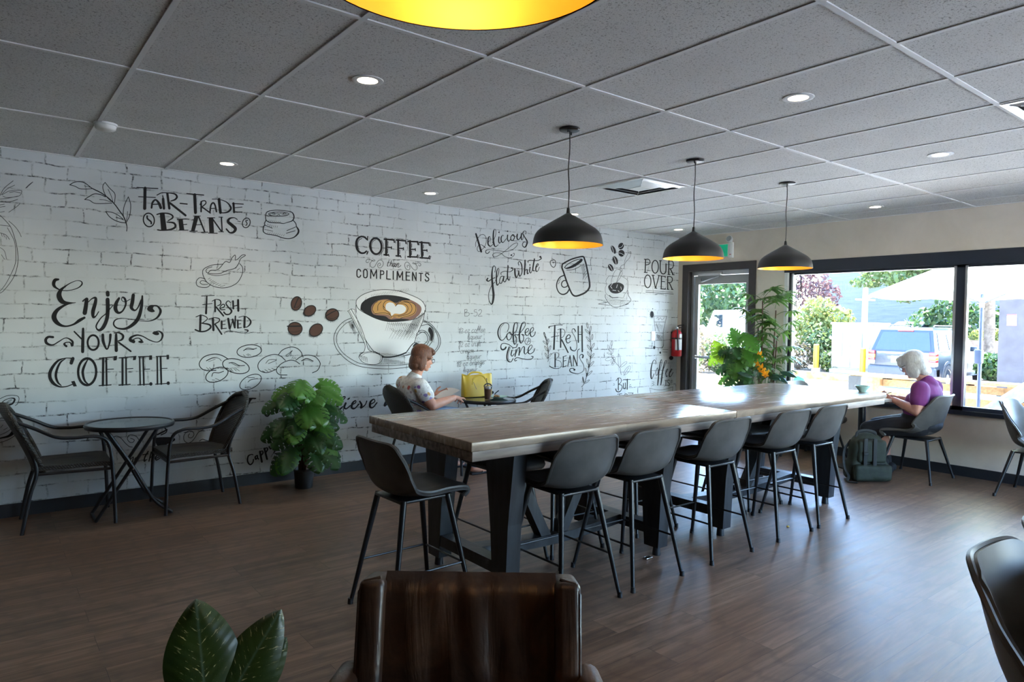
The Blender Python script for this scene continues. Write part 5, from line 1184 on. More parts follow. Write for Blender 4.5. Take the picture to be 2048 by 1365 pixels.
def blade(kind, L, W, droop=0.2, seed=0):
    """a leaf in its own frame: base at 0, midrib along +y, face +z"""
    rr = random.Random(seed); mb = MB()
    nu, nv = (30, 17) if kind == 'split' else (20, 9)
    ph = rr.random()
    def w(u):
        if kind == 'split': return W*0.5*(math.sin(PI*min(1, (u*0.93+0.06)))**0.55)*(1-0.28*u)
        if kind == 'ovate': return W*0.5*max(0.0, math.sin(PI*u**0.80))**0.75
        return W*0.5*max(0.0, math.sin(PI*u**0.62))**0.6
    def P(u, v):
        s = 2*v-1; a = abs(s)
        y = L*u - (0.16*L*a*(1-u)**2.5 if kind == 'split' else 0) + 0.12*L*a*u*(1-u)
        z = -droop*L*u*u + 0.10*W*(0.5-a)*a*2 + 0.012*W*math.sin(9*u+4*s+seed)
        return (w(u)*s, y, z)
    vs = [P(i/(nu-1), j/(nv-1)) for i in range(nu) for j in range(nv)]
    fs = []
    for i in range(nu-1):
        for j in range(nv-1):
            u = (i+0.5)/(nu-1); s = abs(2*(j+0.5)/(nv-1)-1)
            if kind == 'split' and s > 0.42 and 0.10 < u < 0.86:
                if ((u*6.2 - s*0.55 + ph + (0.3 if j < nv//2 else 0)) % 1.0) < (0.18 if s < 0.7 else 0.27): continue
            fs.append((i*nv+j, (i+1)*nv+j, (i+1)*nv+j+1, i*nv+j+1))
    mb.add(vs, fs)
    return mb
def put_leaf(parent, kind, base, tip, nrm, W, m, droop=0.2, seed=0, name='leaf'):
    mt, L = frame_between(base, tip, nrm)
    o = blade(kind, L, W, droop, seed).build(name, m, parent, angle=180)
    o.matrix_local = mt
    return o
def pot(parent, r, h, m=None):
    MB().lathe([(0,0), (r*0.82,0), (r*0.95,h*0.9), (r*1.0,h*0.92), (r*1.0,h), (r*0.92,h), (r*0.88,h*0.86), (0,h*0.86)], n=36).build('pot', m or M['pot'], parent)
    MB().lathe([(r*0.87,h*0.85), (r*0.5,h*0.9), (0,h*0.91)], n=24).build('soil', M['soil'], parent)

# monstera by the mural
t = thing('potted_monstera', 'tall artificial monstera in a small black pot against the mural wall', 'plant', (-5.495, -0.34, 0))
pot(t, 0.09, 0.165)
for x, y, h_, lx in ((-0.03,0.0,0.60,-0.02), (0.025,0.01,0.62,0.03), (0.0,-0.03,0.56,0.0)):
    MB().tube(catmull([(x,y,0.14), (x*1.1,y,0.35), (x+lx,y,h_)], 5), [0.021]*6+[0.018]*5, 8).build('stalk', M['trunk'], t)
rr = random.Random(12)
lv = []
for k in range(34):
    f = k/33; z0 = 0.36+0.50*f; az = k*2.399+0.5
    if math.sin(az) > 0.55: az = -az
    el = (-0.35+1.0*f)+rr.uniform(-0.25, 0.25)
    pl = 0.08+0.13*rr.random()*(1-0.3*f)
    d = Vector((math.cos(az)*math.cos(el), math.sin(az)*math.cos(el)*0.8, math.sin(el)))
    b = Vector((0.02*math.cos(az), 0.02*math.sin(az), z0))+d*pl
    L = rr.uniform(0.21, 0.28)*(1-0.10*f)
    tip = b+Vector((d.x, d.y, d.z*0.5-0.55)).normalized()*L
    tip.y = min(tip.y, 0.28)
    nrm = Vector((d.x*0.6-0.15, d.y*0.5-0.75, 0.55))
    mm = M['leaf_mid'] if (k % 4 == 0 or f > 0.82) else M['leaf_dark']
    st = MB().tube(catmull([(0.01*math.cos(az), 0.01*math.sin(az), z0-0.10), (0.03*math.cos(az), 0.03*math.sin(az), z0), tuple(b)], 4), 0.0045, 6).build('petiole', M['stem'], t)
    put_leaf(t, 'split', b, tip, nrm, L*rr.uniform(0.85, 1.05), mm, 0.15, k)

# monstera by the door
t = thing('potted_monstera', 'monstera with big lime leaves standing in front of the glass door', 'plant', (-0.62, -1.46, 0))
pot(t, 0.15, 0.28)
MB().tube([(0,0,0.24), (0.0,0.01,0.55), (0,0,0.80)], [0.045,0.04,0.035], 10).build('trunk', M['trunk'], t)
CAMV = Vector((-0.78,-0.55,0.15))
spec = [((0.0,0.24,1.05), (0.0,0.40,1.285), 0.25, 'leaf_lime', 0), ((0.0,0.30,1.17), (-0.02,0.49,0.965), 0.20, 'leaf_lime', 1), ((0,0.10,1.22), (0.0,0.16,1.40), 0.16, 'leaf_mid', 2), ((0.0,0.02,1.36), (-0.10,-0.26,1.20), 0.24, 'leaf_mid', 3), ((-0.02,0.0,1.30), (-0.1,0.10,1.44), 0.15, 'leaf_mid', 4),
        ((0,0.15,1.16), (-0.1,0.28,1.14), 0.2, 'leaf_dark', 5), ((0.0,0.08,1.20), (-0.15,-0.02,1.10), 0.22, 'leaf_dark', 6), ((0,-0.02,1.18), (-0.12,-0.20,1.02), 0.22, 'leaf_mid', 7), ((0,0.06,1.12), (-0.12,0.20,0.92), 0.22, 'leaf_dark', 8), ((-0.03,-0.02,1.08), (-0.15,0.02,0.84), 0.23, 'leaf_mid', 9),
        ((0,0.12,0.98), (-0.08,0.33,0.90), 0.20, 'leaf_dark', 10), ((0,0.02,0.98), (-0.13,-0.16,0.82), 0.22, 'leaf_dark', 11), ((0,0.10,0.90), (-0.05,0.32,0.76), 0.17, 'leaf_mid', 12), ((0.0,0.06,0.86), (-0.1,0.20,0.70), 0.2, 'leaf_dark', 13), ((0,0.0,0.88), (-0.1,-0.20,0.68), 0.2, 'leaf_dark', 14), ((0.02,0.16,1.10), (0.0,0.36,1.10), 0.18, 'leaf_dark', 15),
        ((0.05,0.0,1.1), (0.25,0.1,0.98), 0.22, 'leaf_dark', 16), ((0.05,-0.05,1.0), (0.22,-0.2,0.9), 0.22, 'leaf_dark', 17), ((0.0,-0.08,1.12), (-0.05,-0.30,1.10), 0.17, 'leaf_mid', 18), ((-0.02,0.03,1.0), (-0.16,0.08,0.9), 0.24, 'leaf_mid', 19)]
for b, tp, w_, mk, sd in spec:
    bb = Vector(b)
    MB().tube(catmull([(0,0,0.76), (bb.x*0.4, bb.y*0.4, 0.55*bb.z+0.4), tuple(bb)], 5), 0.006, 6).build('petiole', M['stem'], t)
    put_leaf(t, 'split', b, tp, CAMV+Vector((0,0,0.5)), w_, M[mk], 0.10, sd)

# fan palm between door and window
t = thing('potted_palm', 'tall fan palm between the glass door and the window', 'plant', (-0.30, -1.56, 0))
pot(t, 0.17, 0.32)
rr = random.Random(5)
canes = [(-0.03,0.02,1.86), (0.04,-0.05,1.75), (0.0,0.07,1.55), (-0.02,-0.10,1.45)]
for x, y, h_ in canes: MB().tube([(x,y,0.27), (x*1.4,y*1.3,h_*0.6), (x*1.5,y*1.6,h_-0.1)], [0.013,0.011,0.008], 8).build('cane', M['trunk'], t)
for k in range(46):
    f = k/45; x, y, h_ = canes[k % 4]; z0 = 0.80+(h_-0.85)*rr.random() if k > 7 else h_-0.12*rr.random()
    az = rr.uniform(0, 2*PI)
    d = Vector((math.cos(az)*0.75-0.25, math.sin(az)*1.0, rr.uniform(0.1, 0.55)+(0.25 if k < 8 else 0))); d.normalize()
    b = Vector((x*1.4, y*1.4, z0)); hub = b+d*rr.uniform(0.10, 0.20)
    if hub.x > 0.17: hub.x = 0.17
    fr = MB(); fr.tube(catmull([tuple(b), tuple(b+(hub-b)*0.5+Vector((0,0,0.02))), tuple(hub)], 4), 0.003, 5)
    nb = rr.randint(8, 11); side = d.cross(Vector((0,0,1))).normalized(); upv = side.cross(d)
    for i in range(nb):
        an = (i/(nb-1)-0.5)*math.radians(205)
        dd = (d*math.cos(an)+side*math.sin(an)*0.95+upv*0.12).normalized(); L = rr.uniform(0.16, 0.26)*(1-0.12*abs(an))
        wv = dd.cross(upv).normalized()*rr.uniform(0.013, 0.020)
        pts = [];  n = 7
        for q in range(n):
            u = q/(n-1); c = hub+dd*(L*u)+Vector((0,0,-1))*(0.55*L*u*u)
            c.x = min(c.x, 0.27)
            ww = math.sin(PI*min(1, 0.10+u*0.88))**0.6
            pts.append((c-wv*ww, c+wv*ww))
        vs = [p for pr in pts for p in pr]
        fr.add(vs, [(2*q, 2*q+1, 2*q+3, 2*q+2) for q in range(n-1)])
    fr.build('frond', M['palm'], t, angle=180)

# bird-of-paradise style plant with orange flowers
t = thing('flowering_plant', 'artificial plant with orange flowers and long dark leaves in front of the palm', 'plant', (-0.55, -1.69, 0))
pot(t, 0.12, 0.25)
M['petal'] = leaf_mat('orange_petal', (0.75,0.17,0.01), (0.85,0.40,0.02), 14, 0.45, 0.3)
M['leaf_blue'] = leaf_mat('long_dark_leaf', (0.012,0.045,0.030), (0.03,0.085,0.055), 8, 0.35, 0.15)
rr = random.Random(3)
for k in range(12):
    az = 2.4*k; lean_ = 0.10+0.12*rr.random(); z1 = 0.62+0.35*rr.random()
    p1 = Vector((math.cos(az)*lean_*0.9, math.sin(az)*lean_, z1)); tip = p1+Vector((math.cos(az)*0.13-0.03, math.sin(az)*0.20, -0.10+0.20*rr.random()))
    MB().tube(catmull([(0,0,0.22), (p1.x*0.4, p1.y*0.4, z1*0.6), tuple(p1)], 4), 0.0045, 6).build('stem', M['stem'], t)
    put_leaf(t, 'ovate', p1, tip, Vector((-0.5,-0.3,0.8)), 0.085, M['leaf_blue'], 0.2, k)
for y0, z0 in ((0.06,1.02), (0.0,0.95), (-0.06,0.90), (0.03,1.10)):
    MB().tube(catmull([(0,0,0.22), (-0.02,y0*0.5,0.6), (-0.05,y0,z0)], 4), 0.0045, 6).build('stem', M['stem'], t)
    fl = MB()
    for i in range(6):
        an = i*1.05+y0*9; tipv = Vector((-0.05+0.035*math.cos(an)-0.02, y0+0.075*math.cos(an), z0+0.03+0.06*math.sin(an)))
        mt, L = frame_between((-0.05, y0, z0), tipv, (-0.8,-0.4,0.3)); b_ = blade('ovate', L, 0.03, 0.1, i)
        fl.add([mt @ Vector(v) for v in b_.v], b_.f)
    fl.build('flower', M['petal'], t, angle=180)

# variegated leaves in the foreground
def dieff():
    m = leaf_mat('variegated_leaf', (0.014,0.035,0.010), (0.040,0.066,0.012), 12, 0.38, 0.12); t = NT(m)
    tc = t.n('ShaderNodeTexCoord'); sx = t.n('ShaderNodeSeparateXYZ', i={0: tc.outputs['Object']})
    ax = t.math('ABSOLUTE', sx.outputs[0])
    a = t.math('SUBTRACT', sx.outputs[1], t.math('MULTIPLY', ax, 0.9)); b = t.math('ADD', ax, t.math('MULTIPLY', sx.outputs[1], 0.4))
    v = t.n('ShaderNodeCombineXYZ', i={0: t.math('MULTIPLY', a, 150.0), 1: t.math('MULTIPLY', b, 34.0), 2: t.math('SIGN', sx.outputs[0])}).outputs[0]
    n1 = t.ramp(t.noise(v, 1.0, 4, 0.65), [(0.60, 0.0), (0.66, 1.0)])
    edge = t.ramp(ax, [(0.030, 1.0), (0.052, 0.0)])
    f = t.math('MULTIPLY', n1, edge)
    rib = t.ramp(ax, [(0.002, 1.0), (0.004, 0.0)])
    base = t.b.inputs['Base Color'].links[0].from_socket
    c = t.mix(f, base, (0.50,0.46,0.24)); c = t.mix(t.math('MULTIPLY', rib, 0.6), c, (0.10,0.17,0.13))
    t.base(c)
    h = t.math('SINE', t.math('MULTIPLY', a, 260.0)); t.bump(h, 0.08, 0.004)
    return m
M['dieff'] = dieff()
t = thing('potted_dieffenbachia', 'variegated green plant whose big leaves poke up at the lower left', 'plant', (-7.33, -4.62, 0))
pot(t, 0.13, 0.26)
o0 = Vector((-7.33, -4.62, 0))
MB().tube([(0,0,0.22), (-0.01,-0.005,0.45), (-0.02,-0.01,0.58)], [0.02,0.018,0.014], 10).build('stalk', M['stem'], t)
tocam = Vector((-0.25,-0.95,0.35))
LV = [((-7.364,-4.645,0.655), (-7.374,-4.59,0.885), 0.150, (-0.25,-0.95,0.35)), ((-7.345,-4.65,0.650), (-7.217,-4.649,0.846), 0.115, (-0.45,-0.85,0.40)), ((-7.30,-4.60,0.62), (-7.187,-4.612,0.760), 0.085, (-0.3,-0.9,0.3)),
      ((-7.38,-4.60,0.60), (-7.52,-4.52,0.66), 0.12, (-0.2,-0.5,0.9)), ((-7.33,-4.56,0.6), (-7.28,-4.40,0.66), 0.12, (0,-0.6,0.8)), ((-7.36,-4.68,0.58), (-7.42,-4.84,0.60), 0.11, (0,-0.3,0.9))]
for k, (b, tp, w_, nn) in enumerate(LV):
    b, tp = Vector(b)-o0, Vector(tp)-o0
    MB().tube(catmull([(-0.02,-0.01,0.50), (b.x*0.6-0.01, b.y*0.6, b.z*0.5+0.27), tuple(b)], 5), 0.007, 8).build('petiole', M['stem'], t)
    put_leaf(t, 'ovate', b, tp, nn, w_, M['dieff'], 0.08, k)
# ------------------------------------------------------------------ outside: parking lot seen through the glass
GZ = -0.25
M['asphalt'] = noisy('sunlit_pavement', (0.46,0.455,0.44), (0.54,0.53,0.51), 0.9, 3)
M['patio'] = noisy('concrete_patio', (0.54,0.53,0.51), (0.62,0.61,0.58), 0.9, 4)
M['kerb'] = noisy('kerb_paint', (0.252,0.162,0.042), (0.348,0.252,0.108), 0.85, 6)
M['earth'] = noisy('planter_earth', (0.10,0.07,0.045), (0.2,0.15,0.10), 0.95, 5)
M['bollard'] = mat('bollard_yellow', (0.45,0.29,0.01), 0.5)
M['concrete'] = mat('pale_concrete', (0.5,0.5,0.48), 0.9)
M['cabinet'] = noisy('cream_cabinet_paint', (0.312,0.312,0.282), (0.360,0.360,0.330), 0.55, 3)
M['cedar'] = noisy('cedar_boards', (0.252,0.144,0.066), (0.348,0.222,0.114), 0.65, 3, (1,10,10))
M['wall_grey'] = noisy('grey_block_building', (0.060,0.070,0.085), (0.080,0.092,0.108), 0.85, 2, (0.2,0.5,6))
struct(MB().box((0.2,-60,GZ-0.2), (90,70,GZ)).box((-40,-60,GZ-0.2), (0.2,-9.0,GZ)).build('ground', M['asphalt'], smooth=False))
struct(MB().box((0.2,-12,GZ), (4.2,3.0,-0.05)).build('patio_slab', M['patio'], smooth=False))
# unseen overhang, added and stepped to limit sunlight on the floor
struct(MB().box((0.2,-12,2.62), (0.72,0.6,2.9)).box((0.2,-3.15,2.62), (1.2,0.6,2.9)).box((-11.4,-9.1,2.95), (0.72,0.6,3.1)).build('added_sun_overhang', M['plaster'], smooth=False))
# planting bed with painted kerb
edge = [(5.6,4.6), (6.9,4.9), (9.0,5.5), (11.4,5.65), (13.1,5.6), (13.25,4.8), (13.3,3.6), (13.3,3.15), (20.5,3.15)]
kb = MB()
for (xa, ya), (xb, yb) in zip(edge, edge[1:]):
    d = Vector((xb-xa, yb-ya)); d.normalize(); nx, ny = -d.y*0.075, d.x*0.075
    p = [(xa-nx, ya-ny), (xb-nx, yb-ny), (xb+nx, yb+ny), (xa+nx, ya+ny)]
    kb.prism(p, 'z', GZ, -0.02)
struct(tag(kb.build('kerb', M['kerb'], smooth=False)))
struct(MB().prism(edge+[(20.5,26), (5.6,26)], 'z', GZ, -0.06).build('planting_bed', M['earth'], smooth=False))
def bollard(x, y, z0, h, label):
    t = thing('bollard', label, 'bollard', (x, y, z0), 0, 'yellow bollards in the parking lot')
    MB().lathe([(0,0), (0.085,0), (0.085,h-0.03), (0.06,h-0.006), (0,h)], n=20).build('post', M['bollard'], t)
    MB().lathe([(0,GZ-z0+0.001), (0.14,GZ-z0+0.001), (0.13,0.10), (0,0.10)], n=20).build('footing', M['concrete'], t)
bollard(13.75, 5.27, -0.03, 0.88, 'yellow bollard left of the cream utility cabinet'); bollard(13.62, 3.72, -0.05, 0.84, 'yellow bollard in front of the cream utility cabinet'); bollard(13.2, -0.15, 0.0, 1.09, 'yellow bollard in front of the low hedge on the right')
t = thing('utility_cabinet', 'cream metal utility cabinet behind the yellow bollard', 'cabinet', (14.6, 4.28, -0.055))
MB().box((-0.62,-0.66,0.0), (0.62,0.66,0.12)).build('plinth', M['concrete'], t, smooth=False)
MB().rbox((-0.58,-0.63,0.12), (0.58,0.63,1.55), 0.02).build('body', M['cabinet'], t)
MB().rbox((-0.62,-0.67,1.55), (0.62,0.67,1.62), 0.02).build('lid', M['cabinet'], t)
for y in (-0.31, 0.31):
    dr = MB().rbox((-0.61,y-0.29,0.18), (-0.58,y+0.29,1.50), 0.012).build('door', M['cabinet'], t)
    MB().rbox((-0.70,y-0.06,0.55), (-0.61,y+0.22,1.30), 0.02).build('vent_hood', M['cabinet'], dr)
    MB().rbox((-0.64,y-0.27,0.80), (-0.61,y-0.23,0.95), 0.005).build('handle', M['alu'], dr)

# cars
M['suv'] = mat('blue_grey_car_paint', (0.022,0.030,0.045), 0.3, 0.3, coat=0.4)
M['suv_low'] = mat('dark_car_cladding', (0.022,0.026,0.034), 0.5)
M['car_glass'] = mat('car_window', (0.02,0.03,0.05), 0.05, spec=0.8)
M['car_white'] = mat('white_car_paint', (0.7,0.72,0.74), 0.25, coat=0.5)
M['tyre'] = mat('tyre_rubber', (0.015,0.015,0.016), 0.8)
M['hub'] = mat('wheel_alloy', (0.55,0.56,0.58), 0.3, 0.8)
M['lamp_red'] = mat('tail_red', (0.30,0.008,0.012), 0.2); M['lamp_amber'] = mat('tail_amber', (0.7,0.25,0.02), 0.2); M['lamp_clear'] = mat('tail_clear', (0.7,0.68,0.66), 0.2)
def wheel(r, x, y, rad=0.345):
    s = 1 if y > 0 else -1
    rot = Matrix.Translation((x, y, rad)) @ Matrix.Rotation(-s*PI/2, 4, 'X')
    w = MB().lathe([(rad*0.62,-0.10), (rad*0.92,-0.10), (rad,-0.06), (rad,0.07), (rad*0.93,0.10), (rad*0.66,0.10), (rad*0.62,0.07), (rad*0.62,-0.10)], n=32, mat=rot).build('wheel', M['tyre'], r)
    h = MB().lathe([(0,0.085), (rad*0.2,0.09), (rad*0.25,0.07), (rad*0.6,0.075), (rad*0.63,0.085), (rad*0.63,0.0), (0,0.0)], n=32, mat=rot); h.build('hubcap', M['hub'], w)
def car_body(r, side, halfw, paint, name='body', tuck=0.06):
    """side: (x,z) outline; rounds the section towards roof and sill"""
    n = len(side); prof = [(-1.0,0.86), (-0.97,0.95), (-0.90,1.0), (0.90,1.0), (0.97,0.95), (1.0,0.86)]
    cx = sum(p[0] for p in side)/n; cz = sum(p[1] for p in side)/n
    ys = [-halfw, -halfw+0.02, -halfw+0.07, halfw-0.07, halfw-0.02, halfw]; ks = [1-tuck, 1-tuck*0.35, 1, 1, 1-tuck*0.35, 1-tuck]
    vs = []; fs = []
    for y, k in zip(ys, ks): vs += [(cx+(x-cx)*(1-(1-k)*0.5), y, cz+(z-cz)*k) for x, z in side]
    for i in range(5):
        for j in range(n): fs.append((i*n+j, i*n+(j+1) % n, (i+1)*n+(j+1) % n, (i+1)*n+j))
    fs += [tuple(range(n))[::-1], tuple(5*n+j for j in range(n))]
    m = MB(); m.add(vs, fs); return m.build(name, paint, r, angle=35)
t = thing('parked_suv', 'blue-grey sport utility vehicle parked tail toward the window', 'car', (12.28, 2.07, GZ))
L, Wd = 4.4, 0.86
car_body(t, [(0.06,0.36), (0.0,0.62), (0.02,1.02), (0.5,1.06), (3.2,1.05), (4.1,0.95), (4.35,0.75), (4.38,0.42), (4.2,0.32), (0.3,0.30)], Wd, M['suv'])
cab = MB()      # greenhouse tapering upward
low = [(0.03,-Wd+0.03), (0.03,Wd-0.03), (3.05,Wd-0.03), (3.05,-Wd+0.03)]; mid = [(0.27,-0.68), (0.27,0.68), (2.35,0.70), (2.35,-0.70)]; top = [(0.40,-0.60), (0.40,0.60), (2.15,0.62), (2.15,-0.62)]
vs = [(x,y,1.0) for x, y in low]+[(x,y,1.62) for x, y in mid]+[(x,y,1.69) for x, y in top]
cab.add(vs, [(3,2,1,0)]+[(i, (i+1) % 4, 4+(i+1) % 4, 4+i) for i in range(4)]+[(4+i, 4+(i+1) % 4, 8+(i+1) % 4, 8+i) for i in range(4)]+[(8,9,10,11)])
cab.build('cabin', M['suv'], t, angle=20)
def panel(name, pts, m, par, off=(0,0,0), th=0.012):
    p = [Vector(q) for q in pts]; n = (p[1]-p[0]).cross(p[2]-p[0]).normalized()
    mb = MB(); k = len(p); o = Vector(off)
    mb.add([q+o+n*th for q in p]+[q+o-n*th for q in p], [tuple(range(k)), tuple(range(k, 2*k))[::-1]]+[(i, k+i, k+(i+1) % k, (i+1) % k) for i in range(k)])
    return mb.build(name, m, par, smooth=False)
panel('rear_window', [(0.055,-0.72,1.06), (0.055,0.72,1.06), (0.245,0.60,1.56), (0.245,-0.60,1.56)], M['car_glass'], t)
for s in (-1, 1):
    yl = lambda z: s*(Wd-0.03-(0.15)*(z-1.0)/0.62)
    for x0, x1, x2, x3 in ((0.34,0.98,0.98,0.46), (1.06,1.72,1.72,1.06), (1.80,2.70,2.30,1.80)):
        panel('side_window', [(x0,yl(1.07),1.07), (x1,yl(1.07),1.07), (x2,yl(1.55),1.55), (x3,yl(1.55),1.55)], M['car_glass'], t)
    rl = MB().tube([(0.55,s*0.58,1.70), (0.6,s*0.58,1.745), (2.0,s*0.60,1.745), (2.08,s*0.60,1.70)], 0.018, 8).build('roof_rail', M['suv_low'], t)
    for nm, m_, z0, z1 in (('lamp_lens', 'lamp_red', 0.93, 1.03), ('lamp_lens', 'lamp_amber', 0.83, 0.93), ('lamp_lens', 'lamp_red', 0.76, 0.83), ('lamp_lens', 'lamp_clear', 0.66, 0.76)):
        MB().rbox((-0.025, min(s*0.70,s*0.875), z0), (0.14, max(s*0.70,s*0.875), z1), 0.008).build(nm, M[m_], t)
    for x in (0.85, 3.5): wheel(t, x, s*(Wd-0.08))
    for x in (0.85, 3.5): MB().lathe([(0.35,0.0), (0.43,0.0), (0.43,0.03), (0.35,0.03), (0.35,0.0)], n=32, mat=Matrix.Translation((x, s*(Wd-0.012), 0.36)) @ Matrix.Rotation(-s*PI/2, 4, 'X')).build('wheel_arch', M['suv_low'], t)
    MB().rbox((2.38, min(s*0.86,s*1.05), 1.03), (2.5, max(s*0.86,s*1.05), 1.17), 0.03).build('wing_mirror', M['suv'], t)
MB().rbox((-0.09,-0.86,0.34), (0.35,0.86,0.62), 0.05, n=3).build('rear_bumper', M['suv_low'], t)
MB().rbox((-0.018,-0.26,0.72), (0.0,0.26,0.90), 0.006).build('licence_plate', M['lamp_clear'], t)
MB().rbox((-0.03,-0.42,0.90), (0.01,0.42,0.945), 0.01).build('tailgate_grip', M['suv_low'], t)
MB().ell((0.0,0.05,0.985), (0.012,0.075,0.03), 14, 8).build('badge', M['hub'], t)
MB().tube([(0.06,0.06,1.08), (0.075,-0.5,1.12)], 0.008, 6).build('wiper', M['tyre'], t)
MB().rbox((0.23,-0.2,1.585), (0.27,0.2,1.615), 0.008).build('brake_light', M['lamp_red'], t)
MB().rbox((0.5,-0.62,1.688), (2.1,0.62,1.70), 0.005).build('roof_panel', M['suv'], t)
t = thing('parked_car', 'white hatchback parked farther off beyond the grey vehicle', 'car', (23.2, 6.05, 0.15), math.radians(155))
car_body(t, [(-2.1,0.30), (-2.15,0.75), (-1.9,0.95), (1.1,0.95), (2.0,0.80), (2.15,0.55), (2.1,0.28)], 0.86, M['car_white'])
car_body(t, [(-1.95,0.92), (-1.55,1.42), (-0.9,1.52), (0.2,1.50), (1.15,0.93)], 0.74, M['car_white'], 'cabin', 0.08)
for s in (-1, 1):
    panel('side_window', [(-1.55,s*0.752,0.98), (0.95,s*0.752,0.98), (0.2,s*0.735,1.42), (-1.2,s*0.735,1.42)], M['car_glass'], t)
    MB().rbox((-2.17, min(s*0.5,s*0.87), 0.78), (-1.9, max(s*0.5,s*0.87), 0.92), 0.03).build('tail_lamp', M['lamp_red'], t)
    for x in (-1.3, 1.35): wheel(t, x, s*0.78, 0.32)
panel('rear_window', [(-1.95,-0.6,1.0), (-1.95,0.6,1.0), (-1.66,0.55,1.40), (-1.66,-0.55,1.40)], M['car_glass'], t)
t = thing('parked_van', 'white van far off behind the shrubs seen through the glass door', 'car', (18.5, 11.0, GZ+0.3), math.radians(60))
car_body(t, [(-2.3,0.3), (-2.35,1.2), (-2.2,2.0), (1.2,2.0), (1.9,1.2), (2.4,1.0), (2.45,0.3)], 0.95, M['car_white'])
for s in (-1, 1):
    for x in (-1.4, 1.5): wheel(t, x, s*0.88)
    panel('side_window', [(0.2,s*0.955,1.25), (1.6,s*0.955,1.25), (1.15,s*0.94,1.8), (0.2,s*0.94,1.8)], M['car_glass'], t)

# background building, pole, walls
t = thing('grey_building', 'plain blue-grey building filling the view behind the parking lot', 'building', (31, 9, GZ))
MB().box((0,-9,0), (10,5.2,9)).build('wall', M['wall_grey'], t, smooth=False)
MB().box((-0.1,-9.1,9), (10.1,5.3,9.3)).build('parapet', M['concrete'], t, smooth=False)
t = thing('light_pole', 'slim pale pole with a small cross arm in front of the grey building', 'pole', (26.5, 9.63, GZ))
MB().tube([(0,0,0), (0,0,5.5)], [0.16,0.09], 14).build('post', M['concrete'], t)
MB().tube([(0.05,-0.45,2.95), (-0.05,0.45,3.0)], 0.035, 8).build('cross_arm', M['concrete'], t)
t = thing('retaining_wall', 'low brown retaining wall under the far hedge', 'wall', (20.5, 3.0, GZ))
MB().box((0,-4.0,0), (0.4,1.5,1.25)).build('wall_face', noisy('brown_block', (0.16,0.11,0.08), (0.25,0.18,0.14), 0.9, 4), t, smooth=False)
t = thing('sign_column', 'dark square column with a small red and white notice at the right', 'column', (12.6, -0.42, GZ))
MB().box((-0.2,-0.27,0), (0.2,0.27,3.6)).build('shaft', noisy('dark_column', (0.025,0.022,0.028), (0.04,0.036,0.045), 0.7, 3), t, smooth=False)
nb = MB().box((-0.212,-0.10,1.78), (-0.201,0.10,2.06)).build('notice', mat('notice_white', (0.75,0.72,0.70), 0.6), t, smooth=False)
MB().box((-0.2135,-0.10,2.02), (-0.2125,0.10,2.06)).box((-0.2135,-0.10,1.78), (-0.2125,0.10,1.79)).box((-0.2135,-0.02,1.90), (-0.2125,0.02,1.93)).build('red_band', M['red'], nb, smooth=False)
t = thing('pylon_sign', 'white and red sign board at the right edge of the window view', 'sign', (12.9, -1.15, GZ))
MB().box((-0.1,-0.5,0.9), (0.1,0.28,3.4)).build('board', mat('board_white', (0.7,0.72,0.75), 0.5), t, smooth=False)
MB().box((-0.115,-0.5,1.75), (-0.1,0.25,2.25)).build('red_panel', M['red'], t, smooth=False)
MB().cyl((0,-0.1,0), (0,-0.1,0.92), 0.08).build('post', M['suv_low'], t)

# shrubs and trees: every one its own crown
M['fol_yellow'] = leaf_mat('foliage_yellow_green', (0.072,0.099,0.023), (0.162,0.180,0.050), 2, 0.6, 0.35)
M['fol_green'] = leaf_mat('foliage_green', (0.013,0.041,0.011), (0.041,0.086,0.023), 2, 0.55, 0.25)
M['fol_mid'] = leaf_mat('foliage_mid', (0.036,0.068,0.020), (0.090,0.126,0.041), 2, 0.6, 0.3)
M['fol_purple'] = leaf_mat('foliage_purple', (0.045,0.020,0.027), (0.090,0.045,0.054), 2, 0.6, 0.3)
M['fol_dry'] = leaf_mat('foliage_dry', (0.072,0.054,0.034), (0.135,0.108,0.068), 2, 0.7, 0.3)
M['bark'] = noisy('bark', (0.08,0.055,0.04), (0.16,0.12,0.09), 0.9, 8)
def crown(blobs, n, size, seed):
    g = np.random.default_rng(seed); vs = []; fs = []
    wts = np.array([b[3]*b[4]*b[5] for b in blobs])**0.67; wts = wts/wts.sum()
    which = g.choice(len(blobs), n, p=wts); d = g.normal(size=(n,3)); d /= np.linalg.norm(d, axis=1)[:,None]
    rad = 0.62+0.42*g.random(n)**0.5
    B = np.array([b[:3] for b in blobs]); R = np.array([b[3:6] for b in blobs])
    c = B[which]+d*R[which]*rad[:,None]
    a = d+0.9*g.normal(size=(n,3)); a /= np.linalg.norm(a, axis=1)[:,None]
    u = np.cross(a, g.normal(size=(n,3))); u /= np.linalg.norm(u, axis=1)[:,None]
    w = np.cross(a, u); s = size*(0.6+0.8*g.random(n))[:,None]
    V = np.stack([c-u*s, c+w*s*0.55, c+u*s, c-w*s*0.55], 1).reshape(-1, 3)
    mb = MB(); mb.v = [tuple(p) for p in V]; mb.f = [(4*i, 4*i+1, 4*i+2, 4*i+3) for i in range(n)]; mb.m = [0]*n
    return mb
def shrub(name, label, cat, x, y, z, blobs, n, size, m, seed, group=None, stems=True):
    t = thing(name, label, cat, (x, y, z), 0, group)
    crown(blobs, n, size, seed).build('foliage', M[m], t, smooth=False)
    if stems:
        g = MB()
        for b in blobs[:6]: g.tube(catmull([(b[0]*0.2, b[1]*0.2, 0), (b[0]*0.6, b[1]*0.6, b[2]*0.5), (b[0], b[1], b[2])], 3), [0.05]*4+[0.035]*3, 6)
        g.build('stem', M['bark'], t)
    return t
SG = 'shrubs in the planting bed beyond the window'
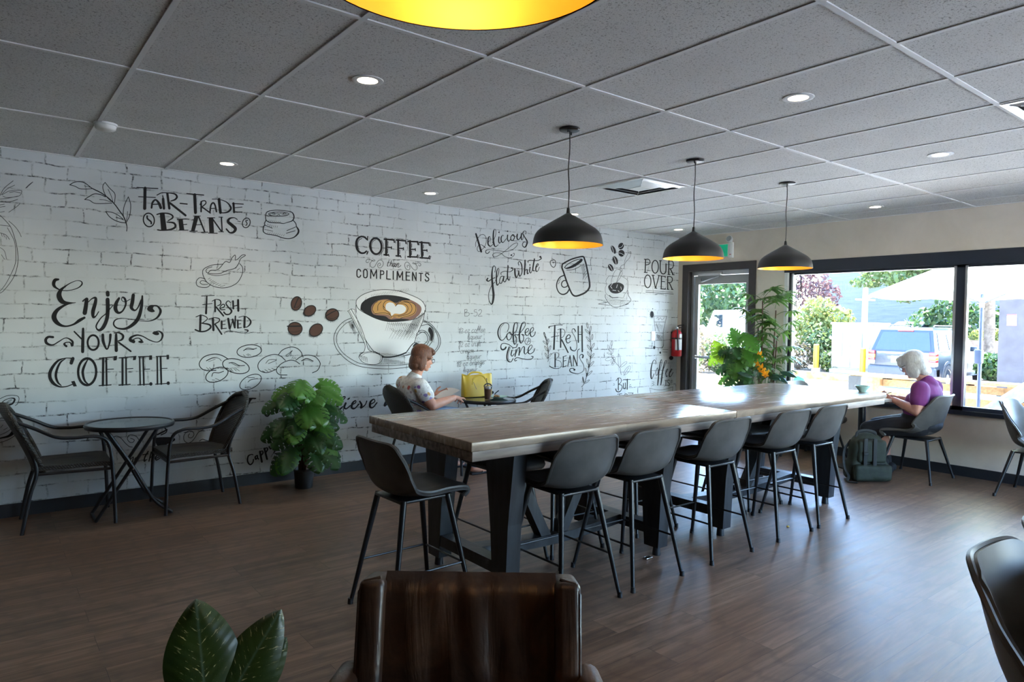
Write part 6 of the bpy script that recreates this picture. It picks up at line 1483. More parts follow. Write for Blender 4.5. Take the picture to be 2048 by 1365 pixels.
shrub('shrub', 'big sunlit yellow-green shrub left of the utility cabinet', 'shrub', 15.6, 6.15, -0.06, [(0,0,1.2,0.8,0.75,0.7), (0.1,-0.5,1.75,0.55,0.6,0.45), (0,0.55,1.7,0.5,0.5,0.5), (0,-0.75,1.2,0.5,0.45,0.55), (0.1,0.1,2.15,0.5,0.5,0.4)], 2600, 0.085, 'fol_yellow', 1, SG)
shrub('shrub', 'green lower shrub in shade under the yellow-green one', 'shrub', 14.9, 5.55, -0.06, [(0,0,0.7,0.5,0.62,0.6), (0.1,0.35,1.0,0.45,0.45,0.45), (0.2,-0.3,1.0,0.4,0.4,0.5)], 1700, 0.07, 'fol_mid', 2, SG)
shrub('shrub', 'dry twiggy shrub at the left bollard', 'shrub', 14.4, 6.2, -0.06, [(0,0,0.5,0.4,0.5,0.5), (0.1,0.4,0.6,0.35,0.4,0.45)], 1100, 0.05, 'fol_dry', 3, SG)
shrub('shrub', 'small green shrub beside the left bollard', 'shrub', 14.3, 5.05, -0.06, [(0,0,0.35,0.35,0.35,0.35), (0,-0.25,0.25,0.3,0.3,0.28)], 800, 0.06, 'fol_mid', 4, SG)
shrub('tree', 'purple-leaved tree above the yellow-green shrub', 'tree', 18.6, 8.2, -0.06, [(0,0,3.1,0.9,0.8,0.8), (0.2,-0.5,2.7,0.6,0.6,0.6), (0,0.7,3.3,0.8,0.8,0.7)], 1500, 0.085, 'fol_purple', 5)
for k, (x, y, r, m) in enumerate(((8.6,6.6,0.55,'fol_mid'), (9.8,7.0,0.7,'fol_dry'), (10.6,6.5,0.55,'fol_mid'), (11.6,7.3,0.7,'fol_mid'), (12.6,7.2,0.65,'fol_mid'), (7.6,6.2,0.5,'fol_dry'))):
    shrub('shrub', '%s shrub seen through the glass door, %s' % ('dry brownish' if m == 'fol_dry' else 'pale green', ['second nearest', 'behind the two nearest', 'third nearest of the green ones', 'fourth along', 'farthest along', 'nearest the door'][k]), 'shrub', x, y, -0.06, [(0,0,r*0.9,r,r,r*0.9), (0.1,r*0.6,r*0.8,r*0.8,r*0.7,r*0.8)], 1300, 0.06, m, 20+k, 'shrubs seen through the glass door')
for k, (x, y, h_, m) in enumerate(((20.5,13.0,4.6,'fol_green'), (23.5,16.5,5.2,'fol_mid'), (17.0,14.5,4.2,'fol_mid'))):
    t = shrub('tree', ['dark green tree', 'pale green tree', 'mid green tree'][k]+' beyond the parking lot seen through the glass door', 'tree', x, y, GZ, [(0,0,h_*0.62,1.5,1.5,h_*0.30), (0.3,-0.9,h_*0.52,1.0,1.0,h_*0.22), (0,1.0,h_*0.55,1.1,1.1,h_*0.25), (0,0,h_*0.85,1.0,1.0,h_*0.2)], 2600, 0.13, m, 30+k, 'trees seen through the glass door')
shrub('hedge', 'tall leafy hedge along the back of the lot behind the umbrella pole', 'hedge', 23.0, 3.6, GZ, [(0,dy,1.5+0.35*math.sin(dy*2.1),0.8,0.9,1.25) for dy in (-3.4,-2.3,-1.2,-0.1,1.0,1.9)], 5200, 0.12, 'fol_green', 40)
shrub('shrub', 'pale flowering shrub on top of the retaining wall', 'shrub', 20.9, 2.1, 1.0, [(0,0,0.2,0.3,0.5,0.3), (0,-0.8,0.15,0.3,0.5,0.25), (0,0.8,0.15,0.3,0.4,0.25)], 1200, 0.06, 'fol_yellow', 41, stems=False)
LG = 'low green shrubs in the right-hand planter'
for k, (x, y, r, h_) in enumerate(((14.6,0.35,0.55,0.85), (14.4,-0.55,0.55,0.80), (13.9,-1.5,0.6,0.75))):
    shrub('shrub', 'low dark green shrub behind the right bollard, %s of three from the left' % ['first', 'second', 'third'][k], 'shrub', x, y, GZ+0.12, [(0,0,h_*0.55,r,r,h_*0.5), (0.1,0.35,h_*0.6,r*0.7,r*0.7,h_*0.4), (-0.2,-0.2,h_*0.5,r*0.7,r*0.7,h_*0.42)], 1800, 0.075, 'fol_green', 50+k, LG)
struct(MB().box((13.55,-4,GZ), (13.7,0.85,0.0)).box((13.55,0.7,GZ), (16,0.85,0.0)).box((13.7,-4,GZ), (16,0.7,GZ+0.13)).build('planter_edging', M['cedar'], smooth=False))
t = thing('tree', 'broad tree whose sunlit branches hang into the top of the window view', 'tree', (19.5, 2.2, GZ))
bl = [(0,0,5.2,2.2,2.4,1.3), (-0.6,2.2,4.2,1.2,1.2,0.55), (-0.8,3.1,3.7,0.8,0.9,0.35), (-1.0,3.7,3.35,0.5,0.6,0.22), (-0.6,1.0,3.9,1.3,1.2,0.5), (-1.2,2.3,3.35,0.7,0.7,0.28), (-1.6,2.0,2.75,0.4,0.4,0.22), (-1.2,0.2,3.9,1.2,1.4,0.45), (-0.6,-1.8,4.3,1.2,1.4,0.6)]
crown(bl, 7000, 0.11, 60).build('foliage', M['fol_mid'], t, smooth=False)
MB().tube(catmull([(0,0,0), (0.05,0.05,2.0), (-0.1,0.1,4.6)], 5), 0.17, 10).build('trunk', M['bark'], t)
for e in ((-1.0,3.6,3.4), (-1.3,2.2,3.3), (-0.9,-1.5,4.3)): MB().tube(catmull([(0,0.05,2.9), (e[0]*0.5,e[1]*0.5,3.6), e], 5), 0.045, 6).build('branch', M['bark'], t)

# patio furniture
M['canvas'] = leaf_mat('white_canvas', (0.80,0.82,0.82), (0.84,0.86,0.86), 2, 0.8, 0.55)
M['pole_blue'] = mat('blue_grey_metal', (0.03,0.05,0.12), 0.4)
t = thing('patio_umbrella', 'white patio umbrella on a dark blue pole beyond the window mullion', 'umbrella', (2.1, -3.02, -0.05))
N = 8; R_, zr, za = 1.32, 1.93, 2.46
um = MB(); rings = []
for i, (k, dz) in enumerate(((0,0), (0.33,-0.20), (0.66,-0.37), (1.0,-0.53))):
    pass
def canopy(u, v):
    a = 2*PI*u; seg = (u*N) % 1.0; sag = 0.05*math.sin(PI*seg)*v; r = R_*v*(1-0.055*math.sin(PI*seg))
    return (r*math.cos(a), r*math.sin(a), za-(za-zr)*v**1.1-sag*0.6)
um.sheet(lambda u, v: canopy(u, 0.02+0.98*v), 65, 10, 0.004); um.build('canopy', M['canvas'], t, angle=25)
MB().tube([(0,0,0.05), (0,0,2.46)], 0.021, 14).build('pole', M['pole_blue'], t)
MB().tube([(0,0,1.78), (0,0,1.90)], 0.03, 14).build('runner', M['alu'], t)
MB().rbox((-0.045,-0.03,1.08), (0.045,0.06,1.26), 0.02).build('crank_housing', M['pole_blue'], t)
MB().lathe([(0,0), (0.26,0), (0.26,0.035), (0.05,0.07), (0,0.07)], n=28).build('base', M['suv_low'], t)
for k in range(N):
    a = 2*PI*k/N; e = canopy(k/N, 0.97)
    MB().tube([(0.02*math.cos(a), 0.02*math.sin(a), za-0.02), (e[0], e[1], e[2]-0.012)], 0.006, 6).build('rib', M['pole_blue'], t)
    h_ = canopy(k/N, 0.55); MB().tube([(0.03*math.cos(a), 0.03*math.sin(a), 1.84), (h_[0], h_[1], h_[2]-0.015)], 0.006, 6).build('strut', M['pole_blue'], t)
t = thing('timber_counter', 'cedar patio counter with slatted front running along outside the window', 'counter', (2.55, -1.35, -0.05))
MB().rbox((-0.12,-7.0,0.79), (0.16,0.09,0.83), 0.006).build('rail_top', M['cedar'], t)
for y in (-0.25, -1.9, -3.55, -5.2, -6.8): MB().box((-0.04,y-0.05,0), (0.05,y+0.05,0.79)).build('post', M['cedar'], t, smooth=False)
for z in (0.10, 0.27, 0.47, 0.66): MB().box((0.052,-7.0,z), (0.075,-0.2,z+(0.12 if z != 0.66 else 0.10))).build('slat', M['cedar'], t, smooth=False)
t = thing('planter_post', 'dark square planter post at the left end of the cedar counter', 'post', (2.5, -1.56+0.22, -0.05))
MB().box((-0.09,-0.09,0), (0.09,0.09,0.79)).build('shaft', M['suv_low'], t, smooth=False)
t = thing('patio_planter', 'dark patio planter box between counter posts at the right', 'planter', (2.85, -3.75, -0.05))
MB().box((-0.15,-0.45,0), (0.15,0.45,0.70)).build('box', M['suv_low'], t, smooth=False)
t = thing('patio_chair', 'green round-backed patio chair just outside the window', 'chair', (1.35, -1.10, -0.05))
M['green_plastic'] = mat('green_plastic', (0.0,0.16,0.075), 0.4)
MB().lathe([(0,-0.012), (0.085,-0.012), (0.09,0.0), (0.085,0.012), (0,0.012)], n=28, mat=Matrix.Translation((-0.05,0,0.73)) @ Matrix.Rotation(math.radians(80), 4, 'Y')).build('backrest', M['green_plastic'], t)
MB().lathe([(0,0.40), (0.17,0.40), (0.17,0.42), (0,0.42)], n=28).build('seat', M['green_plastic'], t)
MB().tube([(-0.14,0,0.41), (-0.06,0,0.66)], 0.012, 8).build('back_post', M['pole_blue'], t)
for a in range(4): MB().tube([(0.1*math.cos(a*PI/2+0.8), 0.1*math.sin(a*PI/2+0.8), 0.40), (0.17*math.cos(a*PI/2+0.8), 0.17*math.sin(a*PI/2+0.8), 0)], 0.011, 8).build('leg', M['pole_blue'], t)
t = thing('patio_lounge_chair', 'metal framed patio chair under the person in jeans outside', 'chair', (1.15, -4.05, -0.05))
for x in (-0.24, 0.24):
    MB().tube(catmull([(x,0.72,0.0), (x,0.70,0.50), (x,0.60,0.58), (x,0.30,0.44), (x,-0.2,0.42), (x,-0.45,0.75), (x,-0.55,1.0)], 6), 0.014, 8).build('frame_tube', M['pole_blue'], t)
    MB().tube([(x,-0.3,0.45), (x,-0.5,0.0)], 0.014, 8).build('leg', M['pole_blue'], t)
MB().sheet(lambda u, v: (-0.24+0.48*v, 0.30-0.50*u, 0.44-0.02*u), 8, 6, 0.01).build('seat_sling', M['suv_low'], t)
MB().sheet(lambda u, v: (-0.24+0.48*v, -0.22-0.32*u, 0.44+0.55*u), 8, 6, 0.01).build('back_sling', M['suv_low'], t)
# ------------------------------------------------------------------ people
def skin_mat(name, a, b):
    m = mat(name, a, 0.5, spec=0.35); t = NT(m)
    t.base(t.ramp(t.noise(t.coord(), 14, 4), [(0.3, a), (0.7, b)]))
    m.node_tree.nodes['Principled BSDF'].inputs['Subsurface Weight'].default_value = 0.08
    m.node_tree.nodes['Principled BSDF'].inputs['Subsurface Radius'].default_value = (0.02, 0.008, 0.004)
    return m
M['skin'] = skin_mat('warm_skin', (0.50,0.235,0.155), (0.58,0.30,0.215))
M['skin2'] = skin_mat('ruddy_skin', (0.50,0.24,0.175), (0.60,0.32,0.245))
def hair_mat(name, a, b, c):
    m = mat(name, a, 0.42); t = NT(m)
    v = t.coord((10, 10, 1.5))
    f = t.noise(v, 9, 5, 0.7, 0.8)
    t.base(t.ramp(f, [(0.25, a), (0.5, b), (0.75, c)])); t.bump(f, 0.7, 0.012); return m
M['hair_auburn'] = hair_mat('auburn_hair', (0.055,0.018,0.008), (0.14,0.045,0.016), (0.24,0.085,0.03))
M['hair_white'] = hair_mat('silver_hair', (0.36,0.33,0.29), (0.55,0.52,0.47), (0.72,0.70,0.66))
def floral():
    m = mat('floral_blouse', (0.7,0.68,0.66), 0.8); t = NT(m)
    v = t.coord()
    wv = t.n('ShaderNodeVectorMath', operation='MULTIPLY_ADD', i={0: t.n('ShaderNodeTexNoise', i={'Vector': v, 'Scale': 25.0}).outputs['Color'], 1: (0.03,0.03,0.03), 2: v}).outputs[0]
    vo = t.n('ShaderNodeTexVoronoi', i={'Vector': wv, 'Scale': 21.0})
    d = t.ramp(vo.outputs['Distance'], [(0.36, 1.0), (0.44, 0.0)])
    sel = t.n('ShaderNodeSeparateColor', i={0: vo.outputs['Color']})
    on = t.math('GREATER_THAN', sel.outputs[1], 0.38)
    hue = t.ramp(sel.outputs[0], [(0.0, (0.10,0.07,0.25)), (0.3, (0.45,0.07,0.12)), (0.5, (0.62,0.36,0.06)), (0.75, (0.25,0.20,0.42))])
    t.t.nodes[-1]
    base = t.ramp(t.noise(v, 40, 3), [(0.45, (0.72,0.70,0.68)), (0.62, (0.55,0.52,0.50))])
    t.base(t.mix(t.math('MULTIPLY', d, on), base, hue)); return m
M['floral'] = floral()
M['purple'] = noisy('purple_tee', (0.13,0.018,0.115), (0.19,0.03,0.165), 0.8, 6, bump=0.1)
M['jeans'] = noisy('blue_jeans', (0.14,0.24,0.42), (0.25,0.37,0.56), 0.8, 9, bump=0.1)
M['black_cloth'] = noisy('black_trousers', (0.008,0.009,0.014), (0.018,0.02,0.028), 0.75, 8, bump=0.1)
M['lip'] = mat('lips', (0.40,0.11,0.10), 0.45)
M['eye_white'] = mat('eye_white', (0.75,0.73,0.70), 0.2); M['iris'] = mat('iris_dark', (0.04,0.03,0.025), 0.2)
M['glasses'] = mat('dark_glasses_frame', (0.015,0.013,0.014), 0.3)
def head_frame(c, yaw, pitch, roll=0.0):
    return Matrix.Translation(c) @ Matrix.Rotation(yaw, 4, 'Z') @ Matrix.Rotation(pitch, 4, 'Y') @ Matrix.Rotation(roll, 4, 'X')
def head_shapes(mb, F, s=1.0):
    R = F.to_3x3()
    def e(c, r): mb.ell(F @ Vector([q*s for q in c]), [q*s for q in r], 20, 14, R)
    def k(a, b, ra, rb): mb.capsule(F @ Vector([q*s for q in a]), F @ Vector([q*s for q in b]), ra*s, rb*s, 10)
    e((-0.008,0,0.025), (0.094,0.075,0.092)); e((0.030,0,-0.035), (0.060,0.060,0.080)); e((0.045,0,-0.072), (0.038,0.043,0.035))
    e((0.062,0,-0.098), (0.022,0.024,0.018)); e((0.060,0,0.028), (0.030,0.055,0.025))
    for y in (-1, 1):
        e((0.060,0.034*y,-0.032), (0.026,0.022,0.022)); e((-0.004,0.077*y,-0.012), (0.019,0.009,0.031)); k((-0.02,0.060*y,-0.05), (0.052,0.022*y,-0.098), 0.016, 0.016)
    k((0.085,0,0.008), (0.103,0,-0.026), 0.009, 0.012); e((0.098,0,-0.031), (0.013,0.017,0.010))
    e((0.083,0,-0.062), (0.012,0.025,0.009)); e((0.081,0,-0.072), (0.012,0.021,0.008))
def head_details(F, par, s=1.0, glasses=True):
    R = F.to_3x3(); P = lambda x, y, z: F @ Vector((x*s, y*s, z*s))
    for y in (-1, 1):
        w = MB().ell(P(0.077,0.032*y,0.004), (0.011*s,0.014*s,0.008*s), 12, 8, R).build('eye', M['eye_white'], par)
        MB().ell(P(0.086,0.032*y,0.001), (0.003*s,0.006*s,0.006*s), 10, 6, R).build('iris', M['iris'], w)
        MB().tube([P(0.083,0.014*y,0.024), P(0.086,0.032*y,0.029), P(0.076,0.052*y,0.023)], 0.0032*s, 6).build('eyebrow', M['hair_auburn'] if s < 1.01 else M['hair_white'], par)
    MB().ell(P(0.093,0,-0.064), (0.0035*s,0.021*s,0.005*s), 12, 6, R).ell(P(0.091,0,-0.071), (0.0035*s,0.017*s,0.005*s), 12, 6, R).build('lips', M['lip'], par)
    if glasses:
        g = MB()
        for y in (-1, 1):
            c = [(0.101-0.004*abs(math.cos(a))*0, 0.033*y+0.026*math.copysign(abs(math.cos(a))**0.7, math.cos(a)), -0.004+0.019*math.copysign(abs(math.sin(a))**0.7, math.sin(a))) for a in [2*PI*k/20 for k in range(20)]]
            g.tube([P(*q) for q in c], 0.0021*s, 6, closed=True)
            g.tube([P(0.100,0.058*y,0.008), P(0.05,0.080*y,0.008), P(-0.01,0.082*y,0.006)], 0.0022*s, 6)
        g.tube([P(0.101,-0.008,0.002), P(0.104,0,0.005), P(0.101,0.008,0.002)], 0.0021*s, 6)
        g.build('glasses', M['glasses'], par)
def hand_shapes(mb, wrist, tip_dir, palm_n, side, curl=(0.5,0.6,0.7,0.8), thumb=0.6, s=1.0):
    """wrist point, pointing direction, palm normal (palm faces this way), side=+1 thumb on the cross(tip,palm) side"""
    w = Vector(wrist); d = Vector(tip_dir).normalized(); n = Vector(palm_n); n = (n-d*n.dot(d)).normalized(); x = d.cross(n)*side
    R = Matrix((x, d, n)).transposed()
    mb.ell(w+d*0.045*s, (0.040*s, 0.052*s, 0.016*s), 16, 10, R)
    mb.capsule(w-d*0.01, w+d*0.03*s, 0.026*s, 0.024*s)
    ln = (0.040,0.044,0.041,0.033)
    for i in range(4):
        off = (0.029-0.0195*i)*s; b = w+d*(0.085-0.006*abs(i-1.2))*s+x*off
        mb.capsule(w+d*0.05*s+x*off*0.9, b, 0.011*s, 0.0100*s, 10)
        an = 0.0; p = b
        for j, f in enumerate((1.0, 0.68, 0.55)):
            an += curl[i]*(0.8 if j == 0 else 1.0); dd = d*math.cos(an)+n*math.sin(an)
            q = p+dd*ln[i]*f*s; mb.capsule(p, q, (0.0095-0.0008*j)*s, (0.0088-0.0009*j)*s, 10); p = q
    b = w+d*0.022*s+x*0.028*s
    t1 = b+(x*0.75+d*0.65+n*0.35*thumb).normalized()*0.042*s; t2 = t1+(x*0.25+d*0.8+n*0.7*thumb).normalized()*0.032*s
    mb.capsule(w+d*0.02*s+x*0.012*s, b, 0.016*s, 0.013*s, 10); mb.capsule(b, t1, 0.0125*s, 0.0105*s, 10); mb.capsule(t1, t2, 0.0105*s, 0.0085*s, 10)
def chain(mb, pts, rs, n=16):
    for i in range(len(pts)-1): mb.capsule(pts[i], pts[i+1], rs[i], rs[i+1], n)
def ellv(mb, c, r, yaw=0.0, pitch=0.0): mb.ell(Vector(c), r, 24, 16, (Matrix.Rotation(yaw, 3, 'Z') @ Matrix.Rotation(pitch, 3, 'Y')))
def sub(o, par):                      # world-space mesh becomes a part of its person
    o.parent = par; o.matrix_parent_inverse = Matrix.Translation(-Vector(par.location)); return o

# --- woman in the floral blouse (faces +x)
p1 = thing('person', 'woman with short auburn hair and glasses in a floral blouse reading at a bistro table', 'person', (-4.45, -0.52, 0.0))
yc = -0.52
F1 = head_frame((-4.425, -0.535, 1.115), math.radians(-6), math.radians(13))
B = MB(); head_shapes(B, F1, 0.97)
chain(B, [(-4.515,yc,0.90), (-4.475,yc-0.005,1.0), (-4.45,yc-0.01,1.05)], [0.062,0.052,0.05])
ellv(B, (-4.525,yc,0.80), (0.11,0.165,0.15)); ellv(B, (-4.49,yc,0.63), (0.125,0.155,0.15)); ellv(B, (-4.45,yc,0.535), (0.135,0.175,0.11))
RA = [(-4.535,-0.68,0.865), (-4.455,-0.765,0.695), (-4.185,-0.70,0.742)]; LA_ = [(-4.525,-0.36,0.865), (-4.41,-0.29,0.70), (-4.20,-0.40,0.735)]
for A in (RA, LA_):
    chain(B, [A[0], ((A[0][0]+A[1][0])/2-0.01,(A[0][1]+A[1][1])/2,(A[0][2]+A[1][2])/2), A[1]], [0.066,0.060,0.047]); chain(B, [A[1], tuple(Vector(A[1])*0.62+Vector(A[2])*0.38), A[2]], [0.046,0.044,0.030])
hand_shapes(B, RA[2], (0.97,0.35,0.02), (0,0.25,-1), -1, (0.18,0.65,0.8,0.9), 0.7)
hand_shapes(B, LA_[2], (0.95,0.1,0.15), (0.1,-0.6,0.3), -1, (0.7,0.8,0.8,0.8), 0.9)
for y, kx, kz, fx, fy in ((yc-0.10,-3.93,0.545,-3.97,-0.76), (yc+0.10,-3.97,0.535,-4.02,-0.40)):
    chain(B, [(-4.44,y,0.53), (-4.2,y,0.545), (kx,y-0.02*(1 if y < yc else -1),kz)], [0.095,0.085,0.062]); chain(B, [(kx,y-0.02,kz-0.01), (kx+0.0,(y+fy)/2,0.33), (fx,fy,0.09)], [0.060,0.055,0.036])
    chain(B, [(fx-0.02,fy,0.055), (fx+0.07,fy-0.01,0.035), (fx+0.14,fy-0.015,0.026)], [0.034,0.034,0.022])
sub(remeshed(B, 'body', M['skin'], None, 0.005, 3), p1); p1b = [c for c in p1.children][0]
dt = thing('tmp', None, None)
def adopt(fn, par):                   # run fn with a temporary parent, move results to the person
    before = set(bpy.data.objects); fn(dt)
    for o in list(bpy.data.objects):
        if o not in before and o.parent == dt: sub(o, par)
adopt(lambda q: head_details(F1, q, 0.97), p1)
S = MB()
chain(S, [(-4.51,yc,0.925), (-4.50,yc,0.94)], [0.074,0.066]); ellv(S, (-4.525,yc,0.80), (0.125,0.178,0.158)); ellv(S, (-4.485,yc,0.64), (0.142,0.172,0.155)); ellv(S, (-4.45,yc,0.55), (0.135,0.175,0.09)); ellv(S, (-4.43,yc-0.0,0.775), (0.075,0.135,0.075))
for A in (RA, LA_): chain(S, [A[0], tuple(Vector(A[0])*0.52+Vector(A[1])*0.48)], [0.080,0.077])
sub(remeshed(S, 'blouse', M['floral'], None, 0.007, 6), p1)
J = MB(); ellv(J, (-4.45,yc,0.515), (0.15,0.19,0.10))
for y, kx, kz, fx, fy in ((yc-0.10,-3.93,0.545,-3.97,-0.76), (yc+0.10,-3.97,0.535,-4.02,-0.40)):
    chain(J, [(-4.44,y,0.53), (-4.2,y,0.548), (kx,y-0.02*(1 if y < yc else -1),kz)], [0.103,0.094,0.074]); chain(J, [(kx,y-0.02,kz-0.01), (kx,(y+fy)/2,0.33), (fx,fy,0.12)], [0.073,0.070,0.062])
sub(remeshed(J, 'jeans', M['jeans'], None, 0.008, 5), p1)
Hh = MB(); R1 = F1.to_3x3(); e1 = lambda c, r: Hh.ell(F1 @ Vector(c), r, 22, 14, R1)
e1((-0.022,0,0.040), (0.106,0.090,0.096)); e1((-0.055,0,-0.035), (0.070,0.088,0.095)); e1((0.045,0.02,0.085), (0.062,0.072,0.036)); e1((0.070,0.052,0.045), (0.030,0.030,0.050)); e1((-0.028,-0.078,-0.045), (0.040,0.022,0.080)); e1((-0.02,0.080,-0.04), (0.055,0.020,0.085)); e1((0.066,-0.035,0.072), (0.032,0.035,0.028)); e1((-0.075,0,-0.08), (0.045,0.08,0.05))
sub(remeshed(Hh, 'hair', M['hair_auburn'], None, 0.005, 4), p1)
sub(MB().ell(F1 @ Vector((0.004,-0.085,-0.062)), (0.006,0.006,0.009), 10, 6).build('earring', M['lamp_clear']), p1)
for fx, fy in ((-3.97,-0.76), (-4.02,-0.40)):
    sh = MB(); sh.rbox((-0.06,-0.045,0.0), (0.19,0.035,0.022), 0.01, Matrix.Translation((fx,fy,0))); sh.tube([(fx+0.06,fy-0.045,0.015), (fx+0.07,fy-0.008,0.072), (fx+0.06,fy+0.032,0.015)], (0.003,0.012), 8)
    sub(sh.build('sandal', M['black_cloth']), p1)
pp = MB(); pp.sheet(lambda u, v: (-4.24+0.19*u, -0.46+0.24*(v-0.5)-0.03*u, 0.715+0.085*u+0.012*math.sin(3*v)), 10, 8, 0.0015)
o = pp.build('paper', mat('white_paper', (0.72,0.70,0.68), 0.7)); tag(o, 'white folded sheet of paper held by the woman in the floral blouse', 'paper')

# --- woman in the purple shirt (faces +y)
p2 = thing('person', 'woman with silver hair in a purple shirt looking at her phone by the window', 'person', (-0.46, -3.30, 0.0))
xc = -0.46
F2 = head_frame((xc, -3.255, 1.105), math.radians(90), math.radians(24))
B = MB(); head_shapes(B, F2, 1.02)
chain(B, [(xc,-3.40,0.90), (xc,-3.355,0.985), (xc,-3.30,1.05)], [0.07,0.058,0.054])
ellv(B, (xc,-3.395,0.80), (0.185,0.115,0.15)); ellv(B, (xc,-3.345,0.65), (0.175,0.145,0.13)); ellv(B, (xc,-3.385,0.55), (0.19,0.14,0.11))
LB = [(-0.635,-3.40,0.885), (-0.69,-3.405,0.675), (-0.545,-3.125,0.750)]; RB = [(-0.285,-3.385,0.885), (-0.225,-3.36,0.67), (-0.385,-3.11,0.755)]
for A in (LB, RB):
    chain(B, [A[0], tuple((Vector(A[0])+Vector(A[1]))/2), A[1]], [0.070,0.066,0.050]); chain(B, [A[1], tuple(Vector(A[1])*0.6+Vector(A[2])*0.4), A[2]], [0.050,0.046,0.031])
hand_shapes(B, LB[2], (0.25,0.95,0.10), (0.55,0.0,0.75), -1, (0.55,0.6,0.6,0.7), 0.9)
hand_shapes(B, RB[2], (-0.35,0.93,0.12), (-0.5,0.15,-0.6), -1, (0.35,0.7,0.8,0.85), 0.8)
LEG2 = [((-0.565,-3.37,0.525), (-0.585,-2.905,0.435), (-0.535,-3.045,0.085)), ((-0.355,-3.37,0.525), (-0.345,-2.885,0.455), (-0.36,-3.0,0.085))]
for h_, k_, a_ in LEG2:
    chain(B, [h_, tuple((Vector(h_)+Vector(k_))/2+Vector((0,0,0.01))), k_], [0.10,0.088,0.065]); m_ = tuple(Vector(k_)*0.6+Vector(a_)*0.4-Vector((0,0.025,0)))
    chain(B, [k_, m_, a_], [0.062,0.060,0.037]); chain(B, [(a_[0],a_[1]-0.045,0.045), (a_[0],a_[1]+0.05,0.045), (a_[0]-0.01,a_[1]+0.15,0.03)], [0.036,0.038,0.026])
sub(remeshed(B, 'body', M['skin2'], None, 0.005, 3), p2)
adopt(lambda q: head_details(F2, q, 1.02), p2)
S = MB()
chain(S, [(xc,-3.405,0.915), (xc,-3.395,0.935)], [0.088,0.080]); ellv(S, (xc,-3.395,0.81), (0.198,0.128,0.155)); ellv(S, (xc,-3.35,0.67), (0.19,0.160,0.125)); ellv(S, (xc,-3.315,0.76), (0.155,0.105,0.09))
for A in (LB, RB): chain(S, [A[0], tuple(Vector(A[0])*0.52+Vector(A[1])*0.48)], [0.082,0.084])
sub(remeshed(S, 'shirt', M['purple'], None, 0.007, 12), p2)
J = MB(); ellv(J, (xc,-3.37,0.54), (0.205,0.165,0.105)); ellv(J, (xc,-3.33,0.60), (0.185,0.155,0.07))
for h_, k_, a_ in LEG2: chain(J, [h_, tuple((Vector(h_)+Vector(k_))/2+Vector((0,0,0.01))), k_], [0.108,0.098,0.078]); chain(J, [k_, tuple(Vector(k_)*0.72+Vector(a_)*0.28)], [0.078,0.080])
sub(remeshed(J, 'capri_trousers', M['black_cloth'], None, 0.008, 5), p2)
Hh = MB(); R2 = F2.to_3x3(); e1 = lambda c, r: Hh.ell(F2 @ Vector(c), r, 22, 14, R2)
e1((-0.020,0,0.045), (0.118,0.102,0.102)); e1((-0.060,0,-0.035), (0.080,0.098,0.100)); e1((0.058,0,0.085), (0.068,0.082,0.042)); e1((-0.012,0.083,-0.055), (0.062,0.028,0.088)); e1((-0.012,-0.083,-0.055), (0.062,0.028,0.088)); e1((0.082,0.045,0.045), (0.030,0.034,0.045)); e1((0.082,-0.045,0.045), (0.030,0.034,0.045)); e1((-0.085,0,-0.095), (0.05,0.085,0.05))
sub(remeshed(Hh, 'hair', M['hair_white'], None, 0.005, 3), p2)
for h_, k_, a_ in LEG2:
    sh = MB(); chain(sh, [(a_[0],a_[1]-0.05,0.045), (a_[0],a_[1]+0.05,0.045), (a_[0]-0.01,a_[1]+0.155,0.034)], [0.045,0.047,0.034]); chain(sh, [(a_[0],a_[1],0.06), (a_[0],a_[1]+0.0,0.13)], [0.045,0.044])
    o = remeshed(sh, 'shoe', M['black_cloth'], None, 0.006, 3); sub(o, p2)
ph = MB().rbox((-0.036,-0.072,-0.0045), (0.036,0.072,0.0045), 0.004, Matrix.Translation((-0.487,-3.015,0.793)) @ Matrix.Rotation(math.radians(15), 4, 'Z') @ Matrix.Rotation(math.radians(-25), 4, 'X'))
o = ph.build('phone', M['glasses']); tag(o, 'dark phone held by the woman in the purple shirt', 'phone')

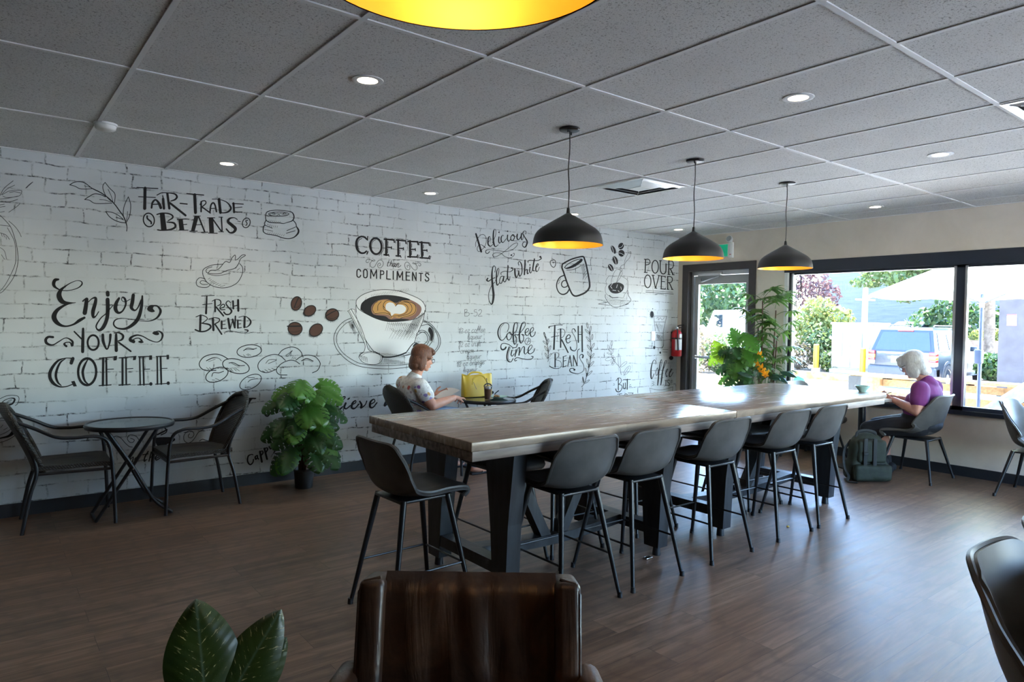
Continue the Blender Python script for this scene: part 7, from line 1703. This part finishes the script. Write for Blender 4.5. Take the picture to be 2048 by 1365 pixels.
# --- person in pale jeans outside
p3 = thing('person', 'person in pale blue jeans sitting outside the window, only the raised leg in view', 'person', (1.15, -4.2, -0.05))
B = MB(); hx = 1.15
F3 = head_frame((hx,-4.42,1.22), math.radians(90), 0.1); head_shapes(B, F3)
chain(B, [(hx,-4.46,1.0), (hx,-4.43,1.14)], [0.07,0.055]); ellv(B, (hx,-4.40,0.88), (0.19,0.12,0.17)); ellv(B, (hx,-4.33,0.66), (0.17,0.13,0.16)); ellv(B, (hx,-4.25,0.53), (0.18,0.14,0.11))
AR3 = [[(hx+s*0.19,-4.42,0.98), (hx+s*0.25,-4.35,0.72), (hx+s*0.12,-4.10,0.70)] for s in (-1, 1)]
for A in AR3: chain(B, A, [0.06,0.046,0.032])
for A, s in zip(AR3, (-1, 1)): hand_shapes(B, A[2], (-s*0.2,0.95,0.05), (0,0,-1), s, (0.4,0.4,0.45,0.5))
LEG3 = [[(hx-0.09,-4.24,0.55), (hx-0.05,-3.80,0.83), (hx+0.05,-3.36,0.50)], [(hx+0.09,-4.24,0.53), (hx+0.13,-3.78,0.54), (hx+0.14,-3.70,0.05)]]
for A in LEG3: chain(B, A, [0.10,0.065,0.04])
chain(B, [LEG3[0][2], (hx+0.06,-3.25,0.46), (hx+0.06,-3.15,0.50)], [0.04,0.04,0.028]); chain(B, [(hx+0.14,-3.72,0.0), (hx+0.14,-3.56,-0.015)], [0.04,0.03])
sub(remeshed(B, 'body', M['skin'], None, 0.007, 3), p3)
J = MB(); ellv(J, (hx,-4.25,0.54), (0.2,0.16,0.12))
for A in LEG3: chain(J, A, [0.115,0.090,0.068])
sub(remeshed(J, 'jeans', M['jeans'], None, 0.009, 4), p3)
S = MB(); ellv(S, (hx,-4.40,0.88), (0.205,0.135,0.18)); ellv(S, (hx,-4.33,0.68), (0.185,0.15,0.16))
for A in AR3: chain(S, [A[0], tuple((Vector(A[0])+Vector(A[1]))/2)], [0.075,0.07])
sub(remeshed(S, 'shirt', M['fabric_grey'] if 'fabric_grey' in M else M['suv_low'], None, 0.009, 4), p3)
Hh = MB(); R3 = F3.to_3x3()
for c, r in (((-0.02,0,0.04), (0.105,0.09,0.092)), ((-0.05,0,-0.02), (0.065,0.085,0.08))): Hh.ell(F3 @ Vector(c), r, 18, 12, R3)
sub(remeshed(Hh, 'hair', M['hair_auburn'], None, 0.007, 3), p3)
bpy.data.objects.remove(dt)
